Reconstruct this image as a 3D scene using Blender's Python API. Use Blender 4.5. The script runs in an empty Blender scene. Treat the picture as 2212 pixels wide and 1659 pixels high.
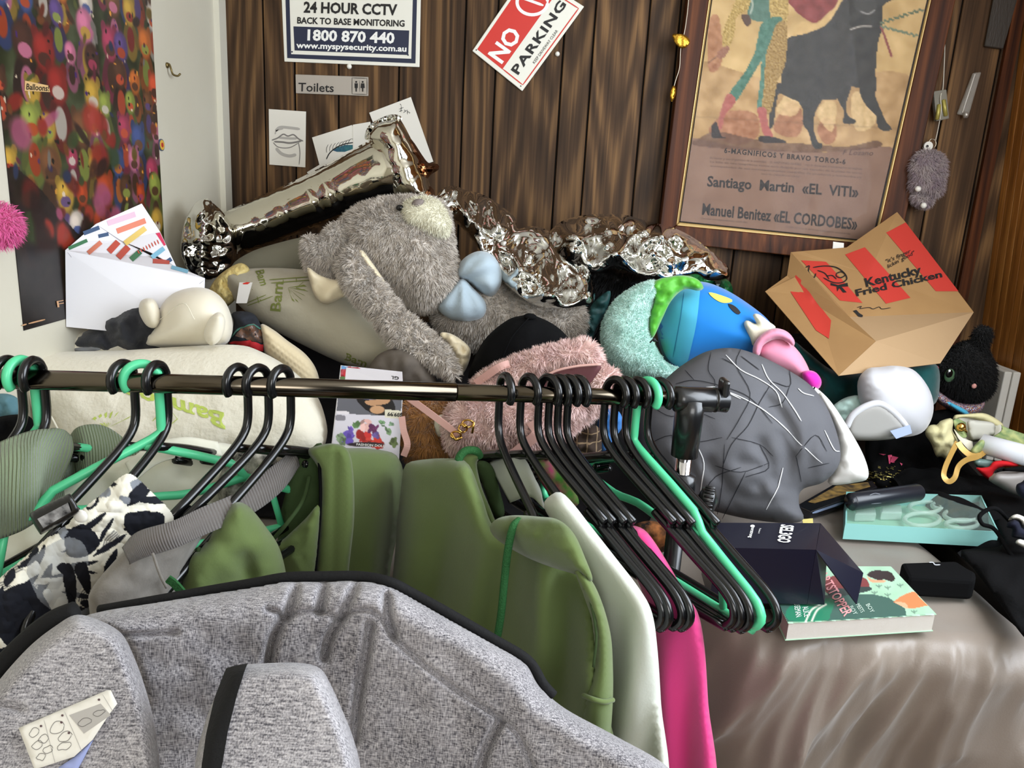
import bpy, bmesh, math, random
import numpy as np
from mathutils import Vector, Matrix, noise
from mathutils.geometry import delaunay_2d_cdt
from mathutils.bvhtree import BVHTree

random.seed(7); rng = np.random.default_rng(7)
scene = bpy.context.scene
COL = scene.collection

# ------------------------------------------------------------------ camera
FPX, PITCH, ROLL, CAMZ = 1661.0, math.radians(14.2), math.radians(3.2), 1.25
CAM = np.array([0.0, 0.0, CAMZ])
FW = np.array([0, math.cos(PITCH), -math.sin(PITCH)])
UP = np.array([0, math.sin(PITCH), math.cos(PITCH)])
RT = np.array([1.0, 0, 0])
cd = bpy.data.cameras.new('camera'); cam = bpy.data.objects.new('camera', cd); COL.objects.link(cam)
cd.sensor_width = 36.0; cd.lens = 36.0 * FPX / 2212.0; cd.clip_start = 0.02
cx = RT * math.cos(ROLL) + UP * math.sin(ROLL); cy = UP * math.cos(ROLL) - RT * math.sin(ROLL)
m3 = Matrix((cx, cy, -FW)).transposed()
cam.matrix_world = Matrix.Translation(CAM) @ m3.to_4x4()
scene.camera = cam

# ------------------------------------------------------------------ world, lights, exposure
w = bpy.data.worlds.new('world'); scene.world = w; w.use_nodes = True
w.node_tree.nodes['Background'].inputs[0].default_value = (0.62, 0.78, 1.0, 1)
w.node_tree.nodes['Background'].inputs[1].default_value = 3.0
def area(name, loc, direction, sx, sy, power, col):
    l = bpy.data.lights.new(name, 'AREA'); l.shape = 'RECTANGLE'; l.size = sx; l.size_y = sy; l.energy = power; l.color = col
    o = bpy.data.objects.new(name, l); COL.objects.link(o); o.location = loc
    o.rotation_euler = Vector(direction).to_track_quat('-Z', 'Z').to_euler()
    return o
# daylight entering by the window in the right-hand wall (beside the camera) and an added front fill lamp at the one behind the camera
area('window_daylight', (1.20, 0.62, 1.60), (-1, 0.05, -0.28), 1.15, 1.05, 34, (0.90, 0.95, 1.0))
area('rear_fill_light', (0.75, -1.40, 1.62), (-0.12, 1, -0.12), 1.1, 1.0, 24, (1.0, 0.94, 0.85))
vs = scene.view_settings
vs.view_transform = 'Standard'; vs.look = 'None'; vs.gamma = 1.0; vs.use_curve_mapping = False
vs.exposure = 0.03

# ------------------------------------------------------------------ pixel <-> world
CR, SR = math.cos(ROLL), math.sin(ROLL)
def ray(px, py):
    u = px - 1106.0; v = py - 829.5
    return FW * FPX + RT * (u * CR + v * SR) - UP * (-u * SR + v * CR)
def P(px, py, Y=None, X=None, Z=None):
    d = ray(px, py)
    if Y is not None: t = Y / d[1]
    elif X is not None: t = X / d[0]
    else: t = (Z - CAMZ) / d[2]
    return CAM + d * t
_P0 = P
def setback(d):
    '''set the following things d metres further back along their sight lines (deeper on the bed)'''
    global P
    P = _P0 if not d else (lambda px, py, Y=None, X=None, Z=None: _P0(px, py, Y=None if Y is None else Y + d, X=X, Z=Z))
def px_of(q):
    q = np.asarray(q, float) - CAM; d = q @ FW
    a = q @ RT / d * FPX; b = -(q @ UP) / d * FPX
    return np.array([1106 + a * CR - b * SR, 829.5 + a * SR + b * CR])

# ------------------------------------------------------------------ object helpers
WLOC = {}
def _tag(o, label, cat, group, kind):
    if label: o['label'] = label
    if cat: o['category'] = cat
    if group: o['group'] = group
    if kind: o['kind'] = kind
def thing(name, label, cat, loc=(0, 0, 0), group=None, kind=None):
    o = bpy.data.objects.new(name, None); COL.objects.link(o); o.location = loc; o.empty_display_size = 0.02
    WLOC[o.name] = np.array(loc, float); _tag(o, label, cat, group, kind)
    return o
def add(name, verts, faces, mat, parent=None, smooth=True, label=None, cat=None, group=None, kind=None, mi=None, uv=None):
    v = np.asarray(verts, float).reshape(-1, 3)
    if parent is not None: base = WLOC[parent.name]
    else:
        lo, hi = v.min(0), v.max(0); base = np.array([(lo[0] + hi[0]) / 2, (lo[1] + hi[1]) / 2, lo[2]])
    me = bpy.data.meshes.new(name)
    me.from_pydata((v - base).tolist(), [], [tuple(int(i) for i in f) for f in faces])
    for mm in (mat if isinstance(mat, (list, tuple)) else [mat]): me.materials.append(mm)
    if mi is not None: me.polygons.foreach_set('material_index', np.asarray(mi, np.int32))
    if smooth: me.polygons.foreach_set('use_smooth', np.ones(len(me.polygons), bool))
    if uv is not None:
        ul = me.uv_layers.new(name='UVMap'); idx = np.zeros(len(me.loops), np.int32); me.loops.foreach_get('vertex_index', idx)
        ul.data.foreach_set('uv', np.asarray(uv, np.float32)[idx].ravel())
    me.validate(); me.update()
    o = bpy.data.objects.new(name, me); COL.objects.link(o)
    if parent is not None: o.parent = parent; WLOC[o.name] = base
    else: o.location = base; WLOC[o.name] = base
    _tag(o, label, cat, group, kind)
    return o
def wverts(o):
    v = np.zeros(len(o.data.vertices) * 3); o.data.vertices.foreach_get('co', v)
    return v.reshape(-1, 3) + WLOC[o.name]
def wfaces(o): return [tuple(p.vertices) for p in o.data.polygons]
def bvh_of(*objs):
    V = []; Fs = []; n = 0
    for o in objs:
        v = wverts(o); V += [tuple(a) for a in v]; Fs += [tuple(i + n for i in f) for f in wfaces(o)]; n += len(v)
    t = BVHTree.FromPolygons(V, Fs); BVO[id(t)] = (t, objs[0]); return t
BVO = {}
def host(bv, parent):
    '''the part a print lies on (so that the print becomes its sub-part)'''
    q = BVO.get(id(bv)); 
    if q and parent is not None and q[1].parent is parent: return q[1]
    return parent
def solid(o, t, off=-1.0):
    md = o.modifiers.new('solidify', 'SOLIDIFY'); md.thickness = t; md.offset = off; return o
def bevel(o, wd, seg=2):
    md = o.modifiers.new('bevel', 'BEVEL'); md.width = wd; md.segments = seg; md.limit_method = 'ANGLE'; md.angle_limit = 0.6
    return o
def subsurf(o, n=1):
    md = o.modifiers.new('subsurf', 'SUBSURF'); md.levels = n; md.render_levels = n; return o

# ------------------------------------------------------------------ geometry builders
def catmull(pts, n, closed=False):
    p = np.asarray(pts, float); k = len(p)
    out = []
    rngk = range(k if closed else k - 1)
    for i in rngk:
        if closed: a, b, c, d = p[(i - 1) % k], p[i], p[(i + 1) % k], p[(i + 2) % k]
        else:
            a = p[i - 1] if i > 0 else 2 * p[0] - p[1]; b = p[i]; c = p[i + 1]
            d = p[i + 2] if i + 2 < k else 2 * p[-1] - p[-2]
        for j in range(n):
            t = j / n
            out.append(0.5 * ((2 * b) + (-a + c) * t + (2 * a - 5 * b + 4 * c - d) * t * t + (-a + 3 * b - 3 * c + d) * t ** 3))
    if not closed: out.append(p[-1])
    return np.array(out)
def resample(pts, step, closed=True):
    p = np.asarray(pts, float)
    if closed: p = np.vstack([p, p[:1]])
    seg = np.linalg.norm(np.diff(p, axis=0), axis=1); s = np.concatenate([[0], np.cumsum(seg)])
    n = max(3, int(round(s[-1] / step)))
    t = np.linspace(0, s[-1], n + 1)
    q = np.stack([np.interp(t, s, p[:, i]) for i in range(p.shape[1])], 1)
    return q[:-1] if closed else q
def inside(pt, poly):
    x, y = pt[:, 0][:, None], pt[:, 1][:, None]
    a = poly; b = np.roll(poly, -1, 0)
    c = ((a[:, 1] > y) != (b[:, 1] > y))
    with np.errstate(divide='ignore', invalid='ignore'):
        xi = (b[:, 0] - a[:, 0]) * (y - a[:, 1]) / (b[:, 1] - a[:, 1]) + a[:, 0]
    return ((c & (x < xi)).sum(1) % 2) == 1
def dist_poly(pt, poly):
    a = poly; b = np.roll(poly, -1, 0); d = b - a; L = (d ** 2).sum(1) + 1e-12
    r = pt[:, None, :] - a[None]; t = np.clip((r * d).sum(2) / L, 0, 1)
    return np.sqrt(((r - t[..., None] * d) ** 2).sum(2)).min(1)
def fill(poly, step, jit=0.0):
    """triangulate a 2-D polygon with interior points; returns pts, faces, n_boundary"""
    poly = np.asarray(poly, float)
    pts = [tuple(p) for p in poly]; nb = len(pts)
    if step:
        lo, hi = poly.min(0), poly.max(0)
        gx = np.arange(lo[0] + step / 2, hi[0], step); gy = np.arange(lo[1] + step / 2, hi[1], step * 0.87)
        g = np.array([(x + (step / 2 if j % 2 else 0), y) for j, y in enumerate(gy) for x in gx]).reshape(-1, 2)
        if len(g):
            if jit: g = g + rng.uniform(-jit, jit, g.shape) * step
            g = g[inside(g, poly)]
            if len(g): g = g[dist_poly(g, poly) > step * 0.45]
            pts += [tuple(p) for p in g]
    res = delaunay_2d_cdt([Vector(p) for p in pts], [(i, (i + 1) % nb) for i in range(nb)], [], 1, 1e-5)
    v2 = np.array([tuple(v) for v in res[0]]); f = [tuple(t) for t in res[2]]
    orig = res[3]; bd = np.array([any(i < nb for i in o) for o in orig])
    # orientation: make counter-clockwise in pixel space (y down)
    ff = []
    for t in f:
        a, b, c = v2[t[0]], v2[t[1]], v2[t[2]]
        s = (b[0] - a[0]) * (c[1] - a[1]) - (b[1] - a[1]) * (c[0] - a[0])
        ff.append(t if s < 0 else t[::-1])
    return v2, ff, bd
def fbm(x, y, z, oct=3): return noise.fractal((x, y, z), 1.0, 2.0, oct)
def puff(name, outline, dep, T, mat, parent=None, step=12, smooth_outline=True, R=None, back=0.8, wr=0.0, wrs=60.0, hf=None,
         seg=6, pw=0.5, seed=0.0, jit=0.0, **kw):
    """soft body: silhouette (pixels) placed at depth dep(px,py) and inflated by T metres towards and away from the viewer"""
    o = catmull(outline, seg, True) if smooth_outline else np.asarray(outline, float)
    o = resample(o, step)
    v2, f, bd = fill(o, step, jit)
    D = dist_poly(v2, o); D[bd] = 0
    R = R or D.max(); t = np.clip(D / R, 0, 1)
    h = T * (1 - (1 - t) ** 2) ** pw
    dp = dep if callable(dep) else (lambda x, y, _d=dep: _d)
    W = np.array([P(x, y, Y=dp(x, y)) for x, y in v2])
    c = v2.mean(0); e = 30
    pc = lambda x, y: P(x, y, Y=dp(x, y))
    n = np.cross(pc(c[0] + e, c[1]) - pc(c[0], c[1]), pc(c[0], c[1] + e) - pc(c[0], c[1]))
    n /= np.linalg.norm(n)
    if n @ (CAM - pc(*c)) < 0: n = -n
    ex = np.zeros(len(v2))
    for i, (x, y) in enumerate(v2):
        if bd[i]: continue
        k = min(1, t[i] * 2.5)
        if wr: ex[i] += wr * k * fbm(x / wrs + seed, y / wrs + seed * 1.7, seed, 4)
        if hf: ex[i] += k * hf(x, y)
    rd = CAM - W; rd /= np.linalg.norm(rd, axis=1, keepdims=True); rd *= 1.0 / np.maximum((rd @ n), .55)[:, None]
    Fv = W + rd * (h + ex)[:, None]
    inn = np.where(~bd)[0]; mp = np.arange(len(v2)); mp[inn] = len(v2) + np.arange(len(inn))
    Bv = W[inn] - rd[inn] * (h[inn] * back + 0.001)[:, None]
    faces = list(f) + [tuple(mp[i] for i in t_[::-1]) for t_ in f]
    ob = add(name, np.vstack([Fv, Bv]), faces, mat, parent, **kw)
    return ob
def grid_mesh(G):
    G = np.asarray(G); a, b = G.shape[:2]
    faces = [(i * b + j, i * b + j + 1, (i + 1) * b + j + 1, (i + 1) * b + j) for i in range(a - 1) for j in range(b - 1)]
    return G.reshape(-1, 3), faces
def patch(name, rows, mat, parent=None, nu=8, nv=8, thick=0.004, world=False, wr=0.0, wrs=0.05, seed=0.0, fold=None, closed=False, **kw):
    """cloth patch: rows of control points (px,py,Y) or world points, spline-interpolated both ways, with thickness"""
    R = [[(np.array(q, float) if world else P(q[0], q[1], Y=q[2])) for q in r] for r in rows]
    R = np.array([catmull(r, nu, closed) for r in R])          # rows x U x 3
    if closed: R = np.concatenate([R, R[:, :1]], 1)
    G = np.array([catmull(R[:, j], nv) for j in range(R.shape[1])]).transpose(1, 0, 2)
    if wr or fold:
        gu = np.gradient(G, axis=0); gv = np.gradient(G, axis=1)
        N = np.cross(gv, gu); N /= (np.linalg.norm(N, axis=2, keepdims=True) + 1e-9)
        c = G.mean((0, 1)); s = np.sign((N * (CAM - G)).sum()); N *= s if s else 1
        A, B = G.shape[:2]
        for i in range(A):
            for j in range(B):
                q = G[i, j]; d = 0
                if wr: d += wr * fbm(q[0] / wrs + seed, q[1] / wrs, q[2] / wrs + seed, 4)
                if fold: d += fold(i / (A - 1), j / (B - 1))
                G[i, j] = q + N[i, j] * d
    a, b = G.shape[:2]; V, Fc = grid_mesh(G)
    uv = np.array([(j / (b - 1), 1 - i / (a - 1)) for i in range(a) for j in range(b)])
    o = add(name, V, Fc, mat, parent, uv=uv, **kw)
    if thick: solid(o, thick, 0)
    return o
def tube_vf(pts, rad, seg=8, caps=True, closed=False):
    p = np.asarray(pts, float); n = len(p); rad = np.broadcast_to(np.asarray(rad, float), (n,))
    if closed: tan = np.roll(p, -1, 0) - np.roll(p, 1, 0)
    else: tan = np.gradient(p, axis=0)
    tan /= (np.linalg.norm(tan, axis=1, keepdims=True) + 1e-12)
    a = np.array([0, 0, 1.0]) if abs(tan[0][2]) < 0.9 else np.array([1.0, 0, 0])
    u = np.cross(tan[0], a); u /= np.linalg.norm(u); V = []
    for i in range(n):
        u = u - tan[i] * (u @ tan[i]); u /= (np.linalg.norm(u) + 1e-12); vv = np.cross(tan[i], u)
        for k in range(seg):
            an = 2 * math.pi * k / seg
            V.append(p[i] + rad[i] * (math.cos(an) * u + math.sin(an) * vv))
    Fc = []
    for i in range(n if closed else n - 1):
        j = (i + 1) % n
        for k in range(seg): Fc.append((i * seg + k, i * seg + (k + 1) % seg, j * seg + (k + 1) % seg, j * seg + k))
    if caps and not closed:
        V.append(p[0] - tan[0] * rad[0] * 0.35); V.append(p[-1] + tan[-1] * rad[-1] * 0.35); a0, a1 = len(V) - 2, len(V) - 1
        for k in range(seg):
            Fc.append((a0, (k + 1) % seg, k)); Fc.append((a1, (n - 1) * seg + k, (n - 1) * seg + (k + 1) % seg))
    return np.array(V), Fc
def tube(name, pts, rad, mat, parent=None, seg=10, sm=0, closed=False, **kw):
    if sm: pts = catmull(pts, sm, closed)
    if sm and np.ndim(rad): rad = np.interp(np.linspace(0, 1, len(pts)), np.linspace(0, 1, len(rad)), rad)
    V, Fc = tube_vf(pts, rad, seg, closed=closed)
    return add(name, V, Fc, mat, parent, **kw)
def merge(parts):
    V = []; Fc = []; n = 0
    for v, f in parts:
        V.append(np.asarray(v, float)); Fc += [tuple(i + n for i in t) for t in f]; n += len(v)
    return np.vstack(V), Fc
def box_vf(O, A, B, C):
    """box from corner O along edge vectors A,B,C"""
    O, A, B, C = [np.asarray(q, float) for q in (O, A, B, C)]
    V = np.array([O, O + A, O + A + B, O + B, O + C, O + A + C, O + A + B + C, O + B + C])
    Fc = [(0, 3, 2, 1), (4, 5, 6, 7), (0, 1, 5, 4), (1, 2, 6, 5), (2, 3, 7, 6), (3, 0, 4, 7)]
    if np.dot(np.cross(A, B), C) < 0: Fc = [f[::-1] for f in Fc]
    return V, Fc
def box(name, O, A, B, C, mat, parent=None, bv=0.0, smooth=False, **kw):
    V, Fc = box_vf(O, A, B, C); o = add(name, V, Fc, mat, parent, smooth=smooth, **kw)
    if bv: bevel(o, bv)
    return o
def blob_vf(c, r, nu=24, nv=16, rot=None, wr=0.0, seed=0.0, sup=1.0):
    V = []; c = np.asarray(c, float); r = np.broadcast_to(np.asarray(r, float), (3,))
    sg = lambda x: math.copysign(abs(x) ** sup, x)
    for i in range(nv + 1):
        th = math.pi * i / nv
        for j in range(nu):
            ph = 2 * math.pi * j / nu
            d = np.array([sg(math.sin(th)) * sg(math.cos(ph)), sg(math.sin(th)) * sg(math.sin(ph)), sg(math.cos(th))])
            k = 1 + (wr * fbm(d[0] * 2 + seed, d[1] * 2, d[2] * 2, 3) if wr else 0)
            q = d * r * k
            if rot is not None: q = np.array(rot @ Vector(q))
            V.append(c + q)
    Fc = [(i * nu + j, (i + 1) * nu + j, (i + 1) * nu + (j + 1) % nu, i * nu + (j + 1) % nu) for i in range(nv) for j in range(nu)]
    return np.array(V), Fc
def blob(name, c, r, mat, parent=None, nu=24, nv=16, rot=None, wr=0.0, seed=0.0, sup=1.0, **kw):
    V, Fc = blob_vf(c, r, nu, nv, rot, wr, seed, sup); return add(name, V, Fc, mat, parent, **kw)
def fur(name, src, n, L, wd, mat, parent, comb=(0, 0, -0.5), jit=0.5, seed=1, front=True, clump=0.0, **kw):
    """short pile: n bent blades standing on the surface of src"""
    r = np.random.default_rng(seed)
    v = wverts(src); tri = []
    for f in wfaces(src):
        for k in range(1, len(f) - 1): tri.append((f[0], f[k], f[k + 1]))
    tri = np.array(tri); a, b, c = v[tri[:, 0]], v[tri[:, 1]], v[tri[:, 2]]
    N = np.cross(b - a, c - a); A = np.linalg.norm(N, axis=1) / 2; N /= (2 * A[:, None] + 1e-15)
    if front:
        ok = (N * (CAM - a)).sum(1) > -0.25 * np.linalg.norm(CAM - a, axis=1); A = A * ok
    i = r.choice(len(tri), n, p=A / A.sum())
    u, w_ = r.random(n), r.random(n); fl = u + w_ > 1; u[fl], w_[fl] = 1 - u[fl], 1 - w_[fl]
    p = a[i] + (b[i] - a[i]) * u[:, None] + (c[i] - a[i]) * w_[:, None]; nn = N[i]
    comb = np.asarray(comb, float)
    j = r.normal(0, jit, (n, 3))
    if clump:
        q = np.array([[noise.noise((x / clump, y / clump, z / clump)), noise.noise((x / clump + 9, y / clump, z / clump)), noise.noise((x / clump, y / clump + 9, z / clump))] for x, y, z in p])
        j = j * 0.5 + q * jit * 2.2
    d = nn + comb + j; d -= nn * np.minimum((d * nn).sum(1) - 0.25, 0)[:, None]; d /= np.linalg.norm(d, axis=1, keepdims=True)
    s = np.cross(d, nn + r.normal(0, .2, (n, 3))); s /= (np.linalg.norm(s, axis=1, keepdims=True) + 1e-9)
    ln = (L * (0.6 + 0.8 * r.random(n)))[:, None]
    mid = p + (d * 0.7 + nn * 0.3) * ln * 0.55; tip = p + d * ln + comb * ln * 0.35
    V = np.stack([p - s * wd - nn * L * .05, p + s * wd - nn * L * .05, mid + s * wd * 0.75, mid - s * wd * 0.75, tip], 1).reshape(-1, 3)
    Fc = []
    for k in range(n):
        o = 5 * k; Fc += [(o, o + 1, o + 2, o + 3), (o + 3, o + 2, o + 4)]
    kw.setdefault('kind', 'stuff')
    if parent is not None and src.parent is parent: parent = src
    return add(name, V, Fc, mat, parent, smooth=True, **kw)

# ------------------------------------------------------------------ prints laid on real surfaces
def onto(bv, px, py, off):
    d = Vector(ray(px, py)).normalized(); h = bv.ray_cast(Vector(CAM), d)
    if h[0] is None:
        for dx, dy in ((3, 0), (-3, 0), (0, 3), (0, -3), (9, 0), (-9, 0), (0, 9), (0, -9), (20, 0), (-20, 0), (0, 20), (0, -20)):
            h = bv.ray_cast(Vector(CAM), Vector(ray(px + dx, py + dy)).normalized())
            if h[0] is not None:
                # keep the pixel's own ray, use the neighbour's plane
                nrm = h[1]; den = d.dot(nrm)
                if abs(den) > 0.05:
                    t = (h[0] - Vector(CAM)).dot(nrm) / den
                    if nrm.dot(d) > 0: nrm = -nrm
                    return np.array(Vector(CAM) + d * t + nrm * off)
        return None
    nrm = h[1]
    if nrm.dot(d) > 0: nrm = -nrm
    return np.array(h[0] + nrm * off)
def lay(name, v2, f, bv, mat, parent, off=0.0006, mi=None, **kw):
    W = [onto(bv, x, y, off) for x, y in v2]
    ok = [q is not None for q in W]
    W = [q if q is not None else np.zeros(3) for q in W]
    if mi is not None: mi = [m for m, t in zip(mi, f) if all(ok[i] for i in t)]
    f = [t for t in f if all(ok[i] for i in t)]
    used = sorted({i for t in f for i in t}); mp = {i: k for k, i in enumerate(used)}
    if not f: return None
    parent = host(bv, parent)
    return add(name, [W[i] for i in used], [tuple(mp[i] for i in t) for t in f], mat, parent, mi=mi, **kw)
def poly(name, polys, bv, mat, parent, off=0.0006, step=None, smooth_outline=False, **kw):
    """one flat print of one or more pixel polygons"""
    V = []; Fc = []; n = 0
    for pl in polys:
        o = catmull(pl, 5, True) if smooth_outline else np.asarray(pl, float)
        if step: o = resample(o, step) if smooth_outline else np.vstack([resample(np.array([o[i], o[(i + 1) % len(o)]]), step, False)[:-1] for i in range(len(o))])
        v, f, _ = fill(o, step); V.append(v); Fc += [tuple(i + n for i in t) for t in f]; n += len(v)
    return lay(name, np.vstack(V), Fc, bv, mat, parent, off, **kw)
def strokes(name, lines, wd, bv, mat, parent, off=0.0008, sm=5, closed=False, **kw):
    V = []; Fc = []; n = 0
    for ln in lines:
        w0 = wd
        if isinstance(ln, tuple) and np.isscalar(ln[0]): w0, ln = ln
        p = catmull(ln, sm, closed) if sm and len(ln) > 2 else (resample(np.asarray(ln, float), 8, False) if len(ln) == 2 else np.asarray(ln, float))
        t = np.gradient(p, axis=0); t /= (np.linalg.norm(t, axis=1, keepdims=True) + 1e-9); s = np.stack([-t[:, 1], t[:, 0]], 1)
        k = len(p); tw = np.full(k, w0 / 2.0); tw[0] *= .5; tw[-1] *= .5
        V.append(np.stack([p + s * tw[:, None], p - s * tw[:, None]], 1).reshape(-1, 2))
        Fc += [(n + 2 * i, n + 2 * i + 1, n + 2 * i + 3, n + 2 * i + 2) for i in range(k - 1)]; n += 2 * k
    return lay(name, np.vstack(V), Fc, bv, mat, parent, off, **kw)
_TXT = {}
def text_mesh(s, bold=0.0, shear=0.0, spacing=1.0):
    key = (s, bold, shear, spacing)
    if key in _TXT: return _TXT[key]
    cu = bpy.data.curves.new('t', 'FONT'); cu.body = s; cu.size = 1.0; cu.offset = bold; cu.shear = shear; cu.space_character = spacing
    cu.resolution_u = 2; cu.fill_mode = 'FRONT'
    o = bpy.data.objects.new('t', cu); COL.objects.link(o)
    dg = bpy.context.evaluated_depsgraph_get(); dg.update()
    me = bpy.data.meshes.new_from_object(o.evaluated_get(dg))
    bm = bmesh.new(); bm.from_mesh(me); bmesh.ops.triangulate(bm, faces=bm.faces[:])
    v = np.array([tuple(q.co) for q in bm.verts]).reshape(-1, 3); f = [tuple(q.index for q in fc.verts) for fc in bm.faces]; bm.free()
    bpy.data.objects.remove(o); bpy.data.curves.remove(cu); bpy.data.meshes.remove(me)
    _TXT[key] = (v[:, :2], f); return _TXT[key]
CAPH = 0.70
def text(name, s, p0, p1, h, bv, mat, parent, bold=0.0, shear=0.0, up=None, off=0.0009, spacing=1.0, **kw):
    """lettering: baseline from pixel p0 to p1, cap height h pixels"""
    v, f = text_mesh(s, bold, shear, spacing)
    if len(v) == 0: return None
    p0, p1 = np.asarray(p0, float), np.asarray(p1, float)
    U = p1 - p0
    if up is None: n = np.array([U[1], -U[0]]); n /= np.linalg.norm(n)
    else: n = np.asarray(up, float); n = n / np.linalg.norm(n)
    x0, x1 = v[:, 0].min(), v[:, 0].max()
    q = p0 + ((v[:, 0] - x0) / (x1 - x0))[:, None] * U + (v[:, 1] / CAPH * h)[:, None] * n
    return lay(name, q, f, bv, mat, parent, off, smooth=False, **kw)

# ------------------------------------------------------------------ materials
def lin(c):
    if isinstance(c, str): c = [int(c[i:i + 2], 16) for i in (0, 2, 4)]
    r = []
    for x in c[:3]:
        x = x / 255.0; r.append(x / 12.92 if x <= 0.04045 else ((x + 0.055) / 1.055) ** 2.4)
    return (*r, 1.0)
_M = {}
def M(name, col, rough=0.7, metal=0.0, col2=None, vs_=6.0, bump=0.0, bs=80.0, sheen=0.0, spec=None, alpha=None, trans=0.0, coat=0.0,
      stretch=None, bstretch=None, sss=0.0, bdist=0.002, aniso_noise=4, emit=None):
    if name in _M: return _M[name]
    m = bpy.data.materials.new(name); m.use_nodes = True; nt = m.node_tree; N = nt.nodes; Lk = nt.links
    b = N['Principled BSDF']; _M[name] = m
    if spec is None: spec = 0.5 if (rough < .7 or metal) else 0.25
    b.inputs['Base Color'].default_value = lin(col); b.inputs['Roughness'].default_value = rough; b.inputs['Metallic'].default_value = metal
    b.inputs['Specular IOR Level'].default_value = spec; b.inputs['Coat Weight'].default_value = coat
    b.inputs['Sheen Weight'].default_value = sheen; b.inputs['Transmission Weight'].default_value = trans
    if sss: b.inputs['Subsurface Weight'].default_value = sss; b.inputs['Subsurface Radius'].default_value = (.02, .02, .02)
    if alpha is not None: b.inputs['Alpha'].default_value = alpha
    if emit: b.inputs['Emission Color'].default_value = lin(col); b.inputs['Emission Strength'].default_value = emit
    tc = N.new('ShaderNodeTexCoord')
    def mapped(st):
        if not st: return tc.outputs['Object']
        mp = N.new('ShaderNodeMapping'); mp.inputs['Scale'].default_value = st; Lk.new(tc.outputs['Object'], mp.inputs[0]); return mp.outputs[0]
    if col2 is not None:
        nz = N.new('ShaderNodeTexNoise'); nz.inputs['Scale'].default_value = vs_; nz.inputs['Detail'].default_value = aniso_noise
        Lk.new(mapped(stretch), nz.inputs['Vector'])
        cr = N.new('ShaderNodeValToRGB'); cr.color_ramp.elements[0].position = 0.35; cr.color_ramp.elements[1].position = 0.65
        cr.color_ramp.elements[0].color = lin(col); cr.color_ramp.elements[1].color = lin(col2)
        Lk.new(nz.outputs['Fac'], cr.inputs[0]); Lk.new(cr.outputs[0], b.inputs['Base Color'])
    if bump:
        nz = N.new('ShaderNodeTexNoise'); nz.inputs['Scale'].default_value = bs; nz.inputs['Detail'].default_value = 4
        Lk.new(mapped(bstretch), nz.inputs['Vector'])
        bp = N.new('ShaderNodeBump'); bp.inputs['Strength'].default_value = bump; bp.inputs['Distance'].default_value = bdist
        Lk.new(nz.outputs['Fac'], bp.inputs['Height']); Lk.new(bp.outputs[0], b.inputs['Normal'])
    return m
def node(m, kind, **inp):
    n = m.node_tree.nodes.new(kind)
    for k, v in inp.items():
        if hasattr(n, k): setattr(n, k, v)
    return n
def link(m, a, b): m.node_tree.links.new(a, b)
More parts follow.
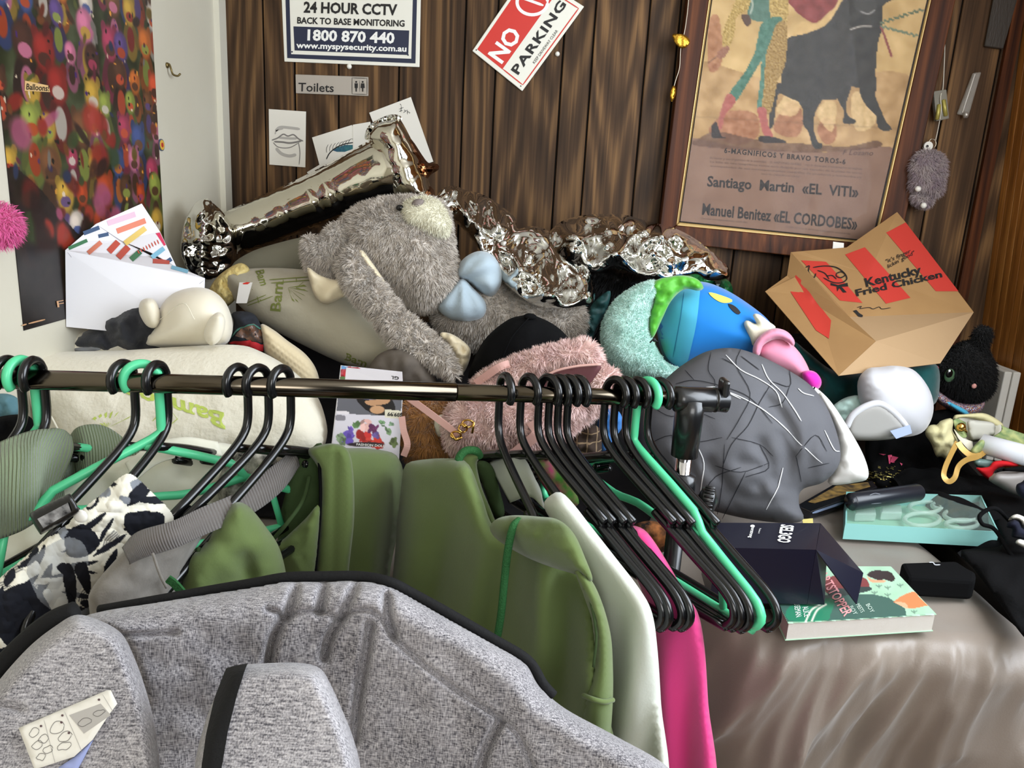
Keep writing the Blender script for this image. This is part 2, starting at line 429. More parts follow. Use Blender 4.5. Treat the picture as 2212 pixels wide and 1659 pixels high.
def wood(name, dark, mid, light, rough=0.42, sc=1.0, contrast=1.0):
    m = M(name, mid, rough); nt = m.node_tree; N = nt.nodes; b = N['Principled BSDF']
    tc = N.new('ShaderNodeTexCoord'); oi = N.new('ShaderNodeObjectInfo')
    mp = N.new('ShaderNodeMapping'); mp.inputs['Scale'].default_value = (6 * sc, 6 * sc, 0.42 * sc)
    link(m, tc.outputs['Object'], mp.inputs[0])
    ad = N.new('ShaderNodeVectorMath'); ad.operation = 'MULTIPLY_ADD'
    cmb = N.new('ShaderNodeCombineXYZ'); 
    for i, k in enumerate((0.9, 3.0, 7.0)):
        mu = N.new('ShaderNodeMath'); mu.operation = 'MULTIPLY_ADD'; mu.inputs[1].default_value = k; mu.inputs[2].default_value = -k / 2
        link(m, oi.outputs['Random'], mu.inputs[0]); link(m, mu.outputs[0], cmb.inputs[i])
    link(m, mp.outputs[0], ad.inputs[0]); ad.inputs[1].default_value = (1, 1, 1); link(m, cmb.outputs[0], ad.inputs[2])
    nz = N.new('ShaderNodeTexNoise'); nz.inputs['Scale'].default_value = 1.1; nz.inputs['Detail'].default_value = 3; link(m, ad.outputs[0], nz.inputs[0])
    ds = N.new('ShaderNodeVectorMath'); ds.operation = 'MULTIPLY_ADD'; ds.inputs[1].default_value = (1.1, 0.2, 1.1)
    link(m, nz.outputs['Color'], ds.inputs[0]); link(m, ad.outputs[0], ds.inputs[2])
    wv = N.new('ShaderNodeTexWave'); wv.wave_type = 'RINGS'; wv.rings_direction = 'Y'; wv.inputs['Scale'].default_value = 2.2
    wv.inputs['Distortion'].default_value = 1.6; wv.inputs['Detail'].default_value = 3; wv.inputs['Detail Scale'].default_value = 1.3
    link(m, ds.outputs[0], wv.inputs[0])
    mp2 = N.new('ShaderNodeMapping'); mp2.inputs['Scale'].default_value = (150 * sc, 150 * sc, 3.0 * sc); link(m, tc.outputs['Object'], mp2.inputs[0])
    gr = N.new('ShaderNodeTexNoise'); gr.inputs['Scale'].default_value = 1.0; gr.inputs['Detail'].default_value = 5; link(m, mp2.outputs[0], gr.inputs[0])
    mp3 = N.new('ShaderNodeMapping'); mp3.inputs['Scale'].default_value = (46 * sc, 46 * sc, 0.8 * sc)
    link(m, tc.outputs['Object'], mp3.inputs[0])
    g2 = N.new('ShaderNodeTexNoise'); g2.inputs['Scale'].default_value = 1.0; g2.inputs['Detail'].default_value = 3; link(m, mp3.outputs[0], g2.inputs[0])
    m1 = N.new('ShaderNodeMath'); m1.operation = 'MULTIPLY_ADD'; m1.inputs[1].default_value = 0.42 * contrast; link(m, wv.outputs['Fac'], m1.inputs[0])
    m2 = N.new('ShaderNodeMath'); m2.operation = 'MULTIPLY_ADD'; m2.inputs[1].default_value = 0.5; link(m, gr.outputs['Fac'], m2.inputs[0])
    m3_ = N.new('ShaderNodeMath'); m3_.operation = 'MULTIPLY'; m3_.inputs[1].default_value = 0.75; link(m, g2.outputs['Fac'], m3_.inputs[0])
    link(m, m3_.outputs[0], m2.inputs[2]); link(m, m2.outputs[0], m1.inputs[2])
    cr = N.new('ShaderNodeValToRGB'); e = cr.color_ramp.elements
    e[0].position = 0.48; e[0].color = lin(dark); e[1].position = 1.05; e[1].color = lin(light)
    k = e.new(0.78); k.color = lin(mid)
    link(m, m1.outputs[0], cr.inputs[0])
    hv = N.new('ShaderNodeHueSaturation'); mr = N.new('ShaderNodeMapRange'); mr.inputs[3].default_value = 0.82; mr.inputs[4].default_value = 1.15
    link(m, oi.outputs['Random'], mr.inputs[0]); link(m, mr.outputs[0], hv.inputs['Value']); link(m, cr.outputs[0], hv.inputs['Color'])
    link(m, hv.outputs[0], b.inputs['Base Color'])
    bp = N.new('ShaderNodeBump'); bp.inputs['Strength'].default_value = 0.12; bp.inputs['Distance'].default_value = 0.001
    link(m, gr.outputs['Fac'], bp.inputs['Height']); link(m, bp.outputs[0], b.inputs['Normal'])
    return m
INK = M('black_ink', (22, 20, 20), 0.6)
WHITE_INK = M('white_ink', (240, 240, 236), 0.5)
# ================================================================== the room
YW = 2.10; XL = -0.787; XR = 1.25; ZC = 2.35; YN = -1.5; BED_Z = 0.665
M_WOOD = wood('walnut_panelling', (38, 25, 14), (78, 56, 36), (122, 91, 58), 0.6, contrast=.55); M_WOOD.node_tree.nodes['Principled BSDF'].inputs['Specular IOR Level'].default_value = .22
M_GROOVE = M('panel_groove', (14, 9, 6), 0.9)
M_PINE = wood('orange_pine', (120, 72, 25), (164, 105, 45), (194, 136, 68), 0.4, contrast=0.35)
M_WALL = M('cream_paint', (208, 203, 186), 0.6, bump=0.08, bs=220, col2=(202, 196, 178), vs_=3)
M_TRIM = M('cream_trim_paint', (216, 212, 196), 0.45)
M_CEIL = M('ceiling_white', (232, 228, 220), 0.8)
M_FLOOR = wood('floor_boards', (70, 50, 34), (110, 82, 56), (140, 108, 76), 0.5)
def structure(name, V, F, mat, **kw): return add(name, V, F, mat, smooth=False, kind='structure', **kw)
fl = structure('floor', *box_vf((XL - .1, YN - .1, -0.05), (XR - XL + .4, 0, 0), (0, YW - YN + .2, 0), (0, 0, .05)), M_FLOOR)
ce = structure('ceiling', *box_vf((XL - .1, YN - .1, ZC), (XR - XL + .4, 0, 0), (0, YW - YN + .2, 0), (0, 0, .05)), M_CEIL)
# back wall: dark backing and separate grooved panels
wb = structure('wall_back', *box_vf((XL - .06, YW + .006, 0), (XR - XL + .3, 0, 0), (0, .05, 0), (0, 0, ZC)), M_GROOVE)
gaps = [(478, 20), (569, 100), (637, 200), (731, 200), (860, 250), (1000, 200), (1068, 200), (1207, 250), (1281, 100), (1397, 100), (1463, 100),
        (1560, 100), (1640, 100), (1755, 100), (1850, 100), (1935, 100), (2063, 100), (2095, 450)]
xs = [P(a, b, Y=YW)[0] for a, b in gaps] + [XR + .09]
for i in range(len(xs) - 1):
    g = 0.0022
    V, F_ = box_vf((xs[i] + g, YW, 0), (xs[i + 1] - xs[i] - 2 * g, 0, 0), (0, .0065, 0), (0, 0, ZC))
    o = add('panel', V, F_, M_WOOD, wb, smooth=False); bevel(o, .0015, 1)
    # own origin so that the grain differs from panel to panel
    ctr = Vector(((xs[i] + xs[i + 1]) / 2, YW, 1.0)) - Vector(WLOC[wb.name]); ctr += Vector((random.uniform(-.06, .06), 0, random.uniform(-.5, .5)))
    o.data.transform(Matrix.Translation(-ctr)); o.location = ctr
wl = structure('wall_left', *box_vf((XL - .05, YN, 0), (.05, 0, 0), (0, YW - YN, 0), (0, 0, ZC)), M_WALL)
t1 = structure('trim_1', *box_vf((XL, YW - .045, 0), (.014, 0, 0), (0, .045, 0), (0, 0, ZC)), M_TRIM)
wn = structure('wall_near', *merge([box_vf((XL, YN - .05, 0), (XR - XL, 0, 0), (0, .05, 0), (0, 0, 1.05)), box_vf((XL, YN - .05, 2.1), (XR - XL, 0, 0), (0, .05, 0), (0, 0, ZC - 2.1)),
        box_vf((XL, YN - .05, 1.05), (.9, 0, 0), (0, .05, 0), (0, 0, 1.05))]), M_WALL)
# right wall: pine boards, slightly out of plumb, with a window beside the camera
WY0, WY1 = 0.0, 1.24
wr_ = structure('wall_right', *merge([box_vf((XR + .115, YN, 0), (.04, 0, 0), (0, WY0 - YN, 0), (0, 0, ZC)), box_vf((XR + .115, WY1, 0), (.04, 0, 0), (0, YW - WY1 + .05, 0), (0, 0, ZC)),
        box_vf((XR + .115, WY0, 0), (.04, 0, 0), (0, WY1 - WY0, 0), (0, 0, 1.02)), box_vf((XR + .115, WY0, 2.16), (.04, 0, 0), (0, WY1 - WY0, 0), (0, 0, ZC - 2.16))]), M_GROOVE)
def xr(z): return 1.29 - (z - 0.75) * 0.068
yb = YW; k = 0
while yb > WY1 + .03:
    wdt = 0.034 if k % 2 else 0.028
    y1, y0 = yb - .0012, yb - wdt + .0012
    V = [(xr(0), y0, 0), (xr(0), y1, 0), (xr(0) + .02, y1, 0), (xr(0) + .02, y0, 0), (xr(ZC), y0, ZC), (xr(ZC), y1, ZC), (xr(ZC) + .12, y1, ZC), (xr(ZC) + .12, y0, ZC)]
    o = add('board', V, [(0, 3, 2, 1), (4, 5, 6, 7), (0, 1, 5, 4), (1, 2, 6, 5), (2, 3, 7, 6), (3, 0, 4, 7)], M_PINE, wr_, smooth=False)
    bevel(o, .0008, 1)
    ctr = Vector((XR, (y0 + y1) / 2, 1.0)) - Vector(WLOC[wr_.name]); ctr += Vector((0, 0, random.uniform(-.6, .6)))
    o.data.transform(Matrix.Translation(-ctr)); o.location = ctr
    yb -= wdt; k += 1
# window in the right wall: frame and panes
M_GLASS = M('window_glass', (235, 245, 250), 0.02, trans=1.0, alpha=0.15)
w1 = thing('window_1', 'white framed window in the pine wall beside the bed', None, (XR + .02, .62, 1.02), kind='structure')
for a, b, c, d in ((WY0, WY1, 1.02, 1.06), (WY0, WY1, 2.12, 2.16), (WY0, WY0 + .04, 1.06, 2.12), (WY1 - .04, WY1, 1.06, 2.12), (.60, .64, 1.06, 2.12)):
    box('window_frame', (XR + .03, a, c), (.05, 0, 0), (0, b - a, 0), (0, 0, d - c), M_TRIM, w1)
w2 = thing('window_2', 'white framed window in the wall behind the viewer', None, (.65, YN, 1.05), kind='structure')
for a, b, c, d in ((XL + .9, XR, 1.05, 1.09), (XL + .9, XR, 2.06, 2.1), (XL + .9, XL + .94, 1.09, 2.06), (XR - .04, XR, 1.09, 2.06), (.6, .64, 1.09, 2.06)):
    box('window_frame', (a, YN - .05, c), (b - a, 0, 0), (0, .05, 0), (0, 0, d - c), M_TRIM, w2)

BW = bvh_of(wb)      # flat plane of the back wall, used to set out what hangs on it
YS = YW - .004
def flat(name, corners, Y, mat, parent, th=.002, off=0):
    """thin sheet with real thickness hanging at depth Y (front face), corners in pixels clockwise"""
    A = [P(x, y, Y=Y) for x, y in corners]; n = len(A)
    B = [a + np.array([0, th, 0]) for a in A]
    Fc = [tuple(range(n)), tuple(range(2 * n - 1, n - 1, -1))] + [(i, i + n, (i + 1) % n + n, (i + 1) % n) for i in range(n)]
    return add(name, A + B, [f[::-1] for f in Fc], mat, parent, smooth=False)
# ---- CCTV sign
M_SIGN = M('sign_white', (232, 230, 218), 0.4); M_NAVY = M('sign_navy', (28, 36, 62), 0.45); M_RED = M('sign_red', (205, 42, 30), 0.45)
s = thing('security_sign', 'white and navy security camera sign hanging on the wood panelling', 'sign', P(760, 139, Y=YW))
brd = flat('board', [(605, -70), (910, -60), (906, 145), (614, 133)], YS, M_SIGN, s, .003); bevel(brd, .003, 2)
bv = bvh_of(brd)
def ring(o, i): return [o[0], o[1], o[2], o[3]], [i[0], i[1], i[2], i[3]]
oq = [(615, -62), (902, -52), (897.5, 137), (620.5, 125.5)]; iq = [(624, -55), (893, -45), (888.5, 127), (629, 117)]
for k in range(4):
    poly('border', [[oq[k], oq[(k + 1) % 4], iq[(k + 1) % 4], iq[k]]], bv, M_NAVY, s, .0004)
poly('number_block', [[(634, 57), (884, 66), (882, 119), (636.5, 109)]], bv, M_NAVY, s, .0005)
text('lettering', '24 HOUR CCTV', (656, 26.5), (858, 32.5), 22.5, bv, INK, s, bold=.035)
text('lettering', 'BACK TO BASE MONITORING', (642, 50.5), (874, 57.5), 13.5, bv, INK, s, bold=.03)
text('lettering', '1800 870 440', (664, 86.5), (852, 93.5), 22.5, bv, WHITE_INK, s, bold=.035)
text('lettering', 'www.myspysecurity.com.au', (640, 103.5), (878, 111.5), 12.5, bv, WHITE_INK, s, bold=.03)
for q in ((631, 112), (881.5, 119)): poly('rivet', [[(q[0] + 1.8 * math.cos(a), q[1] + 1.8 * math.sin(a)) for a in np.arange(8) * .785]], bv, M_NAVY, s, .0007)
# ---- wall hooks (adhesive)
M_PLAS = M('white_plastic', (235, 232, 222), 0.35)
def stud(px, py, r, label):
    c = P(px, py, Y=YW); V, F_ = blob_vf(c + np.array([0, -.003, 0]), (r, .006, r), 16, 10)
    return add('wall_peg', V, F_, M_PLAS, label=label, cat='peg')
stud(755, 144, .0065, 'small white peg under the security camera sign')
stud(1204, 117, .006, 'small white peg beside the tilted red sign')
# ---- Toilets plate
s = thing('toilets_sign', 'narrow brushed silver toilets sign below the security sign', 'sign', P(716, 205, Y=YW))
M_BRUSH = M('brushed_silver', (178, 170, 160), 0.42, metal=0.35, bump=.1, bs=300, bstretch=(1, 1, 30))
brd = flat('plate', [(638, 160.5), (795.5, 166), (795.5, 207.5), (639, 201.5)], YS, M_BRUSH, s, .0025); bevel(brd, .0008, 1); bv = bvh_of(brd)
text('lettering', 'Toilets', (644.5, 197), (721, 199), 18.5, bv, INK, s, bold=.012)
for a, b in (((760.5, 168), (793, 169.5)), ((793, 169.5), (793, 204)), ((793, 204), (760.5, 203)), ((760.5, 203), (760.5, 168))): strokes('icon_border', [[a, b]], 1.2, bv, INK, s)
strokes('icon_divider', [[(777, 174.5), (777, 198.5)]], .9, bv, INK, s)
for cxp, sk in ((769.5, 0), (783.5, 1)):
    poly('person_icon', [[(cxp + 2.2 * math.cos(a), 177 + 2.2 * math.sin(a)) for a in np.arange(10) * .628],
         [(cxp - 3.6, 180), (cxp + 3.6, 180), (cxp + (4.6 if sk else 3.4), 190), (cxp + 1.6, 190.5), (cxp + 1.4, 198), (cxp - 1.4, 198), (cxp - 1.6, 190.5), (cxp - (4.6 if sk else 3.4), 190)]], bv, INK, s)
# ---- no-parking sign
s = thing('no_parking_sign', 'red and white no parking sign hanging tilted on the panelling', 'sign', P(1128, 196, Y=YW))
brd = flat('board', [(1020, 110), (1139, -64), (1262, 14), (1128, 197)], YS - .002, M_SIGN, s, .003); bevel(brd, .003, 2); bv = bvh_of(brd)
def lerp2(q, u, v): # unit square on the sign -> pixels; u along the short side, v up the long side
    a, b, c, d = [np.array(t, float) for t in q]
    return tuple((a * (1 - u) + d * u) * (1 - v) + (b * (1 - u) + c * u) * v)
NQ = [(1020, 110), (1139, -64), (1262, 14), (1128, 197)]
L_ = lambda u, v: lerp2(NQ, u, v)
poly('red_field', [[L_(.05, .045), L_(.05, .96), L_(.55, .96), L_(.55, .045)]], bv, M_RED, s, .0004)
for a, b in ((L_(.55, .05), L_(.95, .05)), (L_(.95, .05), L_(.95, .955)), (L_(.95, .955), L_(.55, .955))): strokes('red_line', [[a, b]], 2.6, bv, M_RED, s, .0005)
text('lettering', 'NO', (1083, 138), (1128, 75), 36, bv, WHITE_INK, s, bold=.03)
text('lettering', 'PARKING', (1119, 162), (1224, 10), 19, bv, INK, s, bold=.03, spacing=1.12)
text('lettering', 'KEEP DRIVEWAY CLEAR', (1155, 138), (1206, 67), 6, bv, INK, s)
cpt = np.array([1150, 5.0]); th = np.linspace(0, 2 * math.pi, 40)
strokes('prohibition_ring', [[(cpt[0] + 33 * math.cos(a), cpt[1] + 27 * math.sin(a)) for a in th]], 7, bv, WHITE_INK, s, .0007, sm=0)
strokes('prohibition_bar', [[(1124, -6), (1174, 12)]], 6, bv, WHITE_INK, s, .0009)
for q in ((1029, 108), (1125, 186)): poly('screw_hole', [[(q[0] + 1.5 * math.cos(a), q[1] + 1.5 * math.sin(a)) for a in np.arange(8) * .785]], bv, INK, s, .0008)
# ---- drawings on paper
M_PAPER = M('sketch_paper', (226, 222, 212), 0.8); M_PENCIL = M('pencil_grey', (130, 126, 122), 0.9); M_PENCIL2 = M('pencil_light', (178, 174, 168), 0.9)
s = thing('pencil_drawing', 'white paper with a pencil drawing of lips on the panelling', 'drawing', P(620, 360, Y=YW))
brd = flat('paper', [(580.5, 235.5), (661, 241), (659.5, 361.5), (582, 355.5)], YS, M_PAPER, s, .0008); bv = bvh_of(brd)
strokes('pencil_line', [(3, [(587, 303), (600, 298), (612, 290), (622, 294), (634, 291), (645, 300), (655, 305)]), (4, [(592, 306), (610, 307), (625, 309), (640, 307), (652, 304)]),
     (2, [(590, 308), (602, 318), (625, 319), (645, 309)]), (2, [(645, 308), (648, 330), (646, 356)])], 2, bv, M_PENCIL, s, .0003)
strokes('pencil_shading', [(6, [(595, 283), (605, 275), (625, 276), (648, 279)]), (7, [(596, 320), (608, 332), (625, 337), (640, 334)]), (5, [(600, 297), (625, 299), (642, 299)]), (3, [(594, 290), (598, 282), (612, 278)])], 5, bv, M_PENCIL2, s, .0002)
s = thing('eye_drawing', 'white paper with a blue eye and lashes drawn in ink', 'drawing', P(700, 370, Y=YW))
brd = flat('paper', [(674, 297), (760, 270), (800, 330), (690, 356)], YS - .0005, M_PAPER, s, .0008); bv = bvh_of(brd)
flat('lower_sheet', [(663, 372), (690, 356), (760, 330), (770, 345), (668, 380)], YS, M_PAPER, s, .0008)
M_BLUEI = M('blue_ink', (44, 70, 110), .7, col2=(60, 120, 120), vs_=60)
poly('iris', [[(719, 325), (730, 318), (745, 313), (762, 313), (762, 322), (745, 328), (728, 328)]], bv, M_BLUEI, s, .0003)
strokes('lash', [[(706 + i * 6.2, 330 - i * 2.2), (705 + i * 7.4, 322 - i * 3.0), (709 + i * 8.0, 312 - i * 1.6)] for i in range(8)], 1.0, bv, INK, s, .0004, sm=3)
strokes('lid_line', [(2.4, [(705, 344), (712, 331), (726, 319), (745, 311), (764, 308)])], 2, bv, INK, s, .0004)
s = thing('plain_paper', 'blank white sheet between the eye drawing and the lettered sheet', 'paper', P(780, 330, Y=YW))
flat('paper', [(762, 269.5), (800, 263), (806, 330), (763, 340)], YS - .0014, M_PAPER, s, .0008)
s = thing('lettered_paper', 'tilted white sheet with small handwriting behind the foil balloon', 'paper', P(880, 350, Y=YW))
brd = flat('paper', [(797.5, 243.5), (887.5, 209.5), (936, 349), (850, 378)], YS - .0022, M_PAPER, s, .0008); bv = bvh_of(brd)
strokes('handwriting', [[(864, 224), (867, 228)], [(862, 236), (872, 232)], [(867, 229), (866, 242)], [(862, 241), (870, 238)], [(873, 237), (876, 240)], [(871, 244), (879, 238)],
     [(880, 237), (880, 247)], [(880, 241), (885, 243)], [(884, 245), (886, 243)]], 1.2, bv, INK, s, .0004, sm=3)
# ---- wall tops: string of brass leaf lights
M_GOLD = M('brass_gold', (196, 150, 52), 0.3, metal=0.9, bump=.5, bs=260, bdist=.002); M_WIRE = M('silver_wire', (205, 196, 178), 0.4, metal=.5)
s = thing('leaf_light_string', 'thin wire with two gold metal leaves beside the picture frame', 'string light', P(1450, 215, Y=YW - .055))
tube('wire', [P(1488, -40, Y=YW - .052), P(1487, 5, Y=YW - .052), P(1480, 62, Y=YW - .056), P(1471, 100, Y=YW - .056), P(1468, 145, Y=YW - .055), P(1460, 172, Y=YW - .055), P(1455, 190, Y=YW - .056)], .0011, M_WIRE, s, 6, sm=5)
for ol in ([(1452, 76), (1458, 73), (1476, 74), (1488, 84), (1490, 93), (1481, 103), (1468, 103), (1458, 93)], [(1455, 184), (1460, 192), (1459, 206), (1451, 220), (1447, 210), (1448, 196)]):
    puff('leaf', ol, YW - .060, .003, M_GOLD, s, step=4, hf=lambda x, y: .0012 * math.sin(x * 1.1) * math.sin(y * .9))
# ================================================================== printed pictures as colour fields on fine grids
def _vcol(name, rough, coat=0.0, bump=0.0):
    m = M(name, (128, 128, 128), rough, coat=coat); b = m.node_tree.nodes['Principled BSDF']
    a = m.node_tree.nodes.new('ShaderNodeVertexColor'); a.layer_name = 'Col'; link(m, a.outputs['Color'], b.inputs['Base Color'])
    if bump:
        n = m.node_tree.nodes.new('ShaderNodeTexNoise'); n.inputs['Scale'].default_value = 300
        bp = m.node_tree.nodes.new('ShaderNodeBump'); bp.inputs['Strength'].default_value = bump; bp.inputs['Distance'].default_value = .001
        link(m, n.outputs['Fac'], bp.inputs['Height']); link(m, bp.outputs[0], b.inputs['Normal'])
    return m
M_PRINT = _vcol('printed_matte', 0.75); M_PRINTG = _vcol('printed_glossy', 0.35)
M_PRINTF = _vcol('printed_fabric', 0.9, bump=.15)
def hx(c): return np.array([int(c[i:i + 2], 16) for i in (0, 2, 4)], float) if isinstance(c, str) else np.array(c, float)
class Canvas:
    def __init__(s, x0, y0, x1, y1, step, bg):
        s.nx = int(round((x1 - x0) / step)) + 1; s.ny = int(round((y1 - y0) / step)) + 1
        X, Y_ = np.meshgrid(np.linspace(x0, x1, s.nx), np.linspace(y0, y1, s.ny)); s.p = np.stack([X.ravel(), Y_.ravel()], 1)
        s.c = np.tile(hx(bg), (len(s.p), 1)); s.st = step
    def put(s, a, col, nz=0.0, ns=10.0, sd=0.0):
        c = np.tile(hx(col), (len(s.p), 1))
        if nz:
            i = np.where(a > 0)[0]
            n = np.array([fbm(s.p[k, 0] / ns + sd, s.p[k, 1] / ns, sd, 3) for k in i]); c[i] += nz * n[:, None]
        s.c = s.c * (1 - a[:, None]) + c * a[:, None]
    def poly(s, pts, col, nz=0.0, ns=10.0, sm=True, a=1.0, sd=0.0):
        o = catmull(pts, 5, True) if sm else np.asarray(pts, float)
        lo, hi = o.min(0), o.max(0); m = np.where(((s.p >= lo) & (s.p <= hi)).all(1))[0]
        if len(m) == 0: return
        al = np.zeros(len(s.p)); al[m] = inside(s.p[m], o) * a; s.put(al, col, nz, ns, sd)
    def ell(s, cx_, cy_, rx, ry, col, rot=0.0, a=1.0, soft=0.15):
        R_ = max(rx, ry) * 1.5
        m = np.where((np.abs(s.p[:, 0] - cx_) < R_) & (np.abs(s.p[:, 1] - cy_) < R_))[0]
        if len(m) == 0: return
        d = s.p[m] - (cx_, cy_); c_, s_ = math.cos(rot), math.sin(rot)
        q = np.sqrt(((d[:, 0] * c_ + d[:, 1] * s_) / rx) ** 2 + ((-d[:, 0] * s_ + d[:, 1] * c_) / ry) ** 2)
        al = (np.clip((1 + soft / 2 - q) / soft, 0, 1) * a)[:, None]
        s.c[m] = s.c[m] * (1 - al) + hx(col) * al
    def line(s, pts, wd, col, a=1.0, sm=6):
        p = catmull(pts, sm) if sm and len(pts) > 2 else np.asarray(pts, float)
        lo, hi = p.min(0) - wd, p.max(0) + wd; m = np.where(((s.p >= lo) & (s.p <= hi)).all(1))[0]
        if len(m) == 0: return
        A, B = p[:-1], p[1:]; d = B - A; L = (d ** 2).sum(1) + 1e-9; r = s.p[m][:, None] - A; t = np.clip((r * d).sum(2) / L, 0, 1)
        D = np.sqrt(((r - t[..., None] * d) ** 2).sum(2)).min(1); al = np.zeros(len(s.p)); al[m] = np.clip((wd / 2 + s.st / 2 - D) / s.st, 0, 1) * a
        s.put(al, col)
    def build(s, name, fn, parent, mat=None, mask=None, **kw):
        W = [fn(x, y) for x, y in s.p]; b = s.nx
        ok = np.array([q is not None for q in W]); 
        if mask is not None: ok &= mask(s.p)
        W = [q if q is not None else (0, 0, 0) for q in W]
        f = [(i * b + j, (i + 1) * b + j, (i + 1) * b + j + 1, i * b + j + 1) for i in range(s.ny - 1) for j in range(b - 1)]
        f = [t for t in f if ok[t[0]] and ok[t[1]] and ok[t[2]] and ok[t[3]]]
        used = np.unique(np.array(f)); mp = np.zeros(len(W), int); mp[used] = np.arange(len(used))
        o = add(name, [W[i] for i in used], [tuple(mp[i] for i in t) for t in f], mat or M_PRINT, parent, **kw)
        c = np.clip(s.c[used], 0, 255) / 255.0; c = np.where(c <= 0.04045, c / 12.92, ((c + .055) / 1.055) ** 2.4)
        at = o.data.color_attributes.new('Col', 'FLOAT_COLOR', 'POINT'); at.data.foreach_set('color', np.hstack([c, np.ones((len(c), 1))]).astype(np.float32).ravel())
        return o
# ================================================================== framed bullfight poster
M_FRAME = wood('dark_stained_frame', (44, 20, 8), (84, 44, 20), (112, 64, 32), 0.55, contrast=.5); M_FRAME.node_tree.nodes['Principled BSDF'].inputs['Specular IOR Level'].default_value = .2
M_GILT = M('gilt_slip', (190, 160, 104), 0.35, metal=.5); M_DARKLINE = M('frame_dark_line', (26, 14, 8), .5)
YF = 2.062
s = thing('framed_poster', 'large framed bullfight poster hanging slightly tilted in a dark wooden frame', 'picture', P(1690, 550, Y=YF))
def fr(corners_o, corners_i, name, mat, yo, yi, th):
    for k in range(4):
        a, b = corners_o[k], corners_o[(k + 1) % 4]; c, d = corners_i[(k + 1) % 4], corners_i[k]
        F0 = [P(*a, Y=yo), P(*b, Y=yo), P(*c, Y=yi), P(*d, Y=yi)]; B0 = [q + np.array([0, th, 0]) for q in F0]
        V, Fc = np.array(F0 + B0), [(0, 1, 2, 3), (7, 6, 5, 4), (0, 4, 5, 1), (1, 5, 6, 2), (2, 6, 7, 3), (3, 7, 4, 0)]
        bevel(add(name, V, [f[::-1] for f in Fc], mat, s, smooth=False), .0025, 2)
FO = [(1536, -420), (2156, -395), (1932, 577), (1422, 521)]; FI = [(1585, -368), (2091, -346), (1892, 528), (1461, 487)]
fr(FO, FI, 'frame_rail', M_FRAME, YF - .004, YF + .004, .03)
FI2 = [(1589, -362), (2084, -341), (1887, 523), (1467.5, 480)]
fr(FI, FI2, 'gilt_slip', M_GILT, YF + .004, YF + .008, .02)
FI3 = [(1591, -360), (2081, -338), (1884.5, 520), (1470, 477.5)]
fr(FI2, FI3, 'dark_slip', M_DARKLINE, YF + .009, YF + .009, .01)
c4 = lambda L: [(1512 + x / 3.16, y / 3.16) for x, y in L]
cv = Canvas(1465, -365, 2095, 526, 2.6, (198, 166, 108))
cv.put(np.ones(len(cv.p)), (196, 162, 106), 26, 60, 1)
cv.poly([(1460, 130), (1700, 180), (1960, 160), (1960, 330), (1700, 335), (1460, 330)], (176, 138, 92), 40, 40, a=.75)
cv.poly([(1460, 314), (1600, 318), (1760, 330), (1960, 332), (1960, 540), (1460, 540)], (136, 103, 84), 10, 50)
for q in (([(60, 900), (200, 760), (380, 780), (400, 920), (260, 990)]), ([(500, 880), (600, 700), (680, 720), (700, 860), (640, 940)]), ([(800, 880), (860, 800), (930, 860), (920, 960), (850, 980)]), ([(60, 150), (130, 120), (150, 420), (60, 480)])):
    cv.poly(c4(q), (150, 84, 62), 40, 14, a=.55)
for q in (([(520, 760), (600, 640), (690, 700), (640, 790)]), ([(1040, 640), (1190, 660), (1190, 850), (1060, 880)]), ([(800, 780), (860, 690), (930, 720), (900, 900)])):
    cv.poly(c4(q), (216, 184, 132), 26, 10, a=.8)
cv.poly(c4([(0, 940), (130, 900), (420, 960), (700, 980), (1000, 1000), (1200, 960), (1200, 1010), (700, 1040), (0, 1000)]), (96, 66, 50), 20, 20, a=.75)
# red cape and bull
cv.poly(c4([(590, -40), (640, 60), (720, 130), (790, 155), (860, 100), (930, 30), (920, -60)]), (132, 54, 50), 26, 20)
cv.poly(c4([(700, 150), (790, 165), (900, 80), (960, 20), (930, 120), (850, 200), (760, 260), (620, 270)]), (206, 170, 112), 16, 14)
BULL = (52, 50, 46)
cv.poly(c4([(940, 60), (1010, -40), (1180, -80), (1330, -20), (1250, 40), (1245, 180), (1215, 300), (1200, 480), (1195, 620), (1090, 600), (1000, 600), (930, 680), (830, 680), (740, 700), (640, 680), (560, 600), (560, 420), (590, 270), (720, 230), (860, 170)]), BULL, 16, 22)
cv.poly(c4([(560, 560), (690, 620), (640, 680), (545, 640), (520, 720), (500, 860), (470, 860), (495, 640)]), BULL, 12, 12)
cv.poly(c4([(640, 640), (830, 660), (790, 760), (775, 860), (800, 960), (835, 985), (820, 1020), (770, 1000), (740, 900), (700, 840), (700, 740)]), BULL, 12, 12)
cv.poly(c4([(930, 600), (1030, 590), (1000, 700), (1005, 780), (1070, 830), (1020, 850), (975, 830), (985, 760), (940, 680)]), BULL, 10, 12)
cv.poly(c4([(1090, 590), (1200, 600), (1195, 650), (1240, 760), (1270, 830), (1310, 885), (1240, 890), (1210, 850), (1200, 790), (1120, 700)]), BULL, 10, 12)
cv.poly(c4([(1060, -20), (1180, -20), (1200, 80), (1120, 100), (1060, 50)]), (70, 68, 64), 10, 12, a=.7)
cv.line(c4([(1030, 200), (1100, 180), (1170, 180)]), 3, (190, 180, 168)); cv.line(c4([(1100, 80), (1150, 95), (1190, 70)]), 3, (150, 146, 140))
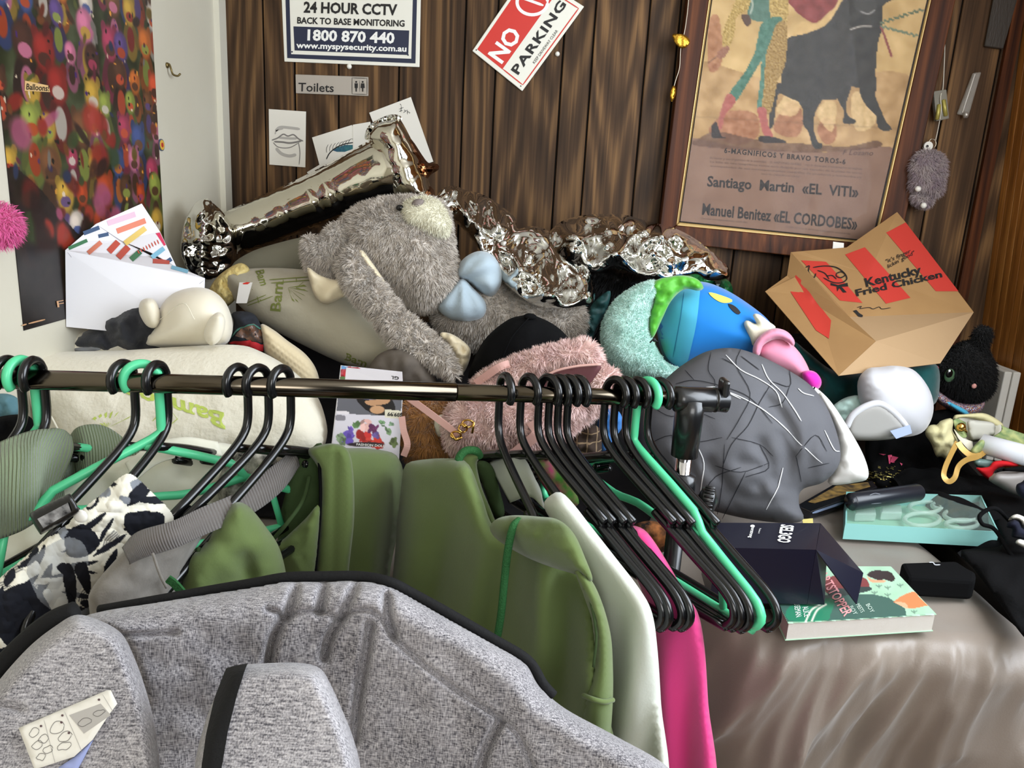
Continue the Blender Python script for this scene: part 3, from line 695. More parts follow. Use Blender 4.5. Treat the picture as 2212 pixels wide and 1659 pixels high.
for k in range(26):
    t = k / 25; x, y = 1240 + 280 * t, 155 - 90 * t; cv.ell(*c4([(x, y + 8 * math.sin(k * 2.1))])[0], 3.4, 2.2, (96, 108, 82), -.3)
    x, y = 1240 + 240 * t, 180 + 65 * t; cv.ell(*c4([(x, y + 6 * math.sin(k * 1.7))])[0], 3.2, 2.2, (112, 124, 98), .3)
    if k < 18: x, y = 1240 + 70 * t * 1.4, 190 + 200 * t * 1.4; cv.ell(*c4([(x, y)])[0], 3.2, 2.6, (136, 70, 64), .9)
# bullfighter: teal suit with gold embroidery
GLD = (176, 146, 80)
cv.poly(c4([(340, -60), (520, -60), (560, 60), (520, 130), (430, 150), (330, 110)]), (78, 112, 96), 16, 12)
cv.poly(c4([(270, -40), (345, -40), (330, 60), (250, 120), (235, 230), (205, 310), (150, 300), (165, 190), (215, 70)]), GLD, 50, 3.5)
cv.poly(c4([(480, -40), (590, -40), (600, 110), (580, 150), (490, 140)]), GLD, 60, 3.5)
cv.poly(c4([(280, 110), (330, 100), (350, 150), (320, 180)]), (82, 56, 40))
cv.poly(c4([(430, 150), (560, 120), (520, 300), (430, 400), (330, 560), (245, 690), (200, 640), (300, 500), (370, 370), (390, 280)]), (72, 116, 98), 22, 10)
cv.poly(c4([(430, 380), (500, 300), (480, 560), (440, 740), (392, 740), (410, 560)]), (78, 122, 104), 22, 10)
cv.poly(c4([(520, 170), (590, 160), (585, 420), (530, 560), (500, 700), (475, 775), (425, 745), (440, 560), (450, 380), (490, 260)]), (156, 124, 66), 60, 3.2)
cv.poly(c4([(190, 640), (245, 690), (170, 790), (150, 880), (125, 860), (140, 760)]), (168, 92, 82), 16, 8)
cv.poly(c4([(392, 740), (450, 745), (465, 850), (500, 940), (440, 930), (410, 830)]), (170, 90, 82), 16, 8)
cv.poly(c4([(85, 850), (110, 830), (130, 880), (150, 930), (190, 945), (90, 940), (78, 890)]), (44, 34, 32)); cv.poly(c4([(410, 930), (500, 935), (580, 960), (570, 980), (420, 970)]), (44, 34, 32))
cv.poly(c4([(160, 320), (200, 320), (190, 360), (150, 400), (115, 390), (125, 350)]), (148, 100, 76), 20, 5); cv.line(c4([(55, 430), (110, 390)]), 1.6, (80, 56, 40))
cv.line(c4([(340, -30), (360, 30), (345, 90)]), 4, (170, 176, 160))
cv.poly(c4([(330, -60), (520, -60), (500, -230), (400, -260), (330, -180)]), GLD, 50, 3.5); cv.ell(*c4([(400, -330)])[0], 15, 20, (158, 108, 80)); cv.poly(c4([(340, -360), (370, -420), (440, -420), (470, -350), (400, -370)]), (38, 30, 28))
cv.put((np.abs(cv.p[:, 1] - (250 + (cv.p[:, 0] - 1470) * .06)) < 1.6) * .18, (90, 70, 50))
pr_ = cv.build('print', lambda x, y: P(x, y, Y=YF + .0125), s, M_PRINT, mask=lambda p: inside(p, np.array([(1588, -364), (2085, -343), (1887, 523), (1467, 480)], float)))
bv = bvh_of(pr_)
M_OLDINK = M('faded_poster_ink', (40, 31, 27), .7); M_OLDINK2 = M('faded_small_ink', (76, 56, 47), .7)
text('lettering', '6-MAGNIFICOS Y BRAVO TOROS-6', (1564, 330), (1826, 355), 11, bv, M_OLDINK, s, bold=.03, spacing=1.2, off=.0003)
text('lettering', 'Santiago  Martin  «EL  VITI»', (1527, 402), (1854, 426), 22, bv, M_OLDINK, s, bold=.028, off=.0003)
text('lettering', 'Manuel Benitez «EL CORDOBES»', (1516, 463), (1851, 496), 24, bv, M_OLDINK, s, bold=.028, off=.0003)
text('lettering', 'En honor y con el permiso de la autoridad    D. ANTONIO NUÑEZ    con la divisa que a continuacion se expresa', (1534, 343), (1862, 367), 4.6, bv, M_OLDINK2, s, off=.0003)
text('lettering', 'La lidia de seis magnificos toros sera dirigida por los espadas de la plaza de toros', (1534, 351), (1862, 376), 4, bv, M_OLDINK2, s, off=.0003)
text('lettering', 'acompañados de sus correspondientes cuadrillas de picadores y banderilleros', (1534, 360), (1860, 385), 4, bv, M_OLDINK2, s, off=.0003)
text('lettering', 'hora de costumbre en punto', (1645, 377), (1727, 383), 3.6, bv, M_OLDINK2, s, off=.0003)
text('lettering', 'Con sus correspondientes cuadrillas', (1513, 473), (1614, 482), 4, bv, M_OLDINK2, s, off=.0003)
text('lettering', 'La plaza de toros se abrira con la anticipacion acostumbrada', (1698, 491), (1836, 507), 4, bv, M_OLDINK2, s, off=.0003)
text('signature', 'F Lozano', (1820, 334), (1886, 336), 11, bv, M_OLDINK2, s, shear=.3, off=.0003)
gl = M('picture_glass', (255, 255, 255), .03, alpha=.05)
add('glass_pane', [P(x, y, Y=YF + .0105) for x, y in FI3], [(0, 3, 2, 1)], gl, s, smooth=False)
# ================================================================== crowded poster on the left wall
s = thing('toy_poster', 'tall glossy poster crowded with colourful shapes on the cream wall', 'poster', (XL, 1.46, .985))
YP0, YP1, ZP0, ZP1 = 1.205, 1.716, .988, 1.86
XPo = XL + .0015
o = box('sheet', (XL + .0003, YP0, ZP0), (.001, 0, 0), (0, YP1 - YP0, 0), (0, 0, ZP1 - ZP0), M('poster_backing', (30, 22, 20), .5), s)
cv = Canvas(0, 0, 511, 870, 2.2, (26, 34, 18))
cv.put(np.ones(len(cv.p)), (40, 46, 22), 40, 60, 3)
pr2 = random.Random(5)
PAL = [(190, 70, 30), (206, 110, 44), (150, 40, 34), (118, 74, 44), (200, 158, 60), (96, 70, 128), (66, 84, 140), (212, 120, 150), (220, 206, 190), (150, 160, 70), (84, 52, 34), (214, 84, 50), (176, 60, 90), (70, 40, 30)]
PAL = [tuple(.78 * q for q in p_) for p_ in PAL]
for row in range(13):
    for colm in range(7):
        X0 = 20 + colm * 74 + pr2.uniform(-20, 20) + (row % 2) * 34; Y0 = 40 + row * 56 + pr2.uniform(-14, 14)
        if Y0 > 740 and X0 < 140: continue
        c1 = hx(pr2.choice(PAL)); c2 = hx(pr2.choice(PAL)); k = pr2.uniform(.9, 1.6)
        cv.ell(X0, Y0 + 42 * k, 20 * k, 30 * k, c1 * .72, pr2.uniform(-.3, .3))
        cv.ell(X0 - 15 * k, Y0 + 34 * k, 6 * k, 20 * k, c1 * .6, .4); cv.ell(X0 + 16 * k, Y0 + 34 * k, 6 * k, 20 * k, c1 * .6, -.4)
        cv.ell(X0, Y0 + 40 * k, 11 * k, 18 * k, c2 * .9)
        if pr2.random() < .6: cv.ell(X0 - 13 * k, Y0 - 16 * k, 6 * k, 8 * k, c1 * .8); cv.ell(X0 + 13 * k, Y0 - 16 * k, 6 * k, 8 * k, c1 * .8)
        cv.ell(X0, Y0, 19 * k, 20 * k, c1, soft=.3); cv.ell(X0 - 4 * k, Y0 - 5 * k, 10 * k, 9 * k, np.clip(c1 * 1.25, 0, 255), soft=.8)
        cv.ell(X0, Y0 + 8 * k, 11 * k, 7 * k, np.clip(c2 * 1.1, 0, 255), a=.9)
        for _ in range(5): cv.ell(X0 + pr2.uniform(-18, 18) * k, Y0 + pr2.uniform(-20, 60) * k, pr2.uniform(1.5, 5), pr2.uniform(1.5, 5), hx(pr2.choice([(20, 14, 12), (206, 186, 160), (24, 18, 18), (210, 140, 50), (60, 30, 90), (90, 30, 24)])))
cv.poly([(-10, 640), (60, 640), (200, 740), (330, 720), (520, 780), (520, 900), (-10, 900)], (20, 12, 11), 16, 30, a=.93)
for k in range(46):
    X0, Y0 = pr2.uniform(30, 330), pr2.uniform(520, 800); c1 = np.array(pr2.choice([(128, 26, 20), (86, 18, 16), (30, 12, 12), (150, 44, 30), (60, 30, 22), (150, 70, 100), (44, 60, 28)]), float)
    cv.ell(X0, Y0, pr2.uniform(8, 30), pr2.uniform(8, 34), c1, pr2.uniform(0, 3), a=.85, soft=.5)
for k in range(60): cv.ell(pr2.uniform(0, 511), pr2.uniform(0, 640), pr2.uniform(3, 12), pr2.uniform(3, 16), hx(pr2.choice(PAL)) * .6, pr2.uniform(0, 3), soft=.5)
cv.poly([(-5, -5), (40, 60), (120, 70), (160, 110), (100, 120), (-5, 90)], (60, 46, 18), 40, 8)
prp = cv.build('print', lambda u, v: np.array([XPo, YP0 + u / 1000., ZP1 - v / 1000.]), s, M_PRINTG)
bv = bvh_of(prp)
poly('small_sign', [[(53, 174), (105, 185), (107, 199), (52, 196)]], bv, M('sign_paper', (214, 176, 120), .6), s, .0008)
text('lettering', 'Balloons!', (55, 193), (104, 197), 13, bv, INK, s, bold=.01, off=.0014)
text('lettering', 'FI', (123, 664), (146, 660), 14, bv, M('poster_pale_ink', (196, 150, 110), .5), s, off=.0012)
strokes('small_print', [[(46, 703), (56, 700)], [(60, 699), (96, 690)]], 3, bv, M('poster_pale_ink', (196, 150, 110), .5), s, .0012)
# ---- brass hook and round badge on the cream wall
h0 = P(362, 152, X=XL); s = thing('wall_hook', 'small brass cup hook screwed into the cream wall', 'hook', h0)
M_BRASS = M('old_brass', (120, 104, 66), .35, metal=.8)
hp = lambda x, y, dx: P(x, y, X=XL) + np.array([dx, 0, 0])
tube('bent_wire', [hp(360, 138, .0), hp(360, 139, .006), hp(360, 150, .010), hp(362, 160, .012), hp(366, 163, .018), hp(368, 158, .022)], .0022, M_BRASS, s, 8, sm=5)
tube('plate', [hp(360, 141, .0), hp(360, 141, .003)], .006, M_BRASS, s, 12)
b0 = P(347, 313, X=XL); s = thing('round_badge', 'small round yellow badge with a red centre on the cream wall', 'badge', b0)
def disc(name, c, r, n, th, mat, parent, sc=(1, 1)):
    n = Vector(n).normalized(); a = n.orthogonal().normalized(); b_ = n.cross(a); V = []
    for k in range(2):
        for i in range(24): V.append(np.array(Vector(c) + n * th * k + (a * math.cos(i * math.pi / 12) + b_ * math.sin(i * math.pi / 12)) * r))
    Fc = [tuple(range(23, -1, -1)), tuple(range(24, 48))] + [(i, (i + 1) % 24, 24 + (i + 1) % 24, 24 + i) for i in range(24)]
    return add(name, V, Fc, mat, parent, smooth=False)
disc('rim', b0, .0125, (1, 0, 0), .003, M('badge_blue', (70, 84, 110), .4), s); disc('face', b0 + np.array([.003, 0, 0]), .0105, (1, 0, 0), .0006, M('badge_yellow', (214, 170, 60), .4), s)
disc('centre', b0 + np.array([.0036, 0, 0]), .005, (1, 0, 0), .0005, M('badge_red', (176, 40, 34), .4), s)
# ---- hanging fluffy key ring with battery box
s = thing('fluffy_key_ring', 'grey purple fluffy rabbit key ring hanging from a white cord', 'key ring', P(2000, 450, Y=YW - .03))
M_CORD = M('white_cord', (226, 220, 204), .7); YK = YW - .02
tube('cord', [P(2041, 96, Y=YW - .004), P(2040, 130, Y=YK), P(2037, 190, Y=YK), P(2032, 208, Y=YK - .012), P(2033, 240, Y=YK - .012), P(2026, 280, Y=YK), P(2021, 303, Y=YK)], .0011, M_CORD, s, 6, sm=5)
bx_ = flat('battery_box', [(2017, 197), (2045, 193), (2051, 256), (2023, 262)], YK - .008, M('clear_grey_plastic', (150, 146, 134), .2, alpha=.75), s, .014); bevel(bx_, .002, 2)
for a, b in (((2029, 226), (2024, 258)), ((2038, 216), (2043, 250))): tube('battery', [P(*a, Y=YK - .010), P(*b, Y=YK - .010)], .005, M('battery_gold', (176, 164, 84), .4, metal=.4), s, 10)
tube('ring', [P(2014 + 8 * math.cos(t), 310 + 10 * math.sin(t), Y=YK) for t in np.arange(14) * .449], .0014, M('ring_steel', (190, 180, 160), .25, metal=1), s, 6, closed=True)
disc('white_eyelet', P(2003, 316, Y=YK), .0115, (0, -1, 0), .006, M_PLAS, s); disc('eyelet_hole', P(2003, 316, Y=YK - .0062), .0035, (0, -1, 0), .0005, INK, s)
M_KFUR = M('mauve_grey_fur', (156, 138, 146), .9, col2=(186, 172, 170), vs_=40, sheen=.3)
kb = puff('body', [(1985, 330), (2005, 325), (2030, 332), (2041, 350), (2040, 380), (2036, 405), (2030, 418), (2014, 422), (1996, 412), (1985, 416), (1966, 400), (1972, 384), (1969, 358)], YK - .025, .03, M_KFUR, s, step=6, hf=lambda x, y: .006 * math.exp(-((x - 2016) ** 2 + (y - 405) ** 2) / 260))
kf = puff('head', [(1975, 415), (1990, 420), (2006, 416), (2014, 424), (2011, 440), (1998, 445), (1985, 442), (1972, 430)], YK - .025, .02, M_KFUR, s, step=5)
for q in ((1983, 408), (1995, 444)): blob('white_bead', P(*q, Y=YK - .052), .0075, M_PLAS, s, 14, 10)
fur('fur', kb, 5000, .012, .0006, M_KFUR, s, comb=(0, 0, -.5), jit=.4, seed=3); fur('fur', kf, 2000, .010, .0006, M_KFUR, s, jit=.4, seed=4)
tube('wire_loop', [P(1976, 456, Y=YK - .01), P(1981, 454, Y=YK - .01), P(1984, 448, Y=YK - .015)], .0008, M('ring_steel', (190, 180, 160), .25, metal=1), s, 6, sm=4)
# ---- dark strap and clear tube on the corner
s = thing('dark_strip', 'dark grey textured strip hanging beside the wall corner', 'strip', P(2085, 120, Y=YW - .01))
o = flat('strip', [(2158, 0 - 60), (2216, -60), (2168, 106), (2128, 100)], YW - .012, M('dark_slate_strip', (58, 52, 46), .5, bump=.4, bs=300, bstretch=(1, 1, .2)), s, .008); bevel(o, .002, 1)
M_CLEAR = M('clear_plastic', (210, 206, 198), .08, alpha=.28)
o = flat('clear_sleeve', [(2104, 157), (2121, 155), (2093, 252), (2070, 246)], YW - .014, M_CLEAR, s, .01); bevel(o, .003, 2)
tube('sleeve_edge', [P(2106, 160, Y=YW - .016), P(2079, 243, Y=YW - .016)], .0016, M('clear_edge', (222, 218, 210), .15), s, 6)
tube('bead', [P(2083, 248, Y=YW - .02), P(2089, 249, Y=YW - .02)], .008, M('crystal_bead', (200, 196, 190), .05, metal=.6), s, 12)
t2 = structure('trim_2', *box_vf((P(2092, 490, Y=YW)[0], YW - .012, 0), (.03, 0, 0), (0, .012, 0), (0, 0, ZC)), M_FRAME)
# ---- little pink plush ball at the left edge
pk = P(-6, 484, X=XL + .03)
s = thing('pink_pompom', 'bright pink fluffy pompom at the cream wall beside the poster', 'pompom', pk - np.array([0, 0, .03]))
M_PINKF = M('hot_pink_fur', (226, 100, 160), .9, sheen=.3)
bb = blob('ball', pk, .027, M_PINKF, s); fur('fur', bb, 3000, .012, .0007, M_PINKF, s, jit=.5, seed=9, front=False)
# ================================================================== bed
M_SHEET = M('taupe_satin_sheet', (136, 124, 112), 0.42, col2=(128, 117, 107), vs_=5, sheen=.25, bump=.12, bs=420)
def yfront(x):
    t = min(1, max(0, (x - .24) / .14)); t = t * t * (3 - 2 * t); return 1.14 * (1 - t) + .955 * t
def bed_pt(u, v):
    x = -0.78 + u * 1.60
    yf = yfront(x)
    # v: 0 back .. 0.6 front edge .. 1 floor
    if v < .62: y = 2.085 + (yf + .05 - 2.085) * (v / .62); z = BED_Z; d = 0
    else:
        d = (v - .62) / .38 * .66
        if d < .08: a = d / .08 * math.pi / 2; y = yf + .05 - .05 * math.sin(a); z = BED_Z - .05 * (1 - math.cos(a))
        else: y = yf; z = BED_Z - .05 - (d - .08)
    # rounded right end
    e = max(0, (x - .70) / .12); z -= .05 * e ** 2.2 * (1 if d < .1 else 0)
    if d > 0: y += max(0, x - .72) ** 2 * 4
    k = min(1, d / .2)
    w1 = noise.noise((x * 9 + d * 4 - 1.2 * d * d, d * 1.6, 0)); w2 = noise.noise((x * 17 + d * 5, d * 2.6, 3)); w3 = noise.noise((x * 34 + d * 6, d * 5, 8))
    fold = (.10 * (.5 - abs(w1)) + .05 * (.4 - abs(w2)) + .018 * (.4 - abs(w3)) - .05) * (.55 * k + .45 * min(1, d / .05)) + .004 * w2 * min(1, d / .05)
    dent = .006 * noise.noise((x * 7, y * 7, 1)) + .003 * noise.noise((x * 18, y * 18, 5)) * (1 if y < 1.4 else .3)
    return (x, y - fold - k * .02, max(.03, z + (dent if d < .05 else 0)))
nu_, nv_ = 300, 170
G = np.array([[bed_pt(j / nu_, i / nv_) for j in range(nu_ + 1)] for i in range(nv_ + 1)])
s = thing('bed', 'bed with a taupe satin sheet falling in folds at the front', 'bed', (0, 1.5, 0))
V, F_ = grid_mesh(G); bs_ = add('sheet', V, [f[::-1] for f in F_], M_SHEET, s); solid(bs_, .004, -1)
box('mattress', (-.77, 1.2, .28), (1.52, 0, 0), (0, .87, 0), (0, 0, .35), M('mattress_white', (220, 216, 208), .8), s, .03)
box('bed_base', (-.76, 1.2, .02), (1.50, 0, 0), (0, .86, 0), (0, 0, .25), M('bed_base_dark', (52, 40, 32), .7), s, .005)
# low chest beside the bed, under the clothes, and a dark filler added underneath the heap to darken its gaps
M_DARK = M('dark_heap_filler', (30, 28, 30), .95, col2=(20, 19, 22), vs_=12, bump=.5, bs=60, bdist=.004)  # dark colour stands in for the shade between the heaped things
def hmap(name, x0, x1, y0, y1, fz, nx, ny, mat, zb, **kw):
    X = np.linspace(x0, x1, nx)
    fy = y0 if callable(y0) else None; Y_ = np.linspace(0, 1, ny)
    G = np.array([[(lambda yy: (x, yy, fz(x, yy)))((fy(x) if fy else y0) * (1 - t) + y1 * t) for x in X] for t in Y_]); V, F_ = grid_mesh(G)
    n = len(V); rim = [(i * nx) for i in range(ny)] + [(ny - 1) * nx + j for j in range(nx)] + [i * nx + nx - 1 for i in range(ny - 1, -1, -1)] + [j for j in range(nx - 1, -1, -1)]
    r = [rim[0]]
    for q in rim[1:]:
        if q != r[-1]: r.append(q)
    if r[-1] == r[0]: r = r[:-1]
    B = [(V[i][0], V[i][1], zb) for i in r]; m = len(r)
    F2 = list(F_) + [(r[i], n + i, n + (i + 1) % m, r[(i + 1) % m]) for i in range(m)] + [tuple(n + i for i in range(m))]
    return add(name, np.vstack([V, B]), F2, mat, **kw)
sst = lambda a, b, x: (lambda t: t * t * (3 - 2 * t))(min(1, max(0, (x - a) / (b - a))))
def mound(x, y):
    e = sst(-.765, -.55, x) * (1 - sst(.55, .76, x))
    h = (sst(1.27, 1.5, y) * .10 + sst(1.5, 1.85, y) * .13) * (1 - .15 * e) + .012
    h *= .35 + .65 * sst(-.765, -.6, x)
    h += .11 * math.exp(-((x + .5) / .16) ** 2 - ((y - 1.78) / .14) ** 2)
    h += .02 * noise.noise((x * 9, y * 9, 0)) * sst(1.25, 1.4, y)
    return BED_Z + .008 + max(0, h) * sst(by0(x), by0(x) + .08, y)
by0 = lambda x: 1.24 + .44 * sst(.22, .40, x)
hmap('dark_heap_filler', -.765, .78, by0, 2.07, mound, 90, 60, M_DARK, BED_Z + .007, label='dark rumpled filler added under the heap of toys to darken its gaps', cat='filler')

# ================================================================== gift bag
setback(-.045)
M_GIFT = M('white_gift_paper', (232, 231, 236), .55, bump=.06, bs=30); M_GREYIN = M('crease_grey', (176, 174, 184), .8)
s = thing('gift_bag', 'white paper gift bag with candle print lying open against the wall', 'bag', P(290, 712, Y=1.48))
A, B, C_, D = P(141, 541, Y=1.372), P(441, 602, Y=1.44), P(437, 735, Y=1.425), P(143, 706, Y=1.365)
bk = np.array([0.015, .16, .035])
bm_ = add('bag_bottom', [A, B, C_, D, A + bk * .02, B + bk * .02, C_ + bk * .02, D + bk * .02], [(0, 3, 2, 1), (4, 5, 6, 7), (0, 1, 5, 4), (1, 2, 6, 5), (2, 3, 7, 6), (3, 0, 4, 7)], M_GIFT, s, smooth=False)
bv = bvh_of(bm_)
strokes('crease', [[(146, 545), (223, 643)], [(440, 606), (405, 632)], [(223, 643), (330, 656)]], 1.4, bv, M_GREYIN, s, .0004)
poly('barcode_label', [[(256, 632), (308, 640), (307, 668), (256, 664)]], bv, M('label_cream', (222, 218, 206), .6), s, .0005)
for i in range(9): strokes('barcode', [[(258 + i * 2.4, 645 + i * .3), (258 + i * 2.4, 663 + i * .3)]], [1.6, .8, 1.2][i % 3], bv, INK, s, .0008, sm=0)
strokes('recycling_mark', [[(287, 640), (306, 642), (305, 664), (287, 662), (287, 640)], [(292, 655), (294, 647), (299, 645), (301, 650), (296, 653)], [(294, 653), (294, 660)]], .8, bv, INK, s, .0008, sm=0)
M_CANDLE = [M('candle_%d' % i, c, .6) for i, c in enumerate([(222, 130, 104), (226, 196, 110), (64, 120, 84), (196, 82, 66), (60, 84, 118), (126, 180, 204), (226, 190, 210)])]
def bagside(name, pts, ys, tris=None):
    V = [P(x, y, Y=yy) for (x, y), yy in zip(pts, ys)]; return solid(add(name, V, tris or [tuple(range(len(V)))], M_GIFT, s, smooth=False), .0012, 0)
sd = bagside('printed_side', [(141, 541), (165, 520), (207, 484), (262, 520), (330, 555), (441, 601)], [1.372, 1.405, 1.45, 1.47, 1.475, 1.442], [(0, 1, 3), (1, 2, 3), (0, 3, 4), (0, 4, 5)])
fp = bagside('printed_flap', [(207, 484), (306, 440), (345, 500), (381, 577), (325, 545), (262, 520)], [1.449, 1.52, 1.52, 1.478, 1.472, 1.466], [(0, 1, 5), (1, 2, 5), (2, 4, 5), (2, 3, 4)])
bv1, bv2 = bvh_of(sd), bvh_of(fp)
def candle(bvx, x, y, dx, dy, wd, k):
    d = np.array([dx, dy], float); n = np.array([-dy, dx]) / np.hypot(dx, dy) * wd / 2; p = np.array([x, y], float)
    poly('candle_print', [[p + n, p + d + n, p + d - n, p - n]], bvx, M_CANDLE[k], s, .0012)
for q in ((148, 538, 40, -18, 8, 2), (190, 548, 28, -24, 10, 0), (235, 545, 20, -22, 14, 3), (255, 558, 22, -24, 14, 3), (283, 562, 20, -18, 12, 2), (180, 505, 34, -13, 9, 4), (212, 511, 22, -5, 8, 4), (330, 565, 36, 2, 10, 3), (370, 578, 36, 10, 8, 5)): candle(bv1, *q)
for q in ((232, 483, 60, -20, 12, 6), (252, 500, 62, -23, 12, 0), (270, 527, 44, -34, 12, 1), (328, 557, 26, -20, 10, 5), (358, 568, 12, -8, 9, 4)): candle(bv2, *q)
for i in range(8): strokes('stripe_print', [[(297 + i * 6, 541 - i * 3.2), (301 + i * 6, 549 - i * 3.0)]], 2.6, bv2, M_CANDLE[3], s, .0012, sm=0)
poly('pink_edge', [[(336, 505), (345, 503), (358, 530), (354, 532)]], bv2, M('hot_pink_print', (214, 60, 96), .5), s, .0013)

setback(0)
# ================================================================== pillows
M_BAMW = M('white_bamboo_cover', (232, 226, 208), .9, bump=.5, bs=130, bdist=.003, sheen=.2); M_BAMG = M('beige_bamboo_cover', (176, 170, 150), .9, bump=.25, bs=160, sheen=.2)
M_BAMINK = M('bamboo_green_ink', (188, 204, 100), .8); M_BAMINK2 = M('bamboo_olive_ink', (122, 130, 70), .8)
s = thing('bamboo_pillow', 'large white pillow with upside down green lettering behind the clothes rail', 'pillow', P(380, 1000, Y=1.22))
dp = lambda x, y: 1.30 - (y - 750) / 250 * .12
b1 = puff('cushion', [(2, 812), (8, 785), (40, 768), (130, 760), (260, 757), (400, 748), (510, 745), (560, 758), (625, 795), (680, 848), (702, 900), (706, 945), (680, 985), (560, 1010), (330, 1015), (150, 985), (75, 905), (30, 850)], dp, .075, M_BAMW, s, step=12, wr=.004, wrs=50, pw=.42)
bv = bvh_of(b1)
text('lettering', 'Bamboo', (484, 893), (262, 826), 34, bv, M_BAMINK, s, bold=.03, up=(0.1, 1))
for ln in ([(352, 918), (372, 890), (384, 905), (360, 925)], [(338, 925), (345, 900)], [(360, 880), (330, 910)]): strokes('bamboo_print', [ln], 2, bv, M_BAMINK, s, .001, sm=0)
for k in range(7): poly('leaf_print', [[(232, 925), (200 + k * 13, 905 - 12 * math.sin(k * .5)), (206 + k * 13, 900 - 12 * math.sin(k * .5))]], bv, M_BAMINK, s, .001)
tube('seam', [P(75, 900, Y=1.205), P(105, 895, Y=1.17), P(130, 935, Y=1.16), P(170, 985, Y=1.16)], .0018, M_BAMW, s, 6, sm=6)
s = thing('white_pillow', 'cream pillow lying under the charcoal cloth by the wall', 'pillow', P(200, 770, Y=1.42))
puff('cushion', [(52, 770), (80, 738), (140, 715), (210, 706), (330, 712), (420, 730), (430, 790), (300, 800), (100, 800)], 1.40, .06, M_BAMW, s, wr=.003)
s = thing('patterned_bamboo_pillow', 'beige pillow with green bamboo lettering under the grey plush rabbit', 'pillow', P(680, 790, Y=1.52))
dp = lambda x, y: 1.56 - (y - 690) / 100 * .05
b2 = puff('cushion', [(482, 604), (492, 587), (560, 579), (640, 581), (700, 592), (780, 640), (850, 690), (910, 740), (915, 790), (870, 812), (800, 800), (740, 785), (660, 748), (590, 712), (540, 680), (508, 650)], dp, .07, M_BAMG, s, step=10, wr=.004, wrs=50)
bv = bvh_of(b2)
text('lettering', 'Bam', (606, 673), (612, 610), 22, bv, M_BAMINK2, s, bold=.02)
text('lettering', 'Bam', (552, 586), (564, 618), 18, bv, M_BAMINK2, s, bold=.02, up=(1, -.2))
text('lettering', 'Bam', (744, 776), (790, 792), 15, bv, M_BAMINK2, s, bold=.02)
strokes('bamboo_print', [[(582, 605), (665, 599)], [(586, 612), (668, 606)], [(532, 655), (575, 637)], [(535, 660), (590, 640)], [(655, 610), (640, 622), (665, 630)], [(545, 625), (565, 650), (548, 655)], [(612, 605), (612, 614)], [(640, 602), (640, 610)], [(556, 640), (560, 655)]], 2, bv, M_BAMINK2, s, .001, sm=0)
for k in range(6): poly('leaf_print', [[(622, 622), (640 + 18 * math.cos(k * .5 - .4), 628 + 22 * math.sin(k * .5 - .6)), (646 + 18 * math.cos(k * .5 - .4), 632 + 22 * math.sin(k * .5 - .6))]], bv, M_BAMINK2, s, .001)
tg = thing('care_label', 'small white care label with a red spot on the beige pillow corner', 'label', P(520, 655, Y=1.5))
lb = flat('tag', [(517, 610), (545, 610), (533, 655), (510, 655)], 1.49, M('satin_white', (226, 222, 216), .4), tg, .0012); bvl = bvh_of(lb)
poly('red_mark', [[(524, 608 + 4), (533, 606 + 4), (541, 610), (535, 614), (526, 614)]], bvl, M_RED, tg, .0006)
s = thing('grey_pillow', 'plain grey green pillow under the foil balloon', 'pillow', P(610, 590, Y=1.78))
puff('cushion', [(500, 575), (540, 545), (600, 525), (660, 512), (700, 520), (715, 570), (690, 610), (600, 620), (520, 605)], 1.74, .06, M('grey_green_cover', (128, 126, 110), .9, bump=.2, bs=120), s, wr=.003)
s = thing('yellow_plush', 'pale yellow crinkled fabric tucked beside the beige pillow', 'cloth', P(480, 660, Y=1.6))
puff('bundle', [(448, 640), (460, 610), (485, 585), (520, 568), (540, 585), (520, 610), (510, 645), (480, 668), (458, 660)], 1.60, .03, M('pale_yellow_chenille', (214, 190, 120), .9, col2=(232, 214, 150), vs_=70, bump=.8, bs=70, bdist=.006), s, step=6, wr=.02, wrs=12)
# ================================================================== cloths by the pillow
s = thing('charcoal_cloth', 'charcoal sweatshirt bundled beside the cream plush toy', 'garment', P(250, 762, Y=1.38))
puff('bundle', [(150, 752), (162, 728), (200, 708), (226, 684), (262, 668), (305, 655), (350, 668), (362, 720), (345, 768), (250, 768), (190, 762)], 1.37, .045, M('charcoal_fleece', (46, 47, 52), .95, bump=.3, bs=200, sheen=.3), s, step=8, wr=.02, wrs=40, seed=3)
puff('grey_lining', [(160, 752), (185, 747), (215, 747), (218, 760), (165, 762)], 1.345, .008, M('grey_jersey', (140, 142, 146), .9), s, step=6)
M_CREAM = M('cream_spandex', (232, 224, 204), .75, sheen=.3, sss=.05)
s = thing('cream_plush', 'round cream plush toy with two stubby limbs on the white pillow', 'soft toy', P(400, 750, Y=1.35))
puff('body', [(318, 748), (316, 728), (338, 700), (346, 665), (372, 635), (415, 621), (455, 626), (486, 652), (502, 692), (500, 725), (484, 745), (430, 752), (370, 752)], 1.345, .075, M_CREAM, s, step=9, pw=.5)
puff('limb', [(300, 672), (303, 652), (318, 644), (334, 648), (344, 668), (346, 692), (336, 708), (320, 706), (308, 692)], 1.315, .028, M_CREAM, s, step=6)
puff('limb', [(440, 728), (445, 702), (458, 682), (474, 674), (486, 688), (484, 716), (472, 738), (455, 746)], 1.268, .02, M_CREAM, s, step=6, hf=lambda x, y: .0012 * math.sin(y * .55))
tube('seam', [P(346, 690, Y=1.29), P(395, 655, Y=1.262), P(420, 690, Y=1.252)], .0008, M_CREAM, s, 6, sm=5)
s = thing('folk_cloth', 'dark cloth with a red and brown printed band beside the cream toy', 'garment', P(535, 758, Y=1.4))
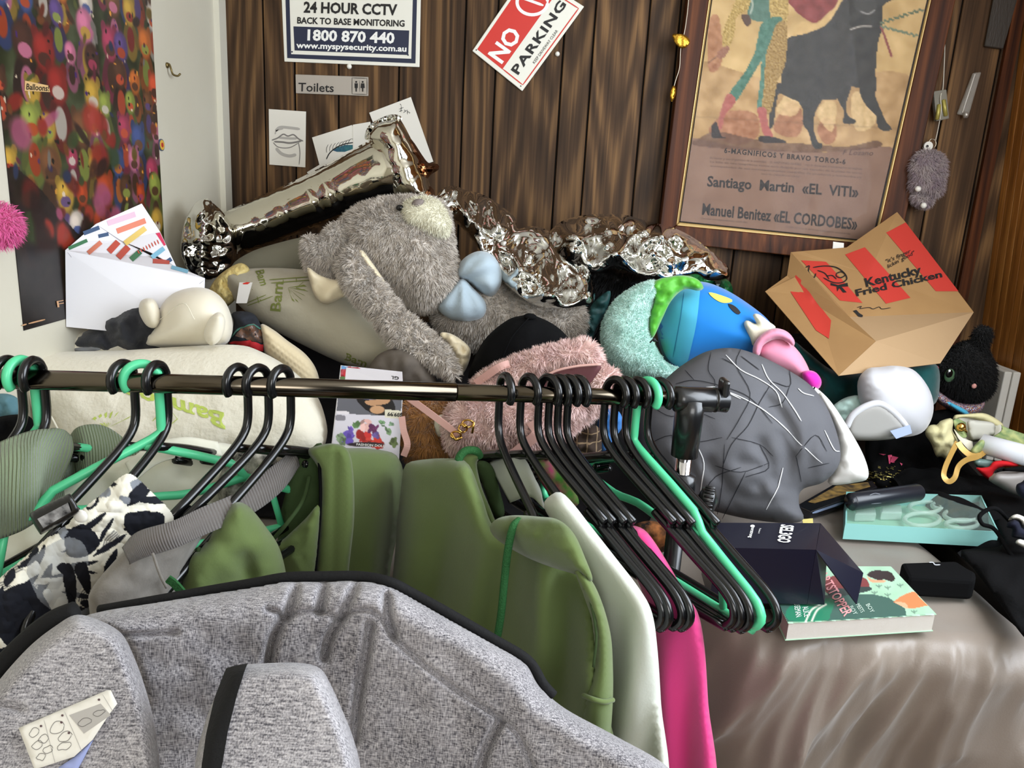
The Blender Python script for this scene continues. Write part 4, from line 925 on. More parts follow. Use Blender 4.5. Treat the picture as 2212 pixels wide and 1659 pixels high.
fb = puff('bundle', [(492, 748), (505, 700), (500, 678), (520, 672), (548, 678), (562, 700), (570, 735), (566, 762), (520, 760)], 1.385, .03, M('dark_navy_cotton', (36, 38, 44), .9, bump=.3, bs=90), s, step=6, wr=.012, wrs=20)
bv = bvh_of(fb)
poly('printed_band', [[(510, 725), (525, 705), (548, 700), (566, 715), (567, 740), (540, 735)]], bv, M('brown_print', (104, 66, 40), .6, col2=(40, 26, 22), vs_=90, coat=.4), s, .002, step=6)
poly('red_band', [[(497, 742), (510, 735), (540, 735), (566, 745), (566, 757), (530, 748)]], bv, M('red_braid', (164, 34, 40), .8), s, .003, step=6)
strokes('teal_piping', [[(502, 730), (520, 710), (545, 703), (562, 712)]], 2.5, bv, M('teal_braid', (60, 104, 92), .7), s, .003)
s = thing('cream_knit', 'cream ribbed knit jumper folded between the two bamboo pillows', 'jumper', P(630, 830, Y=1.42))
kn = M('cream_rib_knit', (212, 196, 162), .95, sheen=.3)
puff('bundle', [(562, 702), (590, 712), (620, 735), (660, 765), (684, 800), (690, 840), (665, 858), (630, 835), (600, 795), (570, 760)], 1.39, .035, kn, s, step=5, hf=lambda x, y: .0022 * math.sin((x - .25 * y) * .85))
s = thing('taupe_cloth', 'dark taupe cloth lump under the long rabbit ear', 'cloth', P(870, 835, Y=1.4))
puff('bundle', [(795, 800), (815, 768), (850, 753), (890, 757), (922, 785), (942, 820), (930, 842), (860, 845), (800, 835)], 1.36, .045, M('taupe_cotton', (98, 90, 82), .85, bump=.15, bs=60), s, step=8, wr=.012, wrs=45, seed=5)

# ================================================================== foil balloons
def crk(x, y):
    return .085 * abs(noise.noise((x / 88, y / 88, 1.0))) + .060 * abs(noise.noise((x / 44 + 5, y / 44, 4.0))) + .008 * abs(noise.noise((x / 20, y / 20, 9.0))) - .03
def foil(name, col, rough=.07, bump=.6, bs=14):
    m = M(name, col, rough, metal=1.0, bump=bump, bs=bs, bdist=.006); return m
M_FOIL = foil('champagne_foil', (218, 213, 198), .06, .2, 9); M_FOILC = foil('crumpled_foil', (226, 226, 222), .05, .1, 40)
s = thing('foil_number_balloon', 'large shiny foil number balloon leaning on the wall behind the plush rabbit', 'balloon', P(700, 560, Y=1.85))
def crimp(x, y):
    t = ((x - 500) * .866 - (y - 500) * .5); v = 0
    for c in (65, 118, 196, 232): v -= .006 * math.exp(-((t - c) / 6.0) ** 2)
    return v
puff('shaft', [(470, 470), (500, 452), (560, 424), (640, 388), (710, 352), (770, 318), (810, 300), (860, 300), (900, 330), (918, 370), (905, 415), (860, 440), (790, 455), (720, 480), (640, 508), (570, 535), (510, 548), (480, 520)], lambda x, y: 1.90 - (x - 700) * .00004, .085, M_FOIL, s, step=9, hf=crimp, wr=.004, wrs=70)
puff('flag', [(792, 300), (800, 278), (815, 262), (838, 256), (858, 252), (870, 266), (886, 296), (905, 335), (925, 385), (930, 425), (905, 445), (860, 440), (835, 410), (822, 360), (812, 320)], 1.875, .075, M_FOIL, s, step=8, wr=.006, wrs=26, seed=2)
M_FOILB = foil('bronze_foil', (150, 104, 74), .12, .6, 20)
puff('side_gusset', [(880, 300), (892, 305), (912, 335), (926, 352), (945, 354), (948, 366), (930, 378), (922, 395), (938, 412), (938, 440), (915, 450), (895, 430), (885, 380)], 1.87, .035, [M_FOILB], s, step=7, wr=.02, wrs=14, smooth=False)
puff('crimped_rim', [(788, 300), (790, 284), (800, 268), (820, 256), (845, 247), (864, 250), (868, 258), (845, 259), (822, 266), (806, 280), (798, 300)], 1.865, .006, M_FOILC, s, step=4, wr=.012, wrs=6, smooth=False)
puff('tail', [(390, 540), (396, 490), (410, 455), (428, 432), (446, 428), (462, 440), (484, 462), (505, 500), (512, 545), (500, 580), (470, 600), (440, 610), (415, 595), (400, 575)], lambda x, y: 1.70 + (x - 390) * .0012, .035, M_FOILC, s, step=6, hf=lambda x, y: crk(x * 1.3, y * 1.3))
s = thing('crumpled_foil_balloon', 'deflated silver foil balloon crumpled over the heap below the panelling', 'balloon', P(1250, 665, Y=1.8))
puff('foil_sheet', [(942, 436), (955, 408), (985, 401), (1000, 409), (1042, 420), (1082, 444), (1112, 470), (1118, 494), (1150, 488), (1186, 500), (1195, 530), (1230, 560), (1268, 578), (1284, 620), (1280, 656), (1240, 664), (1200, 665), (1158, 660), (1112, 632), (1082, 602), (1062, 572), (1040, 545), (1005, 500), (965, 460)], lambda x, y: 1.85 - (y - 430) * .0016, .03, M_FOILC, s, step=6, hf=crk)
puff('foil_sheet', [(1178, 520), (1195, 492), (1222, 474), (1268, 464), (1310, 462), (1345, 463), (1400, 478), (1455, 492), (1502, 516), (1548, 552), (1576, 582), (1570, 602), (1530, 606), (1500, 592), (1440, 606), (1392, 598), (1330, 580), (1290, 588), (1240, 575), (1200, 550)], lambda x, y: 1.85 - (y - 460) * .0013, .035, M_FOILC, s, step=6, hf=lambda x, y: crk(x + 300, y))
puff('printed_back', [(1275, 585), (1330, 575), (1390, 592), (1440, 604), (1500, 590), (1560, 600), (1580, 615), (1582, 645), (1560, 660), (1520, 650), (1470, 640), (1400, 620), (1350, 628), (1300, 615)], 1.86, .02, M('black_green_foil', (16, 30, 26), .2, metal=.3, col2=(30, 120, 60), vs_=18, bump=.5, bs=30), s, step=8, wr=.02, wrs=18, smooth=False)
# ================================================================== large grey plush rabbit
M_RAB = M('grey_plush_fur', (198, 188, 177), .95, col2=(212, 203, 192), vs_=50, sheen=.4, bump=.5, bs=120, bdist=.004); M_SATIN = M('cream_satin', (222, 208, 176), .5, sheen=.2)
M_MUZ = M('ivory_plush', (226, 222, 200), .95, sheen=.3, bump=.4, bs=150)
s = thing('plush_rabbit', 'large grey plush rabbit with long lined ears and blue bow slumped on the pile', 'soft toy', P(980, 800, Y=1.6))
bd_ = puff('body', [(938, 690), (950, 650), (1000, 615), (1060, 595), (1130, 622), (1200, 645), (1255, 662), (1264, 690), (1258, 722), (1225, 745), (1100, 752), (1010, 750), (958, 725)], 1.66, .09, M_RAB, s, step=10, wr=.008, wrs=40)
hd = puff('head', [(732, 520), (738, 482), (762, 456), (800, 438), (850, 428), (900, 428), (938, 433), (962, 452), (972, 495), (978, 545), (989, 580), (988, 612), (974, 642), (946, 662), (908, 669), (876, 650), (832, 622), (782, 592), (748, 562)], 1.60, .12, M_RAB, s, step=9, wr=.006, wrs=30, pw=.5)
er = puff('ear', [(655, 535), (662, 511), (690, 516), (715, 490), (740, 484), (748, 520), (742, 560), (748, 600), (735, 618), (700, 604), (668, 582)], 1.54, .03, M_RAB, s, step=7, wr=.008, wrs=22)
puff('ear_lining', [(664, 578), (690, 594), (722, 604), (742, 600), (757, 630), (735, 645), (706, 657), (684, 646), (672, 618)], 1.475, .014, M_SATIN, s, step=6, hf=lambda x, y: .006 * math.sin(x * .09 + y * .05))
el = puff('ear', [(730, 575), (738, 548), (765, 529), (785, 545), (800, 580), (832, 622), (880, 678), (930, 720), (968, 758), (988, 800), (986, 818), (960, 806), (915, 790), (868, 768), (838, 732), (808, 690), (770, 650), (742, 612)], lambda x, y: 1.50 - (y - 560) * .0006, .038, M_RAB, s, step=8, wr=.008, wrs=26)
puff('ear_lining', [(772, 548), (782, 540), (800, 562), (828, 602), (850, 640), (840, 640), (812, 606), (790, 575)], 1.478, .012, M_SATIN, s, step=5)
puff('ear_lining', [(950, 722), (972, 720), (1002, 738), (1017, 758), (1010, 790), (995, 812), (985, 800), (975, 760)], 1.40, .02, M_SATIN, s, step=6, wr=.02, wrs=14)
mz = puff('muzzle', [(864, 470), (868, 446), (888, 430), (918, 425), (948, 436), (966, 462), (972, 492), (962, 512), (925, 512), (895, 502), (872, 490)], 1.53, .055, M_MUZ, s, step=7)
ns = puff('nose', [(889, 442), (896, 431), (912, 430), (917, 438), (908, 452), (898, 455)], 1.493, .012, M('grey_velour_nose', (132, 122, 118), .9), s, step=4)
for q in ((869, 484), (864, 449)): blob('eye', P(*q, Y=1.505), (.008, .006, .006), M('black_glass_eye', (12, 10, 10), .08), s, 12, 8)
M_BOW = M('pale_blue_jersey', (170, 186, 196), .9, bump=.2, bs=220, sheen=.3)
puff('bow_loop', [(985, 596), (998, 562), (1030, 543), (1060, 548), (1080, 575), (1083, 612), (1064, 640), (1040, 632), (1012, 610)], 1.57, .045, M_BOW, s, step=7, hf=lambda x, y: .004 * math.sin(math.atan2(y - 605, x - 990) * 9))
puff('bow_loop', [(946, 668), (952, 642), (982, 612), (1000, 602), (1022, 622), (1048, 652), (1047, 680), (1022, 693), (978, 691)], 1.555, .04, M_BOW, s, step=7, hf=lambda x, y: .004 * math.sin(math.atan2(y - 605, x - 1000) * 9))
for sr, n, sd in ((hd, 42000, 1), (el, 19000, 2), (er, 8000, 3), (bd_, 18000, 4)): fur('fur', sr, n, .011, .0008, M_RAB, s, comb=(.05, -.1, -.35), jit=.35, seed=sd, clump=.012)
fur('fur', mz, 5000, .006, .0006, M_MUZ, s, jit=.4, seed=8)
# ================================================================== middle and right of the heap
M_BLK = M('black_cotton', (13, 13, 14), .95, bump=.25, bs=150, spec=.1); M_BLKK = M('black_knit', (12, 12, 13), .95, bump=.5, bs=200, spec=.1)
s = thing('black_hat', 'black hat crown poking up behind the pink fluffy bag', 'hat', P(1130, 830, Y=1.4))
puff('crown', [(1014, 822), (1020, 785), (1048, 732), (1095, 692), (1130, 681), (1150, 680), (1195, 700), (1228, 730), (1250, 770), (1240, 815), (1150, 840), (1060, 842)], 1.37, .06, M_BLK, s, step=9, wr=.004, wrs=50)
blob('button', P(1145, 684, Y=1.345), (.012, .010, .006), M_BLK, s, 14, 8)
tube('seam', [P(1145, 684, Y=1.338), P(1105, 730, Y=1.315), P(1075, 800, Y=1.31)], .001, M_BLKK, s, 6, sm=5)
# ---- black wig / lace and teal scarf behind
s = thing('black_wig', 'tangled black hair piece between the foil and the blue plush toy', 'wig', P(1290, 800, Y=1.7))
wg = puff('mass', [(1225, 590), (1290, 575), (1350, 585), (1405, 600), (1392, 625), (1352, 650), (1322, 695), (1308, 770), (1290, 800), (1262, 800), (1262, 740), (1278, 665), (1262, 620)], 1.80, .03, M('black_hair', (10, 10, 11), .55), s, step=8, wr=.012, wrs=20)
fur('hair', wg, 2600, .045, .0006, M('black_hair', (10, 10, 11), .55), s, comb=(-.3, -.1, -1.0), jit=.35, seed=12)
s = thing('teal_scarf', 'dark teal chiffon scarf hanging below the crumpled foil', 'scarf', P(1275, 740, Y=1.66))
puff('cloth', [(1250, 740), (1262, 690), (1285, 650), (1318, 628), (1312, 665), (1290, 705), (1272, 748), (1256, 752)], 1.70, .012, M('teal_chiffon', (44, 92, 90), .6, col2=(28, 60, 60), vs_=30), s, step=6, wr=.02, wrs=14)
# ---- pink fluffy shoulder bag
M_PINK = M('blush_faux_fur', (240, 212, 203), .95, col2=(232, 200, 196), vs_=30, sheen=.4); M_STRAP = M('blush_leather', (206, 160, 150), .5)
s = thing('fluffy_pink_bag', 'blush pink fluffy shoulder bag with gold clasp behind the rail', 'handbag', P(1140, 985, Y=1.2))
ff = puff('bag_flap', [(1022, 832), (1060, 800), (1110, 777), (1190, 750), (1262, 737), (1284, 748), (1300, 786), (1262, 795), (1190, 800), (1150, 822), (1110, 850), (1050, 850)], 1.20, .04, M_PINK, s, step=9, wr=.006, wrs=30)
fb = puff('bag_body', [(962, 905), (985, 872), (1030, 845), (1100, 835), (1160, 850), (1230, 845), (1285, 800), (1318, 798), (1340, 822), (1330, 860), (1285, 895), (1238, 930), (1205, 962), (1150, 985), (1080, 992), (1005, 990), (968, 962)], 1.17, .055, M_PINK, s, step=9, wr=.006, wrs=30)
puff('bag_lining', [(1150, 845), (1175, 815), (1225, 795), (1296, 787), (1285, 815), (1255, 845), (1200, 856)], 1.118, .004, M('plum_lining', (96, 56, 58), .7), s, step=8)
for sr, n, sd in ((ff, 9000, 21), (fb, 12000, 22)): fur('fur', sr, int(n * 1.7), .010, .0006, M_PINK, s, comb=(.1, -.1, -.15), jit=.45, seed=sd, clump=.02)
tube('flap_edge', [P(1152, 838, Y=1.11), P(1190, 806, Y=1.11), P(1240, 792, Y=1.11), P(1298, 787, Y=1.112)], .002, M_STRAP, s, 8, sm=6)
def band(name, pts, wd, th, mat, parent, up=(0, -1, 0), sm=6):
    """flat strap: world points, width along the cross of the path with up"""
    p = catmull([np.asarray(q, float) for q in pts], sm); t = np.gradient(p, axis=0); t /= np.linalg.norm(t, axis=1, keepdims=True)
    u = np.asarray(up, float); sd = np.cross(t, u); sd /= (np.linalg.norm(sd, axis=1, keepdims=True) + 1e-9); nn = np.cross(sd, t)
    V = np.stack([p + sd * wd / 2 + nn * th / 2, p - sd * wd / 2 + nn * th / 2, p - sd * wd / 2 - nn * th / 2, p + sd * wd / 2 - nn * th / 2], 1).reshape(-1, 3); k = len(p)
    Fc = [(4 * i + a, 4 * i + (a + 1) % 4, 4 * i + 4 + (a + 1) % 4, 4 * i + 4 + a) for i in range(k - 1) for a in range(4)] + [(3, 2, 1, 0), (4 * k - 4, 4 * k - 3, 4 * k - 2, 4 * k - 1)]
    return add(name, V, Fc, mat, parent, smooth=False)
band('strap', [P(1028, 828, Y=1.165), P(1075, 795, Y=1.155), P(1100, 785, Y=1.16)], .012, .002, M_STRAP, s)
band('strap', [P(870, 850, Y=1.13), P(925, 890, Y=1.12), P(978, 930, Y=1.11), P(985, 942, Y=1.11)], .010, .002, M_STRAP, s)
band('strap', [P(872, 985, Y=1.13), P(880, 960, Y=1.13), P(872, 930, Y=1.14), P(868, 900, Y=1.15)], .010, .002, M_STRAP, s)
M_GOLDC = M('gold_clasp', (214, 170, 90), .2, metal=1)
for c, r, rx in (((985, 940), 11, 8), ((1000, 925), 9, 9), ((1010, 915), 12, 8)):
    tube('clasp_ring', [P(c[0] + r * math.cos(t), c[1] + rx * math.sin(t), Y=1.105 + .004 * math.sin(t * 2)) for t in np.arange(12) * .5236], .0016, M_GOLDC, s, 8, closed=True)
tube('clasp_bar', [P(1024, 912, Y=1.10), P(1020, 936, Y=1.10)], .0018, M_GOLDC, s, 8); tube('clasp_hook', [P(975, 935, Y=1.105), P(985, 950, Y=1.10), P(998, 945, Y=1.10)], .0018, M_GOLDC, s, 8, sm=4)
band('side_tab', [P(1148, 910, Y=1.105), P(1160, 935, Y=1.10), P(1135, 960, Y=1.10), P(1105, 985, Y=1.10)], .016, .002, M_STRAP, s)
# ---- tan plush
M_TAN = M('tan_plush_fur', (176, 124, 68), .95, col2=(190, 138, 82), vs_=30, sheen=.4)
s = thing('tan_plush', 'tan plush animal with a cream patch beside the doll box', 'soft toy', P(930, 1005, Y=1.25))
tb = puff('body', [(868, 885), (890, 868), (940, 864), (985, 872), (1000, 905), (985, 950), (1000, 990), (960, 1008), (895, 1005), (872, 960)], 1.25, .04, M_TAN, s, step=8, wr=.008, wrs=24)
puff('belly', [(938, 905), (958, 895), (978, 910), (972, 935), (950, 945), (938, 930)], 1.208, .02, M_MUZ, s, step=6)
fur('fur', tb, 8000, .010, .0007, M_TAN, s, comb=(.1, -.1, -.3), jit=.35, seed=31, clump=.015)
# ---- doll box
s = thing('doll_box', 'upside down doll box with printed flowers behind the clothes rail', 'box', P(790, 990, Y=1.17))
M_CARD = M('white_card', (226, 222, 226), .45)
T0, T1 = P(736, 789, Y=1.27), P(869, 803, Y=1.27); U0, U1 = P(731, 836, Y=1.195), P(871, 842, Y=1.195); B0, B1 = P(713, 985, Y=1.165), P(862, 995, Y=1.165)
bk = np.array([0, .06, .0])
V = [T0, T1, U1, U0, B0, B1, T0 + bk * .2 + (B0 - U0), T1 + bk * .2 + (B1 - U1)]
bx1 = add('carton', V, [(0, 3, 2, 1), (3, 4, 5, 2), (4, 6, 7, 5), (0, 1, 7, 6), (0, 6, 4, 3), (1, 2, 5, 7)], M_CARD, s, smooth=False); bv = bvh_of(bx1)
cv = Canvas(712, 786, 874, 996, 1.6, (226, 222, 228))
cv.poly([(735, 790), (775, 792), (772, 815), (733, 822)], (170, 60, 70), 60, 6); cv.ell(742, 794, 9, 4, (110, 160, 210)); cv.ell(748, 808, 7, 6, (196, 50, 60)); cv.ell(765, 805, 7, 6, (120, 60, 140)); cv.ell(740, 818, 8, 4, (90, 120, 70))
cv.poly([(731, 836), (871, 842), (872, 900), (727, 893)], (104, 104, 112), sm=False); cv.poly([(727, 893), (872, 900), (862, 996), (712, 986)], (224, 220, 230), sm=False)
cv.poly([(770, 860), (800, 850), (845, 862), (852, 890), (820, 897), (790, 885)], (24, 20, 22)); cv.ell(815, 885, 16, 9, (206, 160, 120)); cv.poly([(790, 866), (840, 862), (835, 872), (800, 876)], (196, 150, 112)); cv.ell(800, 858, 20, 5, (120, 140, 200))
cv.poly([(832, 884), (872, 888), (872, 906), (832, 902)], (228, 222, 200), sm=False); cv.poly([(728, 888), (752, 889), (752, 895), (728, 893)], (236, 230, 236)); cv.poly([(726, 897), (745, 898), (744, 908), (725, 907)], (140, 136, 146))
fl_ = random.Random(3)
for x, y, r, c in ((752, 945, 14, (104, 84, 176)), (756, 930, 8, (120, 96, 190)), (788, 948, 16, (190, 52, 50)), (800, 955, 10, (204, 70, 60)), (822, 955, 15, (206, 62, 50)), (790, 918, 12, (222, 176, 170)), (806, 925, 11, (110, 50, 96)), (812, 940, 8, (120, 100, 170)), (770, 918, 8, (96, 130, 84)), (848, 952, 12, (104, 120, 72)), (838, 930, 8, (120, 150, 110)), (826, 915, 7, (110, 146, 104)), (735, 945, 9, (130, 150, 120)), (740, 955, 8, (120, 140, 110)), (845, 916, 5, (120, 150, 120))):
    for _ in range(9): cv.ell(x + fl_.uniform(-.7, .7) * r, y + fl_.uniform(-.7, .7) * r, r * fl_.uniform(.4, .8), r * fl_.uniform(.25, .5), np.array(c) * fl_.uniform(.75, 1.2), fl_.uniform(0, 3))
cv.ell(790, 960, 40, 5, (60, 50, 56))
cv.build('print', lambda x, y: onto(bv, x, y, .0006), s, M_PRINTG, mask=lambda p: inside(p, np.array([(737, 790), (868, 804), (870, 842), (861, 994), (714, 984), (732, 836)], float)))
bvp = bv
text('lettering', 'GLITTERATI', (862, 815), (784, 808), 7, bvp, INK, s, bold=.02, off=.0012); text('lettering', '$39.99', (870, 893), (838, 890), 8, bvp, INK, s, bold=.02, off=.0012)
text('lettering', 'FASHION DOLL', (770, 962), (832, 966), 5, bvp, WHITE_INK, s, bold=.03, off=.0012)
for i in range(8): strokes('barcode', [[(838 + i * 3.6, 894.5), (838 + i * 3.6, 899)]], 1.4, bvp, INK, s, .0012, sm=0)
# ---- plaid shirt and blue cloth
s = thing('plaid_shirt', 'brown plaid shirt crumpled under the pink bag', 'garment', P(1260, 985, Y=1.2))
pm = M('brown_plaid', (58, 44, 34), .9); nt = pm.node_tree; tcn = nt.nodes.new('ShaderNodeTexCoord'); pb = nt.nodes['Principled BSDF']
def add_lines(m, axes, scale, col_a, col_b, width):
    nt = m.node_tree; N = nt.nodes; tc = N.new('ShaderNodeTexCoord'); sep = N.new('ShaderNodeSeparateXYZ'); nt.links.new(tc.outputs['Object'], sep.inputs[0]); acc = None
    for ax in axes:
        mu = N.new('ShaderNodeMath'); mu.operation = 'MULTIPLY'; mu.inputs[1].default_value = scale; nt.links.new(sep.outputs[ax], mu.inputs[0])
        fr_ = N.new('ShaderNodeMath'); fr_.operation = 'FRACT'; nt.links.new(mu.outputs[0], fr_.inputs[0])
        lt = N.new('ShaderNodeMath'); lt.operation = 'LESS_THAN'; lt.inputs[1].default_value = width; nt.links.new(fr_.outputs[0], lt.inputs[0])
        if acc is None: acc = lt.outputs[0]
        else:
            mx = N.new('ShaderNodeMath'); mx.operation = 'MAXIMUM'; nt.links.new(acc, mx.inputs[0]); nt.links.new(lt.outputs[0], mx.inputs[1]); acc = mx.outputs[0]
    mix = N.new('ShaderNodeMix'); mix.data_type = 'RGBA'; mix.inputs['A'].default_value = lin(col_a); mix.inputs['B'].default_value = lin(col_b)
    nt.links.new(acc, mix.inputs['Factor']); nt.links.new(mix.outputs['Result'], N['Principled BSDF'].inputs['Base Color'])
add_lines(pm, (0, 2), 62, (52, 40, 32), (120, 100, 76), .12)
puff('bundle', [(1215, 960), (1235, 935), (1270, 918), (1295, 925), (1300, 960), (1290, 1005), (1230, 1005)], 1.19, .025, pm, s, step=7, wr=.012, wrs=20)
s = thing('blue_towel', 'small patch of bright blue towel beside the grey pillow', 'towel', P(1315, 985, Y=1.22))
puff('bundle', [(1292, 905), (1310, 880), (1338, 890), (1345, 920), (1325, 950), (1305, 975), (1290, 960)], 1.215, .02, M('bright_blue_towel', (62, 116, 178), .95, bump=.6, bs=160), s, step=7, wr=.012, wrs=16)
# ---- blue plush with aqua hood
M_BLUE = M('royal_blue_spandex', (16, 122, 204), .7, sheen=.25, bump=.06, bs=60); M_SKY = M('sky_blue_spandex', (76, 178, 214), .7, sheen=.25); M_AQUA = M('aqua_plush', (204, 236, 227), .95, sheen=.4, bump=.4, bs=120)
M_LIME = M('lime_satin', (84, 178, 40), .55, sheen=.3, bump=.3, bs=40); M_ROSE = M('rose_spandex', (226, 146, 172), .75, sheen=.3); M_MAG = M('magenta_spandex', (214, 36, 168), .7, sheen=.3)
s = thing('blue_plush', 'bright blue plush toy with pink snout in a fluffy aqua hood', 'soft toy', P(1520, 830, Y=1.56))
dpb = lambda x, y: 1.60 - (x - 1500) * .0001
bb = puff('body', [(1418, 700), (1428, 650), (1460, 620), (1510, 608), (1560, 622), (1615, 655), (1660, 692), (1680, 730), (1672, 770), (1620, 790), (1540, 800), (1470, 805), (1432, 770)], dpb, .10, M_BLUE, s, step=9)
bv = bvh_of(bb)
poly('band_panel', [[(1420, 690), (1440, 645), (1468, 620), (1509, 615), (1510, 650), (1504, 700), (1494, 745), (1478, 790), (1440, 770)]], bv, M_SKY, s, .0012, step=10, smooth_outline=True)
strokes('seam', [[(1478, 632), (1470, 690), (1455, 770)]], 1.5, bv, M('seam_blue', (40, 120, 160), .8), s, .0022)
poly('yellow_patch', [[(1530, 633), (1548, 636), (1580, 648), (1578, 654), (1560, 655), (1542, 646)]], bv, M('lemon_felt', (222, 206, 96), .8), s, .0015, step=6, smooth_outline=True)
poly('eye_patch', [[(1572, 657), (1586, 662), (1599, 676), (1592, 680), (1578, 668)]], bv, INK, s, .0018, step=6, smooth_outline=True)
puff('muzzle_patch', [(1607, 700), (1614, 692), (1634, 700), (1626, 680), (1640, 679), (1660, 694), (1676, 708), (1660, 722), (1640, 735), (1628, 748), (1615, 722)], 1.505, .018, M_MUZ, s, step=5)
puff('snout', [(1636, 770), (1640, 745), (1668, 727), (1695, 732), (1722, 755), (1742, 785), (1750, 812), (1730, 818), (1700, 805), (1660, 790)], 1.50, .035, M_ROSE, s, step=7)
puff('upper_lip', [(1627, 768), (1628, 745), (1645, 722), (1672, 709), (1700, 716), (1716, 735), (1714, 748), (1700, 738), (1675, 733), (1650, 745), (1640, 768)], 1.47, .02, M_ROSE, s, step=6)
puff('nose_tip', [(1732, 808), (1744, 800), (1762, 804), (1774, 820), (1772, 836), (1756, 846), (1742, 832)], 1.47, .02, M_MAG, s, step=6)
hdx = puff('hood', [(1300, 720), (1308, 682), (1335, 645), (1375, 618), (1412, 607), (1422, 622), (1410, 660), (1402, 700), (1412, 745), (1440, 785), (1472, 800), (1462, 822), (1420, 826), (1370, 816), (1330, 795), (1306, 760)], 1.53, .06, M_AQUA, s, step=8, wr=.005, wrs=30)
fur('fur', hdx, 26000, .0045, .0006, M_AQUA, s, comb=(-.1, -.1, -.2), jit=.4, seed=41, clump=.02)
puff('hood_lining', [(1410, 612), (1440, 598), (1480, 595), (1508, 604), (1520, 622), (1508, 628), (1478, 625), (1450, 650), (1430, 690), (1412, 728), (1404, 722), (1402, 690), (1412, 650)], 1.512, .018, M_LIME, s, step=6, wr=.014, wrs=16)
strokes('hood_rim', [[(1412, 740), (1430, 772), (1458, 792)]], 4, bvh_of(hdx, bb), M_LIME, s, .004)
tube('drawcord', [P(1404, 740, Y=1.47), P(1412, 733, Y=1.465), P(1420, 738, Y=1.465)], .0015, INK, s, 6, sm=4); blob('cord_knot', P(1413, 734, Y=1.462), .004, INK, s, 10, 8)
# ---- grey geometric pillow
M_GEO = M('slate_grey_cotton', (92, 92, 96), .75, bump=.1, bs=300, col2=(86, 86, 90), vs_=8); M_WCOT = M('white_cotton', (226, 224, 220), .8, bump=.1, bs=60)
s = thing('geometric_pillow', 'slate grey pillow with fine black and white lines and white reverse', 'pillow', P(1600, 1130, Y=1.22))
dpg = lambda x, y: 1.31 - (y - 750) * .00024
def groove(lines, wd, dep_):
    segs = [catmull(l, 5) for l in lines]; A = np.vstack([q[:-1] for q in segs]); B = np.vstack([q[1:] for q in segs]); d = B - A; L = (d ** 2).sum(1) + 1e-9
    def f(x, y):
        r = np.array([x, y]) - A; t = np.clip((r * d).sum(1) / L, 0, 1); D = np.sqrt(((r - t[:, None] * d) ** 2).sum(1)).min(); return -dep_ * math.exp(-(D / wd) ** 2)
    return f
gc1 = groove([[(1640, 960), (1662, 1010), (1640, 1050)], [(1735, 1062), (1690, 1050), (1640, 1010), (1600, 1000)], [(1735, 1100), (1680, 1085), (1620, 1080), (1560, 1060)], [(1700, 1030), (1705, 980), (1690, 940)], [(1760, 1035), (1750, 980), (1760, 930)], [(1800, 1000), (1780, 960)], [(1590, 1105), (1560, 1040), (1530, 1000)], [(1520, 1090), (1490, 1020), (1470, 960)], [(1655, 860), (1690, 900), (1720, 960)], [(1450, 1050), (1430, 990)]], 15, .010)
creases = lambda x, y: gc1(x, y) + .010 * noise.noise((x / 110, y / 110, 0)) + .003 * noise.noise((x / 40, y / 40, 3))
gp = puff('cushion', [(1376, 915), (1402, 862), (1442, 815), (1482, 783), (1530, 758), (1585, 752), (1640, 768), (1700, 798), (1748, 830), (1782, 872), (1806, 930), (1816, 980), (1808, 1012), (1778, 1042), (1732, 1058), (1726, 1090), (1736, 1122), (1695, 1130), (1600, 1118), (1500, 1090), (1430, 1050), (1385, 985)], dpg, .085, M_GEO, s, step=9, hf=creases, pw=.5)
puff('white_reverse', [(1755, 835), (1790, 862), (1830, 920), (1866, 985), (1876, 1030), (1850, 1042), (1790, 1046), (1800, 1010), (1808, 960), (1795, 900)], 1.31, .03, M_WCOT, s, step=8, wr=.008, wrs=26)
bv = bvh_of(gp)
M_LNB = M('line_black', (34, 34, 38), .8); M_LNW = M('line_white', (214, 214, 214), .8)
strokes('black_line', [[(1460, 830), (1500, 822), (1560, 835), (1620, 860), (1668, 915)], [(1536, 762), (1530, 800), (1545, 830), (1520, 880)], [(1600, 755), (1590, 790), (1620, 850), (1600, 900), (1570, 950)], [(1590, 790), (1560, 775)],
   [(1668, 825), (1640, 870), (1615, 920), (1580, 960), (1560, 1010)], [(1668, 825), (1705, 835), (1705, 800)], [(1705, 835), (1690, 870), (1660, 880)], [(1580, 945), (1640, 960), (1670, 985)], [(1640, 960), (1660, 1010), (1610, 1030)], [(1545, 1005), (1600, 1020), (1660, 1000)],
   [(1565, 960), (1560, 1040), (1550, 1110)], [(1510, 1080), (1545, 1030), (1600, 1010)], [(1720, 985), (1760, 940), (1785, 975)], [(1410, 880), (1450, 900), (1500, 890), (1545, 905)], [(1400, 960), (1450, 940), (1500, 955), (1560, 945)], [(1450, 940), (1470, 1010), (1455, 1060)], [(1610, 1020), (1580, 1080), (1560, 1120)], [(1745, 1010), (1790, 1000)], [(1720, 985), (1730, 1040)], [(1480, 800), (1500, 822)], [(1640, 800), (1600, 770)]], 1.5, bv, M_LNB, s, .0012, sm=4)
strokes('white_line', [[(1520, 838), (1580, 850), (1640, 880), (1690, 920), (1730, 960), (1775, 1000)], [(1568, 768), (1600, 800), (1640, 820), (1675, 845), (1690, 880)], [(1645, 788), (1660, 820), (1690, 850), (1715, 885), (1730, 910)], [(1500, 840), (1545, 836)], [(1723, 840), (1735, 850), (1757, 856)], [(1780, 930), (1800, 970), (1812, 975)],
   [(1690, 1010), (1682, 1045), (1676, 1060), (1655, 1100)], [(1505, 960), (1520, 1000), (1514, 1060), (1508, 1100)], [(1575, 850), (1600, 862)]], 1.9, bv, M_LNW, s, .0014, sm=4)
